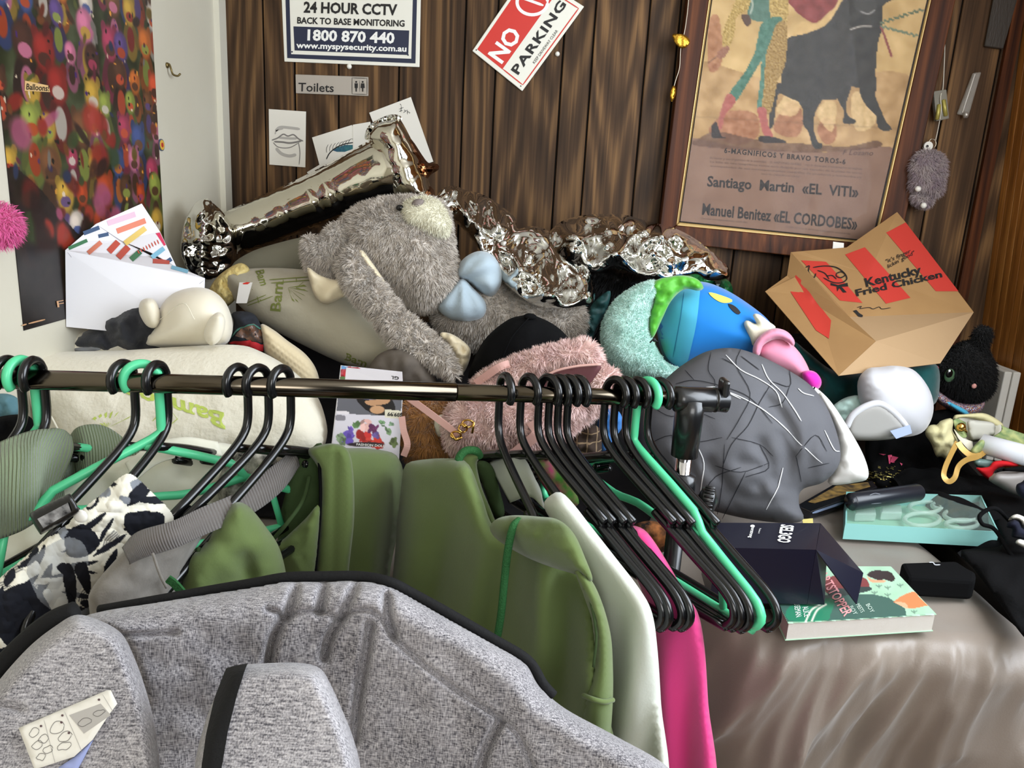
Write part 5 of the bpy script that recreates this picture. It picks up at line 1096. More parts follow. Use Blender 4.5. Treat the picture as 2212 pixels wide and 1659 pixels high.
# ---- dark teal plush behind
setback(.15)
M_TEALD = M('dark_teal_plush', (24, 78, 78), .95, sheen=.3, bump=.4, bs=90)
s = thing('teal_plush', 'dark teal plush toy squashed under the paper takeaway bag', 'soft toy', P(1830, 900, Y=1.62))
puff('body', [(1712, 735), (1745, 760), (1800, 800), (1870, 805), (1960, 790), (2020, 785), (2030, 830), (2010, 880), (1900, 895), (1800, 890), (1768, 860), (1772, 820), (1735, 785)], 1.58, .05, M_TEALD, s, step=10, wr=.01, wrs=40)
s = thing('aqua_cloth', 'crumpled aqua fleece between the striped pillow and white plush', 'cloth', P(1840, 925, Y=1.46))
puff('bundle', [(1796, 885), (1810, 868), (1835, 856), (1860, 856), (1880, 880), (1870, 910), (1840, 925), (1815, 915)], 1.45, .03, M_AQUA, s, step=7, wr=.016, wrs=20)
# ---- paper takeaway bag
setback(.10)
M_KRAFT = M('kraft_paper', (162, 126, 82), .75, bump=.25, bs=16, bdist=.006, col2=(155, 119, 77), vs_=10); M_KRED = M('kraft_red_ink', (190, 52, 40), .65)
s = thing('takeaway_paper_bag', 'brown paper chicken takeaway bag with red stripes lying on the heap', 'bag', P(1880, 812, Y=1.7))
k8 = lambda L: [(1512 + x / 3.16, 440 + y / 3.16) for x, y in L]
def kp(x, y, Y): return P(1512 + x / 3.16, 440 + y / 3.16, Y=Y)
front = [kp(620, 332, 1.83), kp(690, 325, 1.825), kp(1000, 300, 1.84), kp(1345, 58, 1.90), kp(1405, 130, 1.88), kp(1868, 742, 1.72), kp(1020, 775, 1.66)]
fr1 = add('front_panel', front + [kp(1150, 480, 1.765)], [(7, i, (i + 1) % 7) for i in range(7)], M_KRAFT, s, smooth=False)
base = [front[6], front[5], kp(1640, 1090, 1.57), kp(945, 1175, 1.47), kp(1200, 940, 1.55), kp(1060, 850, 1.615)]
fr2 = add('base_panel', base, [(0, 5, 4, 1), (1, 4, 2), (4, 3, 2)], M('kraft_paper_lit', (174, 144, 108), .75, bump=.25, bs=16, bdist=.006), s, smooth=False)  # brighter light on the base panel put into a lighter kraft colour
gus = [front[0], front[6], base[5], base[4], base[3], kp(445, 600, 1.72), kp(595, 492, 1.79), kp(800, 700, 1.685), kp(930, 690, 1.655)]
fr3 = add('side_gusset', gus, [(6, 7, 8, 0), (0, 8, 1), (8, 2, 1), (8, 3, 2), (7, 3, 8), (5, 7, 6), (5, 4, 7), (7, 4, 3)], M_KRAFT, s, smooth=False)
bkp = [kp(445, 600, 1.72), base[3], base[2], front[5], front[3] + np.array([.02, .06, -.05])]
fr4 = add('back_panel', bkp + [front[3], front[4]], [(0, 1, 2, 4), (2, 3, 6, 5, 4)], M_KRAFT, s, smooth=False)
for q in (fr1, fr2, fr3, fr4): solid(q, .0012, 0)
bv = bvh_of(fr1); bvg = bvh_of(fr3)
for q in ([(690, 390), (860, 398), (1108, 680), (955, 664)], [(990, 350), (1125, 300), (1435, 645), (1268, 685)], [(1270, 200), (1402, 130), (1762, 600), (1608, 600)]): poly('red_stripe', [k8(q)], bv, M_KRED, s, .0016, step=10)
poly('red_stripe', [k8([(600, 580), (640, 545), (655, 488), (690, 520), (800, 680), (895, 800), (880, 925), (790, 868)])], bvg, M_KRED, s, .0016, step=10)
text('lettering', 'Kentucky', k8([(1132, 572)])[0], k8([(1512, 478)])[0], 18, bv, INK, s, bold=.03, off=.0026)
text('lettering', 'Fried Chicken', k8([(1066, 636)])[0], k8([(1652, 504)])[0], 14, bv, INK, s, bold=.03, off=.0026)
text('lettering', '"it\'s finger', k8([(1272, 410)])[0], k8([(1440, 335)])[0], 8, bv, INK, s, bold=.005, shear=.3, off=.0026)
text('lettering', 'lickin\' good"', k8([(1280, 445)])[0], k8([(1470, 345)])[0], 8, bv, INK, s, bold=.005, shear=.3, off=.0026)
strokes('line_portrait', [k8(l) for l in ([(720, 440), (745, 430), (740, 470), (775, 510), (790, 480)], [(770, 440), (850, 430), (930, 440), (985, 480), (1000, 520), (960, 545), (900, 540), (840, 510)], [(930, 480), (965, 470), (990, 490), (960, 510), (930, 500), (930, 480)], [(800, 460), (850, 480), (880, 520)], [(860, 500), (900, 495), (930, 520)])], 2.4, bv, INK, s, .0026)
poly('bow_tie_print', [k8([(890, 545), (940, 560), (1005, 545), (1010, 570), (965, 572), (1000, 610), (975, 612), (950, 580), (935, 605), (930, 570), (890, 562)])], bv, INK, s, .0026)
strokes('signature', [k8([(1070, 712), (1100, 705), (1090, 720), (1150, 712), (1180, 722), (1220, 708), (1240, 722), (1300, 714)])], 1.4, bv, INK, s, .0022)
poly('ink_blot', [k8([(1042, 735), (1065, 728), (1085, 750), (1110, 765), (1105, 782), (1080, 775), (1060, 752)])], bv, INK, s, .002)
# small white label behind the bag
flat('white_label', [(1800, 522), (1823, 525), (1822, 560), (1797, 558)], 1.845, M('label_white', (226, 222, 214), .6), s, .001)
# ---- white plush on the right
setback(.12)
M_WPL = M('white_spandex', (206, 206, 210), .75, sheen=.3)
s = thing('white_plush', 'smooth white plush toy with a flat round foot below the takeaway bag', 'soft toy', P(1930, 940, Y=1.46))
puff('body', [(1852, 842), (1856, 815), (1875, 796), (1900, 793), (1935, 790), (1975, 800), (2006, 838), (2017, 878), (2008, 915), (1985, 938), (1935, 945), (1890, 935), (1862, 895)], 1.47, .07, M_WPL, s, step=9, hf=lambda x, y: .003 * math.exp(-((x - 1880) / 22) ** 2) * math.sin(x * .5))
puff('foot', [(1827, 930), (1838, 898), (1868, 876), (1900, 870), (1930, 888), (1955, 915), (1964, 935), (1930, 948), (1875, 952), (1840, 948)], 1.40, .022, M('white_felt_sole', (164, 162, 158), .9), s, step=7, R=14)
tube('foot_rim', [P(x, y, Y=1.385) for x, y in ((1829, 922), (1842, 897), (1870, 878), (1900, 872), (1928, 889), (1952, 915), (1962, 934))], .007, M_WPL, s, 10, sm=6)
lb = flat('tag', [(1923, 931), (1966, 918), (1970, 936), (1936, 948)], 1.36, M('pale_blue_label', (170, 184, 218), .6), s, .001)
# ---- black cat plush with patterned body
setback(.15)
s = thing('black_cat_plush', 'black plush cat with green eyes and a bright patterned body by the canvases', 'soft toy', P(2070, 900, Y=1.7))
M_CATF = M('black_plush', (9, 9, 10), .95, sheen=.1)
hdx = puff('head', [(2008, 812), (2022, 785), (2046, 762), (2075, 742), (2100, 738), (2128, 756), (2148, 790), (2150, 825), (2138, 852), (2105, 872), (2070, 870), (2036, 852), (2015, 835)], 1.66, .07, M_CATF, s, step=8)
ea = puff('ear', [(2102, 748), (2106, 716), (2116, 706), (2138, 710), (2140, 730), (2132, 750), (2136, 768), (2120, 772)], 1.64, .02, M_CATF, s, step=6)
for sr, n, sd in ((hdx, 7000, 51), (ea, 1800, 52)): fur('fur', sr, n, .010, .0008, M_CATF, s, jit=.4, seed=sd)
puff('inner_ear', [(2018, 802), (2025, 790), (2028, 796), (2023, 808)], 1.595, .004, M('ear_pink', (196, 92, 110), .8), s, step=3)
blob('eye', P(2051, 811, Y=1.592), (.0125, .006, .016), M('green_glass_eye', (70, 96, 70), .06), s, 16, 12); blob('eye_pupil', P(2051, 807, Y=1.587), (.008, .003, .010), M('black_glass_eye', (12, 10, 10), .08), s, 12, 8)
blob('eye_glint', P(2051, 801, Y=1.582), (.003, .0015, .003), M('eye_glint', (240, 240, 240), .1), s, 10, 8)
blob('nose', P(2104, 834, Y=1.585), (.006, .004, .006), M('nose_pink', (196, 140, 132), .7), s, 10, 8)
pmx = M('patchwork_print', (70, 40, 110), .8); N_ = pmx.node_tree.nodes; vz = N_.new('ShaderNodeTexVoronoi'); vz.inputs['Scale'].default_value = 75; cr = N_.new('ShaderNodeValToRGB'); cr.color_ramp.interpolation = 'CONSTANT'
sepc = N_.new('ShaderNodeSeparateColor'); link(pmx, vz.outputs['Color'], sepc.inputs[0]); link(pmx, sepc.outputs[0], cr.inputs[0])
els = cr.color_ramp.elements; els[0].color = lin((40, 26, 70)); els[1].position = .25; els[1].color = lin((190, 110, 60))
for p_, c_ in ((.4, (220, 214, 220)), (.55, (70, 60, 130)), (.7, (180, 150, 60)), (.82, (130, 40, 90)), (.92, (90, 160, 200))): e_ = els.new(p_); e_.color = lin(c_)
link(pmx, cr.outputs[0], N_['Principled BSDF'].inputs['Base Color'])
puff('patterned_body', [(2012, 828), (2030, 845), (2068, 868), (2110, 872), (2128, 868), (2118, 890), (2090, 900), (2050, 885), (2020, 862)], 1.63, .03, pmx, s, step=6)
puff('blue_collar', [(2046, 868), (2060, 872), (2090, 888), (2092, 900), (2078, 894), (2056, 880)], 1.585, .008, M_SKY, s, step=5)
setback(0)
# ---- canvases leaning on the pine wall
M_CANV = M('white_canvas', (216, 214, 206), .8, bump=.2, bs=200)
zt = P(2188, 804, X=1.238)[2]; y_near = P(2188, 804, X=1.238)[1]
for i, (dx, lab) in enumerate(((0.0, 'white stretched canvas leaning outermost, nearest the black plush cat'), (.022, 'white stretched canvas leaning against the pine wall behind another canvas'))):
    O = np.array([1.219 + dx, y_near, BED_Z - .02]); o = box('stretched_canvas', O, (.019, 0, 0), (0, 2.075 - y_near - .004 * i, 0), (0, 0, zt - BED_Z + .02), M_CANV, None, .003, label=lab, cat='canvas', group='blank canvases by the wall')
# shelf box carrying the things right of the bed
box('bedside_chest', (.84, .92, 0.0), (.405, 0, 0), (0, 1.15, 0), (0, 0, BED_Z - .022), M('dark_chest', (40, 34, 32), .6), None, .006, label='dark low chest beside the bed hidden under black clothes', cat='chest')
# ================================================================== clothes rack
M_CHROME = M('smoked_chrome', (96, 88, 76), .16, metal=1.0); M_CHR2 = M('bright_chrome', (210, 210, 212), .08, metal=1.0)
M_BPL = M('black_plastic', (16, 16, 17), .32, coat=.2); M_BRUB = M('black_hanger_plastic', (12, 12, 13), .22); M_GRN = M('mint_green_plastic', (86, 206, 150), .35, sss=.05)
RA = P(0, 818, Y=.858); RB = P(1430, 860.5, Y=.968); RD = (RB - RA) / np.linalg.norm(RB - RA)
def rail_at(px):
    lo, hi = -.4, 1.4
    for _ in range(40):
        m = (lo + hi) / 2
        if px_of(RA + (RB - RA) * m)[0] < px: lo = m
        else: hi = m
    return RA + (RB - RA) * lo
s = thing('clothes_rack', 'metal garment rack with chrome rail and black joint in front of the bed', 'rack', (rail_at(700)[0], rail_at(700)[1], 0))
L0 = RA - RD * .12
tube('rail', [L0, rail_at(985)], .0118, M_CHROME, s, 20); tube('rail', [rail_at(984), rail_at(1480)], .0106, M_CHROME, s, 20)
J0, J1 = rail_at(1458), rail_at(1568); JC = rail_at(1492)
tube('joint', [J0, J0 + (J1 - J0) * .12, J0 + (J1 - J0) * .72, J0 + (J1 - J0) * .73, J0 + (J1 - J0) * .76, J0 + (J1 - J0) * .77, J0 + (J1 - J0) * .8, J0 + (J1 - J0) * .81, J1], [.0168, .0168, .0165, .0152, .0152, .0165, .0165, .0152, .0165], M_BPL, s, 20)
e_ = J1 - RD * .006
box('end_stop', e_ + np.array([-.004, -.014, -.013]), (.01, 0, 0), (0, .028, 0), (0, 0, .042), M_BPL, s, .004)
dn = np.array([0, 0, -1.0])
tube('post_sleeve', [JC, JC + dn * .02, JC + dn * .078], [.019, .019, .0178], M_BPL, s, 20)
tube('inner_post', [JC + dn * .07, JC + dn * .5], .0105, M_CHR2, s, 16)
cl = JC + dn * .105
tube('collar', [cl, cl + dn * .012, cl + dn * .04, cl + dn * .05], [.0185, .0195, .0195, .0145], M_BPL, s, 20)
kn_ = cl + dn * .03 + np.array([.017, -.006, 0])
tube('knob_stem', [kn_, kn_ + np.array([.012, -.004, 0])], .006, M_BPL, s, 10)
ka = kn_ + np.array([.010, -.003, 0]); kd = np.array([.95, -.3, 0]); ko = tube('knob', [ka, ka + kd * .004, ka + kd * .016, ka + kd * .018], [.0165, .0175, .0175, .014], M_BPL, s, 24)
for k in range(20):
    a = k * 2 * math.pi / 20; n1 = np.array([.3, .95, 0]); c = n1 * math.cos(a) * .0178 + np.array([0, 0, 1]) * math.sin(a) * .0178
    tube('knob_rib', [ka + kd * .004 + c, ka + kd * .016 + c], .0016, M_BPL, s, 6)
tube('post', [cl + dn * .045, np.array([cl[0], cl[1], .03])], .0125, M_BPL, s, 16)
PL = L0 + RD * .02; tube('post', [PL, np.array([PL[0], PL[1], .03])], .0125, M_BPL, s, 16)
for q in (cl, PL):
    tube('foot', [np.array([q[0] - .02, q[1] - .22, .03]), np.array([q[0] + .0, q[1], .035]), np.array([q[0] + .004, q[1] + .06, .03])], .012, M_BPL, s, 12)
tube('lower_rail', [np.array([PL[0], PL[1], .12]), np.array([cl[0], cl[1], .12])], .009, M_BPL, s, 12)
# ---- hangers: local frame, x = along the hanger towards the front, z = up, origin on the rail axis
def hanger_proto(kind):
    r = .0054 if kind == 'black' else .0056; rh = .0125 + r + .001; mat = M_BRUB if kind == 'black' else M_GRN
    t = bpy.data.objects.new('clothes_hanger', None); COL.objects.link(t); WLOC[t.name] = np.zeros(3); t.empty_display_size = .02
    hook = [(rh * math.cos(a), 0, rh * math.sin(a) + .004) for a in np.radians(np.arange(-38, 181, 14))]
    if kind == 'black':
        p = hook + [(-rh, 0, -.02), (-rh + .001, 0, -.045), (-rh + .008, 0, -.062), (.01, 0, -.078), (.05, 0, -.098), (.118, 0, -.128)]
        tube('hook_and_arm', p, r, mat, t, 9, sm=3)
        tube('front_arm', [(.085, 0, -.126), (.10, 0, -.133), (.15, 0, -.156), (.195, 0, -.176), (.214, 0, -.190), (.219, 0, -.205), (.210, 0, -.219), (.19, 0, -.222), (0, 0, -.222), (-.19, 0, -.222), (-.21, 0, -.219), (-.219, 0, -.205), (-.214, 0, -.190), (-.195, 0, -.176), (-.15, 0, -.156), (-.085, 0, -.126)], r, mat, t, 9, sm=3)
        tube('rear_arm', [(.004, 0, -.078), (-.05, 0, -.098), (-.118, 0, -.128)], r, mat, t, 9, sm=3)
        for sx in (1, -1): tube('notch_bridge', [(.112 * sx, 0, -.126), (.112 * sx, 0, -.140)], r * .9, mat, t, 8)
    else:
        p = hook + [(-rh, 0, -.02), (-rh, 0, -.055), (-rh + .003, 0, -.066), (.012, 0, -.080), (.10, 0, -.118), (.118, 0, -.140), (.195, 0, -.178), (.214, 0, -.192), (.218, 0, -.206), (.208, 0, -.219), (.19, 0, -.222), (0, 0, -.222), (-.19, 0, -.222), (-.208, 0, -.219), (-.218, 0, -.206), (-.214, 0, -.192), (-.195, 0, -.178), (-.118, 0, -.140), (-.10, 0, -.118), (0, 0, -.078)]
        V, F_ = tube_vf(np.array(p), r, 9); tube('wire_body', p, r, mat, t, 9, sm=2)
        tube('cross_bar', [(.118, 0, -.140), (.05, 0, -.150), (0, 0, -.146), (-.05, 0, -.150), (-.118, 0, -.140)], r, mat, t, 9, sm=3)
        for sx in (1, -1): tube('strut', [(.15 * sx, 0, -.158), (.165 * sx, 0, -.222)], r * .8, mat, t, 8)
    return t
def set_hanger(t, R_, yaw):
    t.location = R_; t.rotation_euler = (0, 0, yaw); WLOC[t.name] = np.array(R_)
def dup(t):
    c = t.copy(); COL.objects.link(c)
    for ch in t.children:
        k = ch.copy(); COL.objects.link(k); k.parent = c
    return c
PB, PG = hanger_proto('black'), hanger_proto('green'); used = set()
def local(R_, yaw, x, z): return R_ + np.array([math.cos(yaw) * x, math.sin(yaw) * x, z])
HG = []
def hanger(kind, px, corner_x, label, z=0.0):
    R_ = rail_at(px); best = None
    for yd in np.arange(-165, -15, 1.0):
        q = px_of(local(R_, math.radians(yd), .214, -.2)); e = abs(q[0] - corner_x)
        if best is None or e < best[0]: best = (e, yd)
    yaw = math.radians(best[1]); pt = PB if kind == 'black' else PG
    t = pt if kind not in used else dup(pt); used.add(kind); set_hanger(t, R_, yaw)
    t['label'] = label; t['category'] = 'hanger'; t['group'] = 'black hangers on the rail' if kind == 'black' else 'green hangers on the rail'
    HG.append((kind, px, best[1], px_of(local(R_, yaw, .214, -.2)))); return R_, yaw
hanger('black', 16, -330, 'black plastic hanger at the far end of the rail beside the left green one')
hanger('green', 45, -300, 'mint green hanger at the far end of the rail above the ribbed jumper')
hanger('black', 72, -190, 'black plastic hanger holding the sage ribbed jumper')
hanger('black', 265, -40, 'black plastic hanger behind the middle green hanger of the rail')
hanger('green', 305, -150, 'mint green hanger with the black strap clip above the printed shirt')
hanger('black', 338, 60, 'black plastic hanger above the collar of the printed shirt')
hanger('black', 512, 215, 'first black hanger of the three beside the printed shirt')
hanger('black', 556, 250, 'middle black hanger of the three above the grey sweatshirt')
hanger('black', 607, 330, 'third black hanger, the one carrying the zipped green hoodie')
hanger('black', 1092, 1235, 'black hanger carrying the green drawstring hoodie')
hanger('black', 1144, 1350, 'black hanger carrying the white sweatshirt')
hanger('black', 1186, 1425, 'black hanger, first of the close bunch beside the white sweatshirt')
hanger('black', 1208, 1440, 'black hanger, second of the close bunch beside the white sweatshirt')
hanger('black', 1229, 1468, 'black hanger, third of the close bunch beside the white sweatshirt')
hanger('black', 1249, 1482, 'black hanger carrying the pink sweatshirt')
hanger('black', 1330, 1578, 'empty black hanger, first of the end bunch by the rail joint')
hanger('black', 1352, 1594, 'empty black hanger, second of the end bunch by the rail joint')
hanger('black', 1378, 1614, 'empty black hanger just before the last green one')
hanger('green', 1400, 1640, 'empty mint green hanger near the black rail joint')
hanger('black', 1426, 1674, 'last empty black hanger, next to the black rail joint')
# ================================================================== clothes on the rail
def knit(name, col, ax_scale, depth=.6, col2=None):
    m = M(name, col, .95, sheen=.3, col2=col2, vs_=20); N = m.node_tree.nodes
    uvn = N.new('ShaderNodeTexCoord'); wv = N.new('ShaderNodeTexWave'); wv.inputs['Scale'].default_value = ax_scale; wv.inputs['Distortion'].default_value = .3; wv.bands_direction = 'X'
    link(m, uvn.outputs['UV'], wv.inputs[0]); bp = N.new('ShaderNodeBump'); bp.inputs['Strength'].default_value = depth; bp.inputs['Distance'].default_value = .003
    link(m, wv.outputs['Fac'], bp.inputs['Height']); link(m, bp.outputs[0], N['Principled BSDF'].inputs['Normal']); return m
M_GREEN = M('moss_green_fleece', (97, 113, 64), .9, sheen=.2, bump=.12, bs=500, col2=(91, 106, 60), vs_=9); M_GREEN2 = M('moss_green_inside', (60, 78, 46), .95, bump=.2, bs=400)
M_GCORD = M('green_cord', (46, 100, 54), .8, bump=.8, bs=500, bdist=.003)
M_SAGE = knit('sage_rib_knit', (128, 142, 110), 9.0, 1.0); M_GREY = M('grey_marl_jersey', (116, 111, 104), .9, col2=(126, 121, 114), vs_=90, bump=.2, bs=500, sheen=.2); M_GREYR = knit('grey_rib', (98, 92, 88), 26, .6)
M_IVORY = M('ivory_jersey', (232, 230, 212), .85, sheen=.3, bump=.08, bs=400); M_WSW = M('white_sweatshirt_fleece', (196, 200, 188), .9, sheen=.2, bump=.12, bs=420); M_PINKS = M('fuchsia_sweatshirt_fleece', (208, 60, 126), .9, sheen=.2, bump=.12, bs=420)
def vf(period, amp, slope=0.0, y0=1000, ph=0.0): return lambda x, y: amp * min(1, max(0, (y - y0) / 200)) * math.sin((x + slope * y) / period + ph + 1.2 * noise.noise((x / 90, y / 260, ph)))
base_z = lambda px, py, Y: P(px, py, Y=Y)
# far left dark clothes
s = thing('black_vest', 'black vest hanging at the far left end of the rail', 'garment', P(10, 1000, Y=.9))
puff('cloth', [(-60, 930), (-20, 905), (40, 895), (70, 905), (75, 950), (40, 990), (-60, 1010)], .93, .02, M_BLK, s, step=10, wr=.01, wrs=30)
s = thing('blue_cloth', 'pale teal cloth behind the left end of the rail', 'cloth', P(20, 905, Y=1.15))
puff('bundle', [(-30, 860), (10, 850), (40, 862), (45, 890), (20, 910), (-30, 910)], 1.12, .02, M('pale_teal_cotton', (92, 130, 140), .9), s, step=8, wr=.01, wrs=20)
s = thing('blue_ball', 'bright blue plastic piece at the left edge behind the white pillow', 'toy', P(5, 790, Y=1.2))
puff('piece', [(-30, 760), (-10, 742), (14, 745), (36, 756), (20, 772), (-10, 785), (-30, 790)], 1.24, .02, M('bright_blue_plastic', (40, 120, 190), .5), s, step=6)
s = thing('sage_jumper', 'sage green ribbed turtleneck jumper at the left end of the rail', 'jumper', P(60, 1170, Y=.8))
patch('collar_back', [[(150, 950, .98), (175, 922, .97), (230, 925, .99), (300, 975, 1.0)], [(155, 985, .97), (185, 965, .955), (240, 975, .97), (300, 1010, .99)], [(165, 1040, .95), (190, 1030, .94), (240, 1040, .95), (290, 1050, .97)]], M_SAGE, s, 8, 6, .006)
patch('collar_front', [[(-40, 985, .80), (0, 960, .81), (50, 940, .83), (90, 930, .85), (130, 926, .88), (150, 945, .91)], [(-40, 1020, .775), (0, 1005, .785), (45, 985, .80), (75, 975, .82), (105, 985, .86), (150, 985, .90)], [(-40, 1090, .765), (0, 1080, .775), (40, 1070, .785), (75, 1065, .81), (90, 1090, .85), (100, 1100, .88)], [(-40, 1165, .78), (0, 1160, .785), (40, 1145, .795), (75, 1125, .82), (95, 1120, .85), (105, 1125, .88)]], M_SAGE, s, 8, 8, .007)
patch('collar_inside', [[(65, 985, .88), (100, 960, .92), (140, 950, .95), (160, 985, .96)], [(70, 1020, .87), (105, 1015, .91), (140, 1010, .94), (165, 1040, .95)], [(85, 1085, .86), (115, 1085, .9), (150, 1075, .93), (170, 1070, .945)]], M_SAGE, s, 8, 6, .005)
# ivory blouse behind the green hanger
s = thing('ivory_blouse', 'ivory collared blouse hanging between the sage jumper and printed shirt', 'blouse', P(250, 1300, Y=.9))
puff('body', [(-60, 1240), (0, 1170), (60, 1100), (140, 1040), (230, 1000), (330, 975), (430, 958), (500, 960), (530, 990), (500, 1060), (440, 1130), (330, 1200), (200, 1300), (60, 1420), (-60, 1460)], lambda x, y: .95 + (x - 200) * .00022 - (y - 1000) * .0001, .02, M_IVORY, s, step=14, wr=.008, wrs=70)
patch('collar', [[(270, 1000, .93), (330, 960, .96), (400, 945, .985), (470, 955, 1.0)], [(290, 1040, .92), (345, 1000, .95), (410, 985, .97), (480, 985, .99)]], M_IVORY, s, 8, 6, .003)
# printed shirt
s = thing('printed_shirt', 'cream shirt with bold black ink print hanging on the rail', 'shirt', P(150, 1500, Y=.75))
dpS = lambda x, y: .675 + (x) * .00030
sh = puff('body', [(-60, 1320), (0, 1250), (60, 1200), (120, 1150), (180, 1120), (240, 1110), (300, 1130), (330, 1160), (290, 1220), (215, 1280), (190, 1330), (130, 1410), (30, 1540), (-60, 1620)], dpS, .025, M_IVORY, s, step=10, wr=.006, wrs=50)
co = puff('collar', [(152, 1128), (180, 1100), (222, 1066), (262, 1030), (285, 1026), (325, 1062), (372, 1112), (362, 1150), (320, 1170), (285, 1190), (240, 1185), (190, 1160), (165, 1145)], lambda x, y: .668 + x * .0003, .016, M_IVORY, s, step=9, wr=.006, wrs=40)
def inkprint(cv, rr, box_, n):
    x0, y0, x1, y1 = box_
    for _ in range(n):
        x, y = rr.uniform(x0, x1), rr.uniform(y0, y1); k = rr.choice((0, 0, 1, 2, 3)); a = rr.uniform(-1.2, .2); c_, s_ = math.cos(a), math.sin(a); L = rr.uniform(12, 46); w0 = rr.uniform(3, 12)
        R2 = lambda u, v: (x + u * c_ - v * s_, y + u * s_ + v * c_)
        if k == 0: cv.poly([R2(-L, 0), R2(-L * .3, -w0), R2(L, -w0 * .2), R2(L * .2, w0 * .8)], (24, 26, 34))
        elif k == 1: cv.poly([R2(-L * .6, -w0 * 1.6), R2(L * .5, -w0 * 1.4), R2(L * .6, w0), R2(-L * .4, w0 * 1.5)], (128, 132, 138))
        elif k == 2: cv.poly([R2(-L * .5, -w0), R2(L * .5, -w0), R2(L * .3, w0), R2(-L * .5, w0 * .6)], (226, 222, 208))
        else:
            for i in range(4): cv.line([R2(-L * .5, i * 5), R2(0, i * 5 - 4), R2(L * .6, i * 5 + 3)], 1.8, (26, 26, 34))
rr = random.Random(11)
cv = Canvas(-60, 1020, 380, 1610, 1.8, (222, 218, 202)); inkprint(cv, rr, (-60, 1030, 350, 1600), 230)
for q in ([(-20, 1310), (60, 1260), (120, 1340), (90, 1400), (20, 1400)], [(140, 1160), (180, 1130), (215, 1170), (190, 1200), (150, 1200)], [(-40, 1420), (40, 1400), (60, 1470), (0, 1520)], [(270, 1110), (350, 1110), (340, 1160), (285, 1160)]): cv.poly(q, (20, 22, 30))
for q in ([(60, 1220), (150, 1160), (190, 1210), (150, 1320), (90, 1300)],): cv.poly(q, (150, 152, 152), a=.6)
for q in ([(135, 1240), (150, 1215), (165, 1250), (160, 1320), (150, 1320)], [(160, 1225), (185, 1215), (195, 1265), (185, 1280)], [(120, 1225), (140, 1215), (150, 1235), (135, 1240)]): cv.poly(q, (16, 16, 22))
bv = bvh_of(sh, co)
def onto_strict(bvx, x, y, off):
    d = Vector(ray(x, y)).normalized(); h = bvx.ray_cast(Vector(CAM), d)
    if h[0] is None: return None
    n = h[1] if h[1].dot(d) < 0 else -h[1]
    if n.dot(d) > -.12: return None
    return np.array(h[0] + n * off)
BS_, BC_ = bvh_of(sh), bvh_of(co)
cv.build('ink_print', lambda x, y: onto_strict(BS_, x, y, .0012), sh, M_PRINTF)
cv.build('ink_print', lambda x, y: onto_strict(BC_, x, y, .0012), co, M_PRINTF)
blob('button', P(174, 1115, Y=.70), (.007, .003, .007), M_PLAS, s, 16, 8)
st = thing('strap_clip', 'black strap clip wrapped round the green hanger arm', 'clip', P(115, 1155, Y=.74))
o = puff('clip', [(66, 1118), (70, 1105), (145, 1068), (155, 1072), (168, 1095), (166, 1110), (95, 1152), (85, 1152)], .69, .008, M_BPL, st, step=6, R=5)
poly('ink_patch', [[(82, 1120), (148, 1085), (155, 1105), (95, 1140)]], bvh_of(o), M('clip_print', (170, 170, 172), .6, col2=(30, 30, 34), vs_=90), st, .001, step=8)
# grey sweatshirt
s = thing('grey_sweatshirt', 'grey marl sweatshirt with ribbed collar beside the printed shirt', 'sweatshirt', P(320, 1420, Y=.78))
puff('body', [(192, 1310), (198, 1272), (235, 1225), (285, 1178), (350, 1160), (420, 1132), (440, 1150), (408, 1210), (388, 1290), (382, 1440), (330, 1460), (220, 1420)], lambda x, y: .665 + (x - 200) * .00042, .025, M_GREY, s, step=12, wr=.006, wrs=60)
patch('collar_band', [[(268, 1185, .68), (300, 1152, .685), (370, 1130, .70), (430, 1100, .75), (520, 1060, .85), (590, 1005, .92), (632, 975, .965)], [(275, 1200, .668), (305, 1178, .67), (375, 1155, .685), (440, 1125, .74), (530, 1085, .84), (600, 1035, .91), (640, 990, .955)], [(280, 1215, .672), (315, 1200, .674), (385, 1178, .69), (450, 1150, .745), (540, 1110, .845), (605, 1060, .915), (645, 1005, .96)]], M_GREYR, s, 8, 6, .005)
tube('seam', [P(330, 1195, Y=.668), P(345, 1240, Y=.668), P(360, 1270, Y=.67)], .0014, M_GREY, s, 6, sm=5)
strip_blk = M('black_white_print', (22, 22, 24), .9, col2=(200, 196, 186), vs_=70)
s2 = thing('patterned_blouse', 'black and white patterned blouse between the grey and green sweatshirts', 'garment', P(560, 1080, Y=.99))
puff('cloth', [(500, 985), (540, 970), (590, 985), (600, 1020), (560, 1050), (520, 1080), (480, 1090), (470, 1040)], .985, .012, strip_blk, s2, step=9, wr=.006, wrs=30)
# zipped green hoodie
s = thing('zipped_green_hoodie', 'moss green zipped hoodie with its hood slumped forward', 'hoodie', P(640, 1400, Y=.85))
puff('inside_back', [(600, 1160), (618, 1060), (640, 1000), (668, 972), (700, 968), (705, 1150), (690, 1360), (600, 1360)], .985, .012, M_GREEN2, s, step=12, wr=.006, wrs=40)
puff('body', [(700, 985), (760, 968), (838, 975), (862, 992), (872, 1030), (868, 1110), (842, 1240), (830, 1420), (690, 1420), (690, 1150)], lambda x, y: .965 + (x - 700) * .0010, .03, M_GREEN, s, step=12, hf=vf(16, .008, .1, 1020))
puff('placket', [(664, 975), (690, 962), (720, 958), (748, 968), (762, 1010), (765, 1120), (752, 1250), (745, 1420), (672, 1420), (680, 1250), (690, 1120), (690, 1020)], .945, .016, M_GREEN, s, step=9, R=14, hf=lambda x, y: -.003 * math.exp(-((x - 725 - (y - 1000) * -.02) / 5) ** 2))
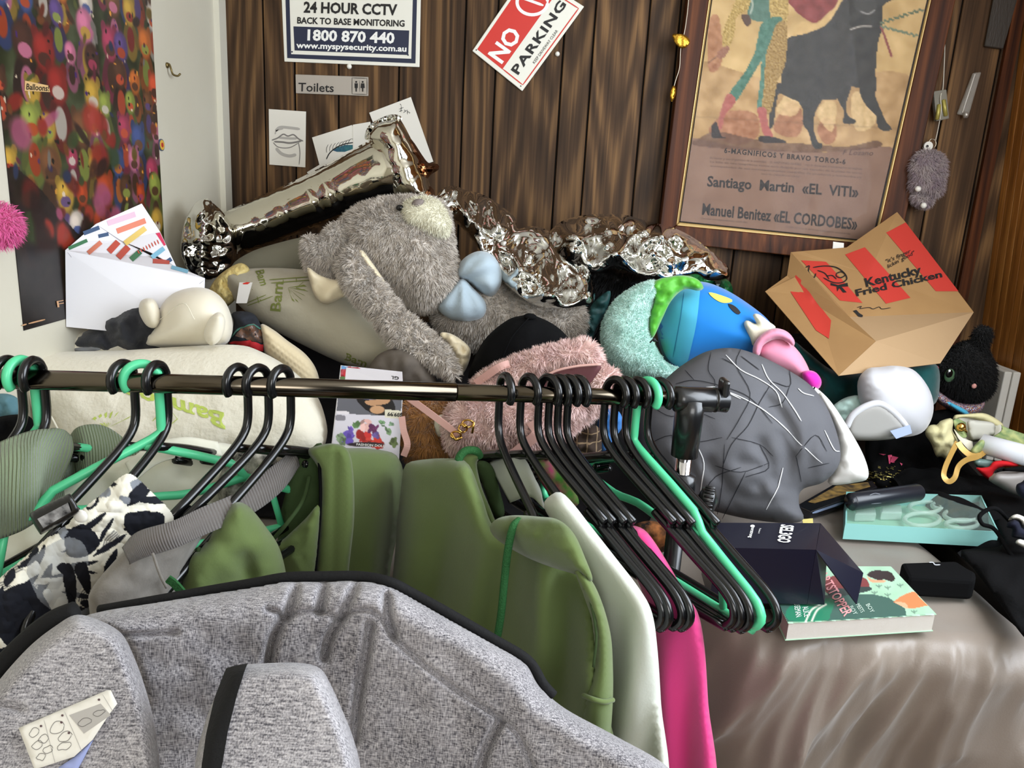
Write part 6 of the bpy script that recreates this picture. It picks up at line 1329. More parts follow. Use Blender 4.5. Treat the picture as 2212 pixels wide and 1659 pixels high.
tube('zip_edge', [P(690, 1000, Y=.935), P(692, 1090, Y=.932), P(682, 1220, Y=.93), P(674, 1330, Y=.93)], .0022, M_BLKK, s, 8, sm=6)
puff('hood', [(372, 1330), (385, 1270), (402, 1205), (440, 1172), (470, 1130), (496, 1095), (514, 1084), (540, 1096), (572, 1135), (602, 1180), (618, 1240), (622, 1300), (600, 1360), (480, 1380), (380, 1380)], lambda x, y: .765 + (x - 400) * .0004, .045, M_GREEN, s, step=10, R=60, wr=.006, wrs=80, hf=lambda x, y: -.014 * math.exp(-((x - 530 - (y - 1200) * .1) / 22) ** 2) * min(1, max(0, (y - 1170) / 60)))
tube('hood_seam', [P(428, 1185, Y=.762), P(438, 1230, Y=.743), P(448, 1300, Y=.737)], .003, M_GREEN2, s, 8, sm=6)
puff('hood_edge', [(590, 1180), (612, 1165), (660, 1120), (688, 1090), (690, 1130), (680, 1240), (660, 1300), (620, 1330), (610, 1260)], .93, .018, M_GREEN, s, step=9, wr=.006, wrs=30)
tube('inner_seam', [P(590, 1165, Y=.93), P(620, 1130, Y=.925), P(655, 1080, Y=.945), P(668, 1030, Y=.96)], .0028, M_GREEN2, s, 8, sm=6)
band('drawcord', [P(362, 1250, Y=.70), P(378, 1262, Y=.70), P(402, 1290, Y=.70)], .008, .003, M_GCORD, s)
# drawstring green hoodie
s = thing('drawstring_green_hoodie', 'moss green pullover hoodie with thick green drawstrings', 'hoodie', P(1100, 1600, Y=.85))
dpH = lambda x, y: 1.05 - (x - 870) / 450 * .36
hb = puff('body', [(868, 1040), (874, 1008), (892, 996), (960, 990), (1010, 1000), (1040, 1070), (1068, 1140), (1130, 1160), (1215, 1190), (1262, 1250), (1292, 1330), (1300, 1480), (1300, 1700), (850, 1700), (840, 1400), (856, 1160)], dpH, .035, M_GREEN, s, step=13, R=40, hf=vf(24, .015, .18, 1060))
puff('sleeve', [(1240, 1225), (1275, 1250), (1300, 1300), (1319, 1370), (1324, 1440), (1324, 1512), (1318, 1600), (1312, 1640), (1262, 1620), (1258, 1560), (1262, 1510), (1280, 1440), (1280, 1350), (1262, 1290)], .675, .028, M_GREEN, s, step=9)
tube('cuff_seam', [P(1260, 1502, Y=.655), P(1280, 1510, Y=.643), P(1305, 1516, Y=.645), P(1324, 1512, Y=.66)], .0025, M_GREEN, s, 8, sm=6)
tube('shoulder_seam', [P(1258, 1245, Y=.68), P(1276, 1300, Y=.66), P(1288, 1370, Y=.652), P(1282, 1440, Y=.652)], .0015, M_GREEN2, s, 6, sm=6)
puff('hood', [(1058, 1138), (1075, 1120), (1110, 1113), (1165, 1116), (1205, 1122), (1238, 1150), (1262, 1200), (1280, 1255), (1240, 1240), (1190, 1225), (1140, 1205), (1095, 1180), (1068, 1160)], lambda x, y: .80 - (x - 1060) * .0006, .022, M_GREEN, s, step=9, wr=.004, wrs=40)
puff('neck_edge', [(985, 1000), (1000, 978), (1025, 975), (1045, 985), (1030, 1000), (1040, 1050), (1060, 1100), (1072, 1135), (1062, 1145), (1040, 1100), (1015, 1050)], .965, .014, M_GREEN, s, step=7)
puff('hood_inside', [(1030, 1000), (1062, 1005), (1080, 1060), (1090, 1110), (1070, 1118), (1050, 1070)], 1.0, .008, M_GREEN2, s, step=8)
tube('drawstring', [P(1122, 1124, Y=.745), P(1108, 1140, Y=.735), P(1097, 1190, Y=.735), P(1090, 1250, Y=.74), P(1082, 1330, Y=.74), P(1070, 1400, Y=.74)], .0042, M_GCORD, s, 10, sm=8)
tube('drawstring', [P(1008, 1030, Y=.955), P(994, 1012, Y=.945), P(992, 990, Y=.945), P(1006, 974, Y=.95), P(1028, 974, Y=.955), P(1036, 985, Y=.965)], .0055, M_GCORD, s, 10, sm=8)
# white sweatshirt
s = thing('white_sweatshirt', 'off white sweatshirt hanging between the green hoodie and the pink one', 'sweatshirt', P(1370, 1700, Y=.78))
puff('body', [(1175, 1095), (1192, 1068), (1213, 1064), (1240, 1090), (1275, 1135), (1330, 1205), (1380, 1270), (1408, 1322), (1420, 1400), (1428, 1520), (1438, 1720), (1290, 1720), (1300, 1400), (1262, 1240), (1215, 1160)], lambda x, y: .85 - (x - 1180) * .0006, .028, M_WSW, s, step=11, R=30, hf=vf(17, .008, .1, 1300, 1.0))
patch('collar', [[(1060, 1000, 1.02), (1095, 988, 1.0), (1125, 985, .99), (1150, 1020, .97)], [(1075, 1030, 1.0), (1105, 1020, .985), (1138, 1020, .97), (1165, 1060, .95)], [(1105, 1085, .98), (1130, 1075, .965), (1155, 1075, .95), (1178, 1100, .92)]], M_WSW, s, 8, 6, .006)
tube('shoulder_seam', [P(1262, 1205, Y=.773), P(1290, 1200, Y=.758), P(1330, 1222, Y=.745)], .0012, M_IVORY, s, 6, sm=6)
# pink sweatshirt
s = thing('pink_sweatshirt', 'fuchsia pink sweatshirt hanging at the end of the rail', 'sweatshirt', P(1480, 1700, Y=.8))
puff('body', [(1332, 1150), (1350, 1135), (1385, 1140), (1410, 1165), (1448, 1225), (1480, 1282), (1508, 1325), (1522, 1400), (1530, 1520), (1542, 1720), (1400, 1720), (1405, 1400), (1390, 1290), (1355, 1205)], lambda x, y: .905 - (x - 1340) * .0006, .026, M_PINKS, s, step=10, R=28, hf=vf(15, .008, .1, 1300, 2.0))
puff('waistband', [(1376, 1190), (1400, 1192), (1432, 1212), (1455, 1238), (1452, 1246), (1420, 1232), (1385, 1208)], .85, .008, M_PINKS, s, step=5)
# small prints glimpsed between the hangers
s = thing('leaf_print_blouse', 'pink and green printed blouse glimpsed between the bunched hangers', 'garment', P(1210, 1080, Y=1.02))
puff('cloth', [(1150, 1000), (1180, 990), (1215, 1015), (1240, 1055), (1250, 1090), (1215, 1090), (1180, 1060)], 1.0, .01, M('tropical_print', (196, 60, 120), .9, col2=(86, 150, 60), vs_=45), s, step=7, wr=.005, wrs=20)
s = thing('leopard_cloth', 'brown and black animal print cloth behind the pink sweatshirt', 'cloth', P(1410, 1190, Y=1.18))
puff('cloth', [(1370, 1140), (1400, 1125), (1440, 1135), (1460, 1160), (1440, 1190), (1400, 1190)], 1.18, .015, M('leopard_print', (150, 92, 48), .9, col2=(24, 18, 16), vs_=60), s, step=7, wr=.008, wrs=20)
# ================================================================== things on the front of the bed
def prism(name, poly_xy, z0, z1, mat, parent=None, bv=0, **kw):
    n = len(poly_xy); V = [(x, y, z0) for x, y in poly_xy] + [(x, y, z1) for x, y in poly_xy]
    a = sum(poly_xy[i][0] * poly_xy[(i + 1) % n][1] - poly_xy[(i + 1) % n][0] * poly_xy[i][1] for i in range(n))
    Fc = [tuple(range(n - 1, -1, -1)), tuple(range(n, 2 * n))] + [(i, (i + 1) % n, n + (i + 1) % n, n + i) for i in range(n)]
    if a < 0: Fc = [f[::-1] for f in Fc]
    o = add(name, V, Fc, mat, parent, smooth=False, **kw)
    if bv: bevel(o, bv)
    return o
ZB = BED_Z + .008
# ---- graphic novel
s = thing('graphic_novel', 'green covered paperback graphic novel lying at the bed edge', 'book', P(1860, 1330, Z=ZB))
zt = ZB + .027
c_ = [P(1702, 1346, Z=zt)[:2], P(2023, 1327, Z=zt)[:2], P(1925, 1224, Z=zt)[:2], P(1640, 1222, Z=zt)[:2]]
M_PAGE = M('page_edges', (214, 208, 198), .8, bump=.5, bs=900, bstretch=(1, 1, 60)); ctr = np.mean(c_, 0)
prism('page_block', [tuple(ctr + (np.array(q) - ctr) * .985) for q in c_], ZB + .001, zt - .0008, M_PAGE, s)
cvr = prism('cover', [tuple(q) for q in c_], zt - .0008, zt, M('cover_mint', (168, 206, 176), .4), s); prism('back_cover', [tuple(q) for q in c_], ZB, ZB + .001, M('cover_mint', (168, 206, 176), .4), s)
bv = bvh_of(cvr)
k4 = lambda L: [(1512 + x / 3.16, 860 + y / 3.16) for x, y in L]
cv = Canvas(1630, 1215, 2030, 1350, 1.8, (168, 206, 176)); cv.put(np.ones(len(cv.p)), (166, 204, 174), 12, 40, 2)
cv.poly(k4([(440, 1400), (900, 1340), (1180, 1340), (1290, 1365), (1400, 1440), (1410, 1490), (900, 1520), (600, 1530)]), (66, 98, 88), sm=False); cv.poly(k4([(620, 1420), (900, 1370), (890, 1480), (850, 1520), (610, 1520)]), (44, 126, 94))
cv.line(k4([(720, 1530), (760, 1450), (820, 1410)]), 4, (224, 224, 206)); cv.line(k4([(760, 1530), (800, 1450), (860, 1410)]), 4, (224, 224, 206))
cv.poly(k4([(860, 1240), (960, 1210), (1100, 1220), (1150, 1260), (1140, 1320), (1000, 1320), (870, 1340)]), (128, 60, 60)); cv.poly(k4([(900, 1310), (1140, 1290), (1150, 1320), (900, 1360)]), (50, 64, 62))
cv.poly(k4([(1140, 1215), (1180, 1240), (1260, 1245), (1255, 1260), (1170, 1258)]), (214, 160, 124)); cv.poly(k4([(1140, 1210), (1180, 1180), (1250, 1180), (1300, 1190), (1330, 1230), (1310, 1255), (1260, 1240), (1220, 1245), (1180, 1230)]), (50, 40, 40))
cv.poly(k4([(1325, 1390), (1400, 1340), (1480, 1330), (1560, 1410), (1540, 1420), (1420, 1440), (1340, 1400)]), (214, 130, 84)); cv.poly(k4([(1330, 1395), (1400, 1400), (1420, 1440), (1370, 1420)]), (222, 168, 132))
for q in ((1220, 1285), (1280, 1295), (1190, 1330), (1280, 1345), (1365, 1280), (1460, 1460)): cv.line(k4([(q[0] - 18, q[1] - 6), (q[0], q[1] + 4), (q[0] + 20, q[1] - 6)]), 1.6, (84, 110, 96)); cv.line(k4([(q[0], q[1] - 10), (q[0] + 4, q[1] + 14)]), 1.4, (84, 110, 96))
cv.build('cover_print', lambda x, y: onto_strict(bv, x, y, .0005), s, M_PRINTG)
text('lettering', 'HEARTSTOPPER', k4([(762, 1150)])[0], k4([(985, 1497)])[0], 21, bv, M('title_pink', (232, 158, 158), .5), s, bold=.02, up=(1, -.45), off=.0011)
text('lettering', 'ALICE', k4([(698, 1432)])[0], k4([(712, 1500)])[0], 13, bv, WHITE_INK, s, up=(1, -.3), off=.0011); text('lettering', 'OSEMAN', k4([(640, 1405)])[0], k4([(655, 1502)])[0], 13, bv, WHITE_INK, s, up=(1, -.3), off=.0011)
for wd_, y0_, x0_ in (('BOY', 1415, 1130), ('MEETS', 1415, 1062), ('BOY', 1430, 1015)): text('lettering', wd_, k4([(x0_ + 0, y0_)])[0], k4([(x0_ + 36, y0_ + 55)])[0], 9, bv, M('pale_lettering', (196, 214, 200), .6), s, up=(1, -.4), off=.0011)
# ---- navy shoe-type box with open flap
M_NBOX = M('navy_card_box', (13, 13, 31), .3, coat=.1, bump=.08, bs=20)
s = thing('navy_box', 'glossy navy card box with white lettering and open end flap', 'box', P(1660, 1300, Z=ZB))
zt2 = ZB + .115; zb2 = ZB + .032
T = [P(1548, 1183, Z=zt2), P(1762, 1188, Z=zt2), P(1772, 1131, Z=zt2), P(1530, 1130, Z=zt2)]
hgt = np.array([0, 0, -(zt2 - zb2)]); B = [q + hgt for q in T]
bx2 = add('carton', T + B, [(0, 1, 2, 3), (0, 4, 5, 1), (3, 7, 4, 0), (2, 6, 7, 3), (4, 7, 6, 5)], M_NBOX, s, smooth=False); solid(bx2, .0016, 0)
outv = np.cross(T[1] - T[2], [0, 0, 1.0]); outv /= np.linalg.norm(outv); outv = outv if outv[0] > 0 else -outv
f2 = add('end_flap', [T[1], T[2], P(1864, 1238, Z=zb2 + .03), P(1850, 1305, Z=zb2 + .004)], [(0, 3, 2, 1)], M_NBOX, s, smooth=False); solid(f2, .0016, 0)
f3 = add('side_flap', [T[1], B[1], P(1780, 1306, Z=zb2), P(1785, 1200, Z=zt2 - .02)], [(0, 1, 2, 3)], M_NBOX, s, smooth=False); solid(f3, .0016, 0)
add('inner_card', [q + np.array([-.012, 0, 0]) for q in (T[1] + hgt * .15, T[2] + hgt * .15, B[2], B[1])], [(0, 1, 2, 3)], M('brown_card', (120, 88, 60), .8), s, smooth=False)
bv = bvh_of(bx2)
text('lettering', 'SEL3GO', k4([(556, 868)])[0], k4([(528, 988)])[0], 27, bv, WHITE_INK, s, bold=.03, up=(1, .1), off=.0016)
text('lettering', 'norstrong', k4([(352, 885)])[0], k4([(332, 958)])[0], 8, bv, WHITE_INK, s, bold=.02, up=(1, .1), off=.0016); text('lettering', 'Pocket it', k4([(405, 895)])[0], k4([(395, 930)])[0], 4, bv, WHITE_INK, s, up=(1, .1), off=.0016)
poly('logo_dot', [[(k4([(358, 880)])[0][0] + 5 * math.cos(a), k4([(358, 880)])[0][1] + 3 * math.sin(a)) for a in np.arange(10) * .628]], bv, WHITE_INK, s, .0016)
# something to hold the box level: a folded cardigan under it
s = thing('folded_cloth', 'dark folded cloth under the navy box', 'cloth', P(1640, 1310, Z=ZB))
q0 = [P(x, y, Z=ZB)[:2] for x, y in ((1585, 1318), (1700, 1322), (1730, 1210), (1560, 1205))]
prism('fold', [tuple(q) for q in q0], ZB, zb2 - .001, M_BLK, s, .008)
# ---- black velvet box
s = thing('velvet_box', 'black velvet jewellery box with a loose white thread on the bed', 'jewellery box', P(2020, 1265, Z=ZB))
zt3 = ZB + .034; tp = [P(1946, 1214, Z=zt3), P(2065, 1210, Z=zt3), P(2090, 1226, Z=zt3), P(2110, 1236, Z=zt3), P(2108, 1252, Z=zt3), P(2104, 1255, Z=zt3), P(1962, 1246, Z=zt3)]
vb = prism('case', [tuple(q[:2]) for q in tp], ZB, zt3, M('black_velvet', (9, 9, 10), .95, spec=.1), s, .006)
strokes('white_thread', [[(2007, 1216), (2015, 1216), (2020, 1221), (2031, 1221)]], 2.2, bvh_of(vb), M('pale_thread', (180, 182, 186), .8), s, .001)
# ---- mint display box with clear window
M_MINT = M('mint_card', (138, 196, 190), .5); 
s = thing('mint_display_box', 'mint box with clear window over glass shapes beside the black tube', 'box', P(1990, 1175, Z=ZB))
zt4 = ZB + .030; q4 = [P(1826, 1131, Z=zt4), P(2158, 1149, Z=zt4), P(2120, 1070, Z=zt4), P(1828, 1062, Z=zt4)]
fl4 = [q + np.array([0, 0, -.030]) for q in q4]
for i in range(4):
    a, b = q4[i], q4[(i + 1) % 4]; cen = sum(q4) / 4; ia, ib = a + (cen - a) * .02, b + (cen - b) * .02
    dz = np.array([0, 0, -.030]); add('wall', [a, b, ib, ia, a + dz, b + dz, ib + dz, ia + dz], [(0, 3, 2, 1), (4, 5, 6, 7), (0, 1, 5, 4), (1, 2, 6, 5), (2, 3, 7, 6), (3, 0, 4, 7)], M_MINT, s, smooth=False)
add('tray_floor', [q + np.array([0, 0, .004]) for q in fl4], [(0, 1, 2, 3)], M('mint_tray', (138, 190, 160), .5), s, smooth=False)
add('clear_window', [q + np.array([0, 0, -.001]) for q in q4], [(0, 1, 2, 3)], M('clear_film', (200, 230, 220), .03, alpha=.16), s, smooth=False)
M_GLS = M('clear_glass_shape', (196, 222, 208), .04, trans=.0, alpha=.45)
for x, y, w_, h_ in ((1868, 1115, 46, 18), (1924, 1112, 46, 18), (1870, 1094, 40, 14)): 
    q5 = [P(x - w_ / 2, y + h_ / 2, Z=ZB + .008), P(x + w_ / 2, y + h_ / 2, Z=ZB + .008), P(x + w_ / 2 - 3, y - h_ / 2, Z=ZB + .008), P(x - w_ / 2, y - h_ / 2, Z=ZB + .008)]
    prism('glass_block', [tuple(q[:2]) for q in q5], ZB + .005, ZB + .022, M_GLS, s, .003)
for x, y, r1, r2 in ((1992, 1122, 38, 14), (1998, 1096, 34, 12), (2080, 1112, 40, 14), (2078, 1132, 34, 9), (2040, 1092, 26, 8)):
    tube('glass_ring', [P(x + r1 * math.cos(t), y + r2 * math.sin(t), Z=ZB + .014) for t in np.arange(20) * .31416], .0045, M_GLS, s, 8, closed=True)
# ---- black tube
s = thing('black_tube', 'black plastic tube lying across the mint box', 'tube', P(1910, 1090, Z=zt4))
ta, tb_ = P(1838, 1084, Z=zt4 + .0175), P(1984, 1063, Z=zt4 + .0175)
td = (tb_ - ta) / np.linalg.norm(tb_ - ta)
M_TUBE = M('matte_black_tube', (30, 33, 40), .3)
V, F_ = tube_vf([ta, ta + td * .002, tb_ - td * .004, tb_], [.0155, .0168, .0168, .0155], 32, caps=False)
V2_, F2_ = tube_vf([ta, ta + td * .001, ta + td * .05], [.0155, .0105, .0105], 32, caps=True); V3_, F3_ = tube_vf([tb_, tb_ + td * .0005], [.0155, .001], 32)
V, F_ = merge([(V, F_), (V2_, [f[::-1] for f in F2_]), (V3_, F3_)])
add('barrel', V, F_, M_TUBE, s)
bvt = bvh_of(s.children[0]); strokes('slot_mark', [[(1878, 1070), (1890, 1066), (1901, 1068)], [(1882, 1088), (1903, 1086)]], 1.3, bvt, M('grey_mark', (120, 124, 132), .6), s, .0008)
# ---- game case
s = thing('disc_case', 'dark disc case lying half under the striped pillow', 'case', P(1800, 1110, Z=ZB))
zt5 = ZB + .018; tp = [P(1752, 1106, Z=zt5), P(1895, 1052, Z=zt5), P(1885, 1038, Z=zt5), P(1800, 1046, Z=zt5), P(1720, 1092, Z=zt5)]
dc = prism('case', [tuple(q[:2]) for q in tp], ZB + .001, zt5, M('dark_case', (24, 24, 28), .25, coat=.3), s, .002)
poly('cover_art', [[(1760, 1088), (1880, 1052), (1875, 1042), (1806, 1050), (1745, 1085)]], bvh_of(dc), M('cover_art', (70, 60, 48), .35, col2=(150, 120, 66), vs_=60), s, .0008)
strokes('page_edge', [[(1754, 1108), (1822, 1085)]], 5, bvh_of(dc), M('pale_case_edge', (120, 134, 160), .5), s, .001)
nt_ = flat('sticky_note', [(1733, 1122), (1756, 1120), (1757, 1140), (1736, 1138)], 1.22, M('yellow_note', (226, 212, 130), .7), None, .0008); nt_['label'] = 'scrap of yellow paper behind the navy box'; nt_['category'] = 'paper'
# ================================================================== black clothes and odds and ends on the right
s = thing('black_print_tshirt', 'black tshirt with pink letters and sparkly print crumpled beside the tube', 'garment', P(1960, 1060, Y=1.45))
bt = puff('bundle', [(1872, 945), (1905, 935), (1960, 938), (2000, 925), (2030, 950), (2050, 1000), (2060, 1050), (2010, 1062), (1940, 1058), (1890, 1045), (1872, 1000)], lambda x, y: 1.76 - (y - 940) * .0014, .02, M_BLK, s, step=8, wr=.012, wrs=28)
bv = bvh_of(bt)
text('lettering', 'R', (1918, 1002), (1934, 1000), 17, bv, M('neon_pink_ink', (232, 90, 130), .6), s, bold=.05, off=.003); poly('letter_piece', [[(1930, 985), (1940, 990), (1930, 1002), (1922, 1000)], [(1942, 1000), (1948, 1003), (1946, 1007)], [(1900, 982), (1913, 983), (1908, 986)]], bv, M('neon_pink_ink', (232, 90, 130), .6), s, .003)
gr_ = random.Random(8)
V2 = []; F2 = []
for k in range(90):
    x, y = 1905 + gr_.gauss(0, 26), 1026 + gr_.gauss(0, 9); L = gr_.uniform(1, 3.2); n0 = len(V2); V2 += [(x - L, y - .6), (x + L, y + .2), (x + L, y + 1.2), (x - L, y + .4)]; F2.append((n0, n0 + 1, n0 + 2, n0 + 3))
lay('sparkle_print', np.array(V2), F2, bv, M('gold_sparkle', (206, 190, 110), .3, metal=.7), s, .003, kind='stuff')
s = thing('black_coat', 'heap of black clothing spilling over the far side of the bed', 'garment', P(2150, 1500, Y=1.1))
def coat(x, y):
    z = BED_Z + .004 + .03 * sst(1.0, 1.5, y) + .018 * noise.noise((x * 11, y * 11, 3)) + .012 * noise.noise((x * 25, y * 25, 6))
    return max(BED_Z - .017, z - .03 * (1 - sst(.82, .88, x)))
hmap('heap', .845, 1.21, .92, 1.60, coat, 60, 90, M_BLKK, BED_Z - .02, parent=s)
puff('drape', [(2085, 1010), (2120, 1040), (2200, 1075), (2260, 1110), (2260, 1400), (2215, 1380), (2150, 1290), (2100, 1225), (2070, 1190), (2160, 1180), (2160, 1150), (2115, 1068), (2055, 1062), (2060, 1020)], lambda x, y: P(x, y, Z=BED_Z + .03)[1], .012, M_BLKK, s, step=12, wr=.01, wrs=40)
puff('drape', [(2000, 905), (2040, 940), (2090, 1000), (2130, 1050), (2090, 1068), (2020, 1060), (2030, 1000)], lambda x, y: 1.80 - (y - 905) * .0014, .02, M_BLK, s, step=9, wr=.01, wrs=30)
puff('sleeve', [(1985, 905), (2010, 890), (2050, 885), (2085, 905), (2090, 930), (2050, 950), (2000, 940)], 1.78, .03, M_BLK, s, step=8, wr=.01, wrs=24)
tube('strap', [P(2185, 1130, Y=1.25), P(2150, 1098, Y=1.24), P(2118, 1112, Y=1.235), P(2122, 1132, Y=1.225), P(2150, 1145, Y=1.22), P(2190, 1205, Y=1.19), P(2230, 1230, Y=1.17)], .0035, M_BLKK, s, 8, sm=8)
# floral gift bag with gold ribbon
setback(.17)
c5 = lambda L: [(1900 + x / 7.09, 820 + y / 7.09) for x, y in L]
def q5(x, y, Y): return (1900 + x / 7.09, 820 + y / 7.09, Y)
M_CRM = M('cream_tulle', (214, 206, 160), .9, bump=.4, bs=90); M_SAGEP = M('sage_floral_print', (120, 146, 96), .6, col2=(186, 194, 130), vs_=60); M_CARDG = M('grey_card', (196, 194, 182), .6)
s = thing('floral_gift_bag', 'open sage floral gift bag with cream trim and gold ribbon handle', 'bag', P(2110, 990, Y=1.45))
puff('tulle', c5([(720, 740), (800, 690), (890, 690), (920, 640), (1080, 590), (1130, 640), (1120, 780), (1200, 920), (1180, 1080), (1050, 1230), (950, 1180), (870, 1180), (790, 980), (700, 840)]), 1.43, .03, M_CRM, s, step=6, wr=.012, wrs=16)
puff('back_edge', c5([(1120, 640), (1150, 545), (1300, 530), (1560, 510), (1720, 560), (1890, 680), (1860, 760), (1600, 640), (1340, 580), (1190, 600)]), 1.46, .008, M_CRM, s, step=5)
patch('inside', [[q5(1130, 620, 1.45), q5(1350, 570, 1.47), q5(1650, 620, 1.47), q5(1870, 700, 1.45)], [q5(1180, 760, 1.44), q5(1400, 760, 1.46), q5(1650, 760, 1.46), q5(1860, 780, 1.44)], [q5(1260, 900, 1.42), q5(1420, 940, 1.44), q5(1620, 880, 1.44), q5(1800, 850, 1.43)]], M_CARDG, s, 6, 6, .0015)
patch('floral_lining', [[q5(1130, 620, 1.44), q5(1200, 600, 1.445), q5(1320, 660, 1.45)], [q5(1160, 740, 1.43), q5(1260, 760, 1.435), q5(1330, 780, 1.44)], [q5(1240, 900, 1.42), q5(1310, 890, 1.425), q5(1340, 870, 1.43)]], M_SAGEP, s, 6, 6, .0015)
patch('floral_side', [[q5(1860, 700, 1.45), q5(2000, 760, 1.44), q5(2260, 850, 1.42)], [q5(1870, 780, 1.44), q5(2000, 860, 1.43), q5(2260, 970, 1.41)], [q5(1720, 890, 1.42), q5(1950, 940, 1.41), q5(2260, 1050, 1.40)]], M_SAGEP, s, 6, 6, .002)
patch('front_card', [[q5(1140, 760, 1.42), q5(1250, 880, 1.41), q5(1420, 950, 1.41)], [q5(1210, 900, 1.40), q5(1320, 990, 1.40), q5(1430, 1040, 1.395)], [q5(1300, 1000, 1.39), q5(1380, 1090, 1.39), q5(1450, 1080, 1.385)]], M('cream_card', (222, 216, 200), .6), s, 6, 6, .0015)
puff('curl', c5([(1390, 1090), (1440, 1020), (1540, 930), (1600, 930), (1610, 1000), (1560, 1090), (1490, 1150), (1420, 1140)]), 1.38, .012, M_SAGEP, s, step=4)
puff('inner_card', c5([(1340, 650), (1380, 620), (1740, 660), (1770, 800), (1750, 850), (1620, 910), (1420, 950), (1360, 800)]), 1.425, .003, M_CARDG, s, step=8, R=3)
M_GRIB = M('gold_satin_ribbon', (198, 158, 84), .35, metal=.3)
band('ribbon_handle', [P(*q5(1190, 960, 1.39)[:2], Y=1.385), P(*q5(1110, 1110, 1)[:2], Y=1.37), P(*q5(1010, 1330, 1)[:2], Y=1.345), P(*q5(985, 1480, 1)[:2], Y=1.33), P(*q5(1060, 1560, 1)[:2], Y=1.325), P(*q5(1150, 1500, 1)[:2], Y=1.33), P(*q5(1210, 1330, 1)[:2], Y=1.345), P(*q5(1330, 1230, 1)[:2], Y=1.36), P(*q5(1500, 1180, 1)[:2], Y=1.37), P(*q5(1640, 1090, 1)[:2], Y=1.385)], .011, .0012, M_GRIB, s, up=(0, -1, .3))
band('ribbon_handle', [P(*q5(1200, 960, 1)[:2], Y=1.382), P(*q5(1270, 1060, 1)[:2], Y=1.375), P(*q5(1400, 1160, 1)[:2], Y=1.37), P(*q5(1560, 1160, 1)[:2], Y=1.372)], .012, .0012, M_GRIB, s, up=(0, -1, .3))
blob('gold_bell', P(*q5(1250, 730, 1)[:2], Y=1.42), (.010, .008, .010), M_GOLDC, s, 14, 10); tube('gold_loop', [P(*q5(1210, 750, 1)[:2], Y=1.42), P(*q5(1290, 760, 1)[:2], Y=1.415), P(*q5(1330, 800, 1)[:2], Y=1.42)], .003, M_GOLDC, s, 8, sm=4)
s = thing('paper_roll', 'white rolled paper beside the floral gift bag', 'paper roll', P(2170, 980, Y=1.35))
tube('roll', [P(*q5(1560, 980, 1)[:2], Y=1.40), P(*q5(2300, 1180, 1)[:2], Y=1.34)], .0215, M('white_paper', (222, 224, 230), .7), s, 20)
s = thing('red_lanyard', 'bright red fabric strap under the white paper roll', 'strap', P(2150, 1040, Y=1.36))
puff('strap', c5([(1480, 1350), (1560, 1350), (1680, 1330), (1740, 1260), (1880, 1240), (2100, 1280), (2110, 1330), (1880, 1340), (1760, 1400), (1720, 1500), (1660, 1530), (1540, 1430)]), 1.35, .008, M('bright_red_webbing', (206, 28, 36), .8), s, step=4)
s = thing('teal_glass_piece', 'small translucent teal plastic piece beside the red strap', 'plastic piece', P(2118, 1010, Y=1.4))
puff('piece', c5([(1450, 1240), (1520, 1210), (1740, 1240), (1720, 1310), (1640, 1390), (1540, 1350), (1460, 1310)]), 1.38, .008, M('pale_teal_plastic', (120, 146, 140), .3), s, step=5)
setback(.10)
s = thing('grey_case', 'smooth grey case with a black band at the right edge', 'case', P(2190, 1080, Y=1.3))
puff('shell', c5([(1670, 1540), (1720, 1470), (1800, 1405), (1950, 1400), (2300, 1420), (2300, 1800), (2100, 1780), (1900, 1680)]), 1.33, .03, M('warm_grey_plastic', (142, 136, 132), .45), s, step=7, R=20)
puff('band', c5([(1760, 1440), (1850, 1370), (2300, 1320), (2300, 1410), (1900, 1405)]), 1.31, .008, M_BLK, s, step=6)
setback(0)
s = thing('navy_white_shoe', 'navy and white canvas shoe at the right edge of the bed', 'shoe', P(2200, 1200, Y=1.2))
c6 = lambda L: [(1900 + x / 7.09, 1000 + y / 7.09) for x, y in L]
puff('toe_cap', c6([(1970, 880), (2010, 820), (2090, 785), (2160, 800), (2300, 880), (2300, 1010), (2180, 970), (2150, 900), (2060, 860)]), 1.22, .025, M_PLAS, s, step=5)
puff('upper', c6([(1950, 920), (2060, 860), (2150, 900), (2190, 990), (2300, 1040), (2300, 1180), (2100, 1150), (2020, 1120), (2030, 1010), (1950, 990)]), 1.21, .025, M('navy_canvas', (22, 24, 40), .9), s, step=5)
puff('sole', c6([(2080, 1220), (2130, 1165), (2200, 1180), (2320, 1230), (2320, 1330), (2180, 1290)]), 1.19, .014, M_PLAS, s, step=5)
puff('tongue', c6([(2100, 330), (2180, 290), (2300, 200), (2300, 540), (2160, 520), (2090, 430)]), 1.27, .02, M('navy_canvas', (22, 24, 40), .9), s, step=5)
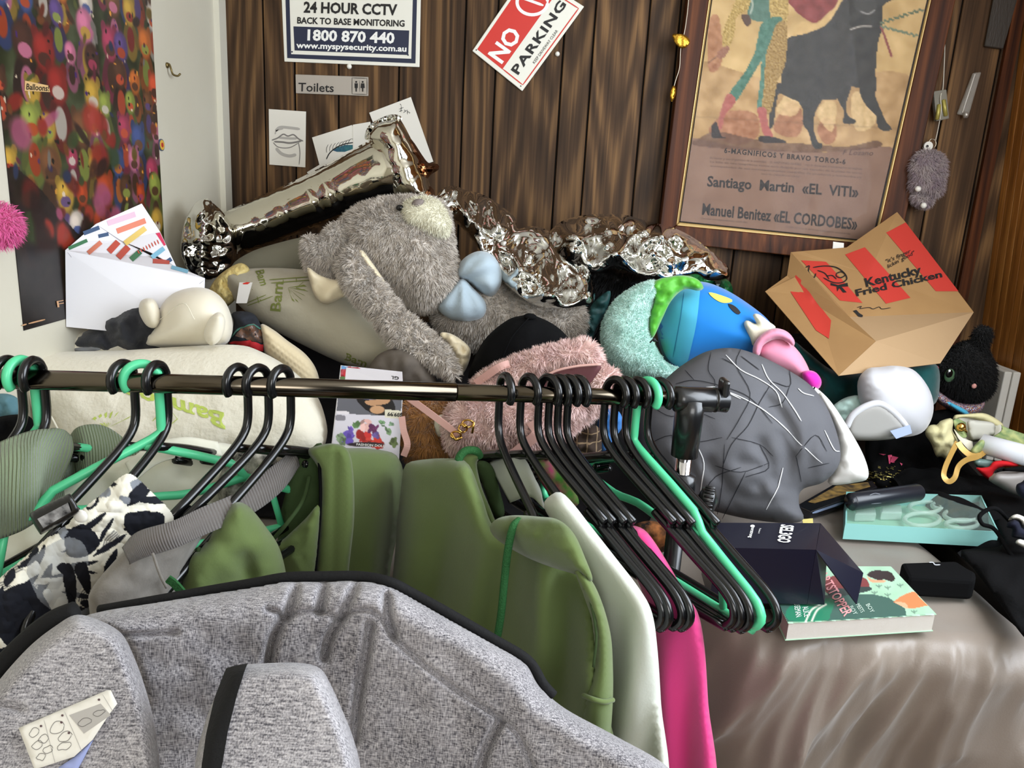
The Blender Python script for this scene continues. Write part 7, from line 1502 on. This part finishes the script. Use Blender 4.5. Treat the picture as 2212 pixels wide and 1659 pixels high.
# ================================================================== padded tweed chair in the foreground
def tweed(name):
    m = M(name, (130, 128, 132), .95, sheen=.2); N = m.node_tree.nodes; tc = N.new('ShaderNodeTexCoord'); outs = []
    for sc_ in ((1000, 1000, 150), (150, 1000, 1000), (12, 12, 12)):
        mp = N.new('ShaderNodeMapping'); mp.inputs['Scale'].default_value = sc_; link(m, tc.outputs['Object'], mp.inputs[0])
        nz = N.new('ShaderNodeTexNoise'); nz.inputs['Scale'].default_value = 1.0; nz.inputs['Detail'].default_value = 2; link(m, mp.outputs[0], nz.inputs[0]); outs.append(nz.outputs['Fac'])
    a1 = N.new('ShaderNodeMath'); a1.operation = 'ADD'; link(m, outs[0], a1.inputs[0]); link(m, outs[1], a1.inputs[1])
    a2 = N.new('ShaderNodeMath'); a2.operation = 'MULTIPLY_ADD'; a2.inputs[1].default_value = .45; link(m, outs[2], a2.inputs[0]); link(m, a1.outputs[0], a2.inputs[2])
    cr = N.new('ShaderNodeValToRGB'); cr.color_ramp.elements[0].position = .92 - .0; cr.color_ramp.elements[0].color = lin((70, 68, 74)); cr.color_ramp.elements[1].position = 1.0; cr.color_ramp.elements[1].color = lin((196, 192, 194))
    mr = N.new('ShaderNodeMapRange'); mr.inputs[1].default_value = .85; mr.inputs[2].default_value = 1.6; link(m, a2.outputs[0], mr.inputs[0]); cr.color_ramp.elements[0].position = .1; cr.color_ramp.elements[1].position = .95
    link(m, mr.outputs[0], cr.inputs[0]); link(m, cr.outputs[0], N['Principled BSDF'].inputs['Base Color'])
    bp = N.new('ShaderNodeBump'); bp.inputs['Strength'].default_value = .35; bp.inputs['Distance'].default_value = .001; link(m, a1.outputs[0], bp.inputs['Height']); link(m, bp.outputs[0], N['Principled BSDF'].inputs['Normal']); return m
M_TWEED = tweed('grey_tweed')
M_PIPE = M('black_piping', (18, 18, 19), .8, bump=.3, bs=400)
s = thing('tweed_chair', 'padded grey tweed chair with black piping in the foreground', 'chair', P(600, 1900, Y=.5) * np.array([1, 1, 0]))
g1 = groove([[(612, 1335), (590, 1380), (578, 1440)], [(735, 1338), (712, 1375), (700, 1420)], [(800, 1350), (790, 1420), (775, 1500), (765, 1600)], [(640, 1262), (630, 1300), (618, 1335)], [(700, 1262), (690, 1320)], [(770, 1258), (752, 1300), (738, 1335)], [(835, 1285), (838, 1330), (850, 1370)]], 9, .015)
g2 = groove([[(265, 1372), (320, 1370), (380, 1366)], [(578, 1316), (600, 1324), (615, 1336), (650, 1322), (700, 1322), (733, 1338), (760, 1322), (800, 1320), (830, 1345), (852, 1380)], [(852, 1382), (920, 1440), (1000, 1500), (1080, 1552), (1120, 1590), (1150, 1659)]], 5, .008)
g3 = groove([[(1080, 1560), (1050, 1620), (1030, 1700)]], 9, .012)
bk_ = puff('backrest', [(180, 1340), (215, 1322), (320, 1304), (440, 1284), (545, 1266), (620, 1252), (700, 1250), (780, 1250), (840, 1262), (890, 1288), (970, 1335), (1060, 1386), (1135, 1432), (1165, 1480), (1220, 1530), (1330, 1590), (1440, 1655), (1500, 1740), (1400, 1800), (900, 1800), (400, 1800), (280, 1700), (270, 1500), (230, 1390)], lambda x, y: .625 - (y - 1250) * .00006 - abs(x - 700) * .00006, .05, M_TWEED, s, step=6.5, R=60, hf=lambda x, y: g1(x, y) + g2(x, y) + g3(x, y) + .003 * noise.noise((x / 60, y / 60, 0)), back=.5)
tube('piping', [P(x, y, Y=yy) for x, y, yy in ((215, 1318, .60), (330, 1298, .60), (440, 1278, .605), (545, 1260, .605), (620, 1247, .605), (700, 1245, .605), (780, 1245, .605), (842, 1257, .60), (892, 1282, .60), (975, 1328, .595), (1065, 1380, .59), (1140, 1426, .585), (1172, 1476, .58), (1195, 1502, .578))], .0045, M_PIPE, s, 10, sm=5)
WING = puff('wing', [(-60, 1560), (-10, 1480), (60, 1400), (120, 1352), (165, 1328), (215, 1340), (262, 1368), (290, 1420), (315, 1490), (335, 1570), (346, 1660), (350, 1800), (-60, 1800)], lambda x, y: .50 - (y - 1330) * .00022, .05, M_TWEED, s, step=8, R=34, pw=.6, hf=groove([[(-10, 1520), (45, 1530)]], 6, .006))
tube('piping', [P(x, y, Y=yy) for x, y, yy in ((-60, 1530, .49), (-15, 1465, .495), (50, 1395, .505), (112, 1345, .51), (165, 1322, .515))], .0085, M_PIPE, s, 10, sm=5)
ap = puff('arm_pad', [(415, 1800), (420, 1660), (440, 1570), (470, 1490), (492, 1446), (530, 1436), (590, 1432), (650, 1432), (692, 1444), (715, 1480), (742, 1540), (765, 1600), (780, 1670), (785, 1800)], lambda x, y: .44 - (y - 1430) * .0002, .05, M_TWEED, s, step=8, R=34, pw=.6)
bvp = bvh_of(ap)
poly('black_band', [[(494, 1448), (535, 1440), (515, 1500), (495, 1580), (478, 1680), (440, 1680), (452, 1590), (470, 1510)]], bvp, M_PIPE, s, .002, step=10)
box('seat_base', (-.42, .24, .05), (.62, 0, 0), (0, .34, 0), (0, 0, .38), M_TWEED, s, .04)
for sx, sy in ((-.38, .28), (.16, .28), (-.38, .54), (.16, .54)): tube('leg', [(sx, sy, .06), (sx, sy, 0.0)], .018, M_PIPE, s, 12)
# ---- instruction leaflet lying on the wing
s = thing('instruction_leaflet', 'folded instruction leaflet with line drawings lying on the tweed chair', 'leaflet', P(150, 1650, Y=.42))
M_LEAF = M('leaflet_paper', (222, 218, 208), .7)
wing_bv = bvh_of(WING)
lf = poly('sheet', [[(46, 1575), (236, 1493), (244, 1493), (258, 1522), (240, 1546), (205, 1600), (165, 1637), (98, 1659), (80, 1664)]], wing_bv, M_LEAF, s, .003, step=14); solid(lf, .0005, 0); bv = bvh_of(lf)
lf2 = poly('underside', [[(205, 1600), (165, 1637), (130, 1660), (165, 1675), (182, 1645)]], wing_bv, M('leaflet_blue', (150, 160, 206), .7), s, .0022, step=14); solid(lf2, .0005, 0)
poly('grey_panel', [[(150, 1545), (218, 1520), (240, 1545), (182, 1585)]], bv, M('leaflet_grey', (172, 168, 162), .8), s, .0004)
rl = random.Random(4); M_LINE = M('leaflet_line', (96, 92, 90), .8)
for cx_, cy_, r1, r2 in ((75, 1583, 12, 9), (95, 1597, 11, 9), (82, 1610, 12, 9), (105, 1620, 11, 8), (90, 1635, 11, 8), (125, 1572, 18, 13), (142, 1592, 16, 10), (140, 1612, 16, 8), (185, 1560, 16, 8), (215, 1540, 14, 6)):
    strokes('line_drawing', [[(cx_ + (r1 + rl.uniform(-2, 2)) * math.cos(t) * .9, cy_ + (r2 + rl.uniform(-2, 2)) * math.sin(t) - (r1 * math.cos(t)) * .25) for t in np.linspace(0, 6.28, 11)]], 1.1, bv, M_LINE, s, .0006, sm=3)
for q in ((90, 1569), (136, 1546), (134, 1561), (215, 1512), (150, 1584)): poly('number_dot', [[(q[0] + 3 * math.cos(a), q[1] + 2.6 * math.sin(a)) for a in np.arange(8) * .785]], bv, M('leaflet_dark', (90, 70, 72), .8), s, .0008)
strokes('fold_line', [[(96, 1556), (120, 1650)], [(140, 1537), (178, 1625)], [(222, 1500), (246, 1540)]], 1.2, bv, M('leaflet_grey', (172, 168, 162), .8), s, .0005)
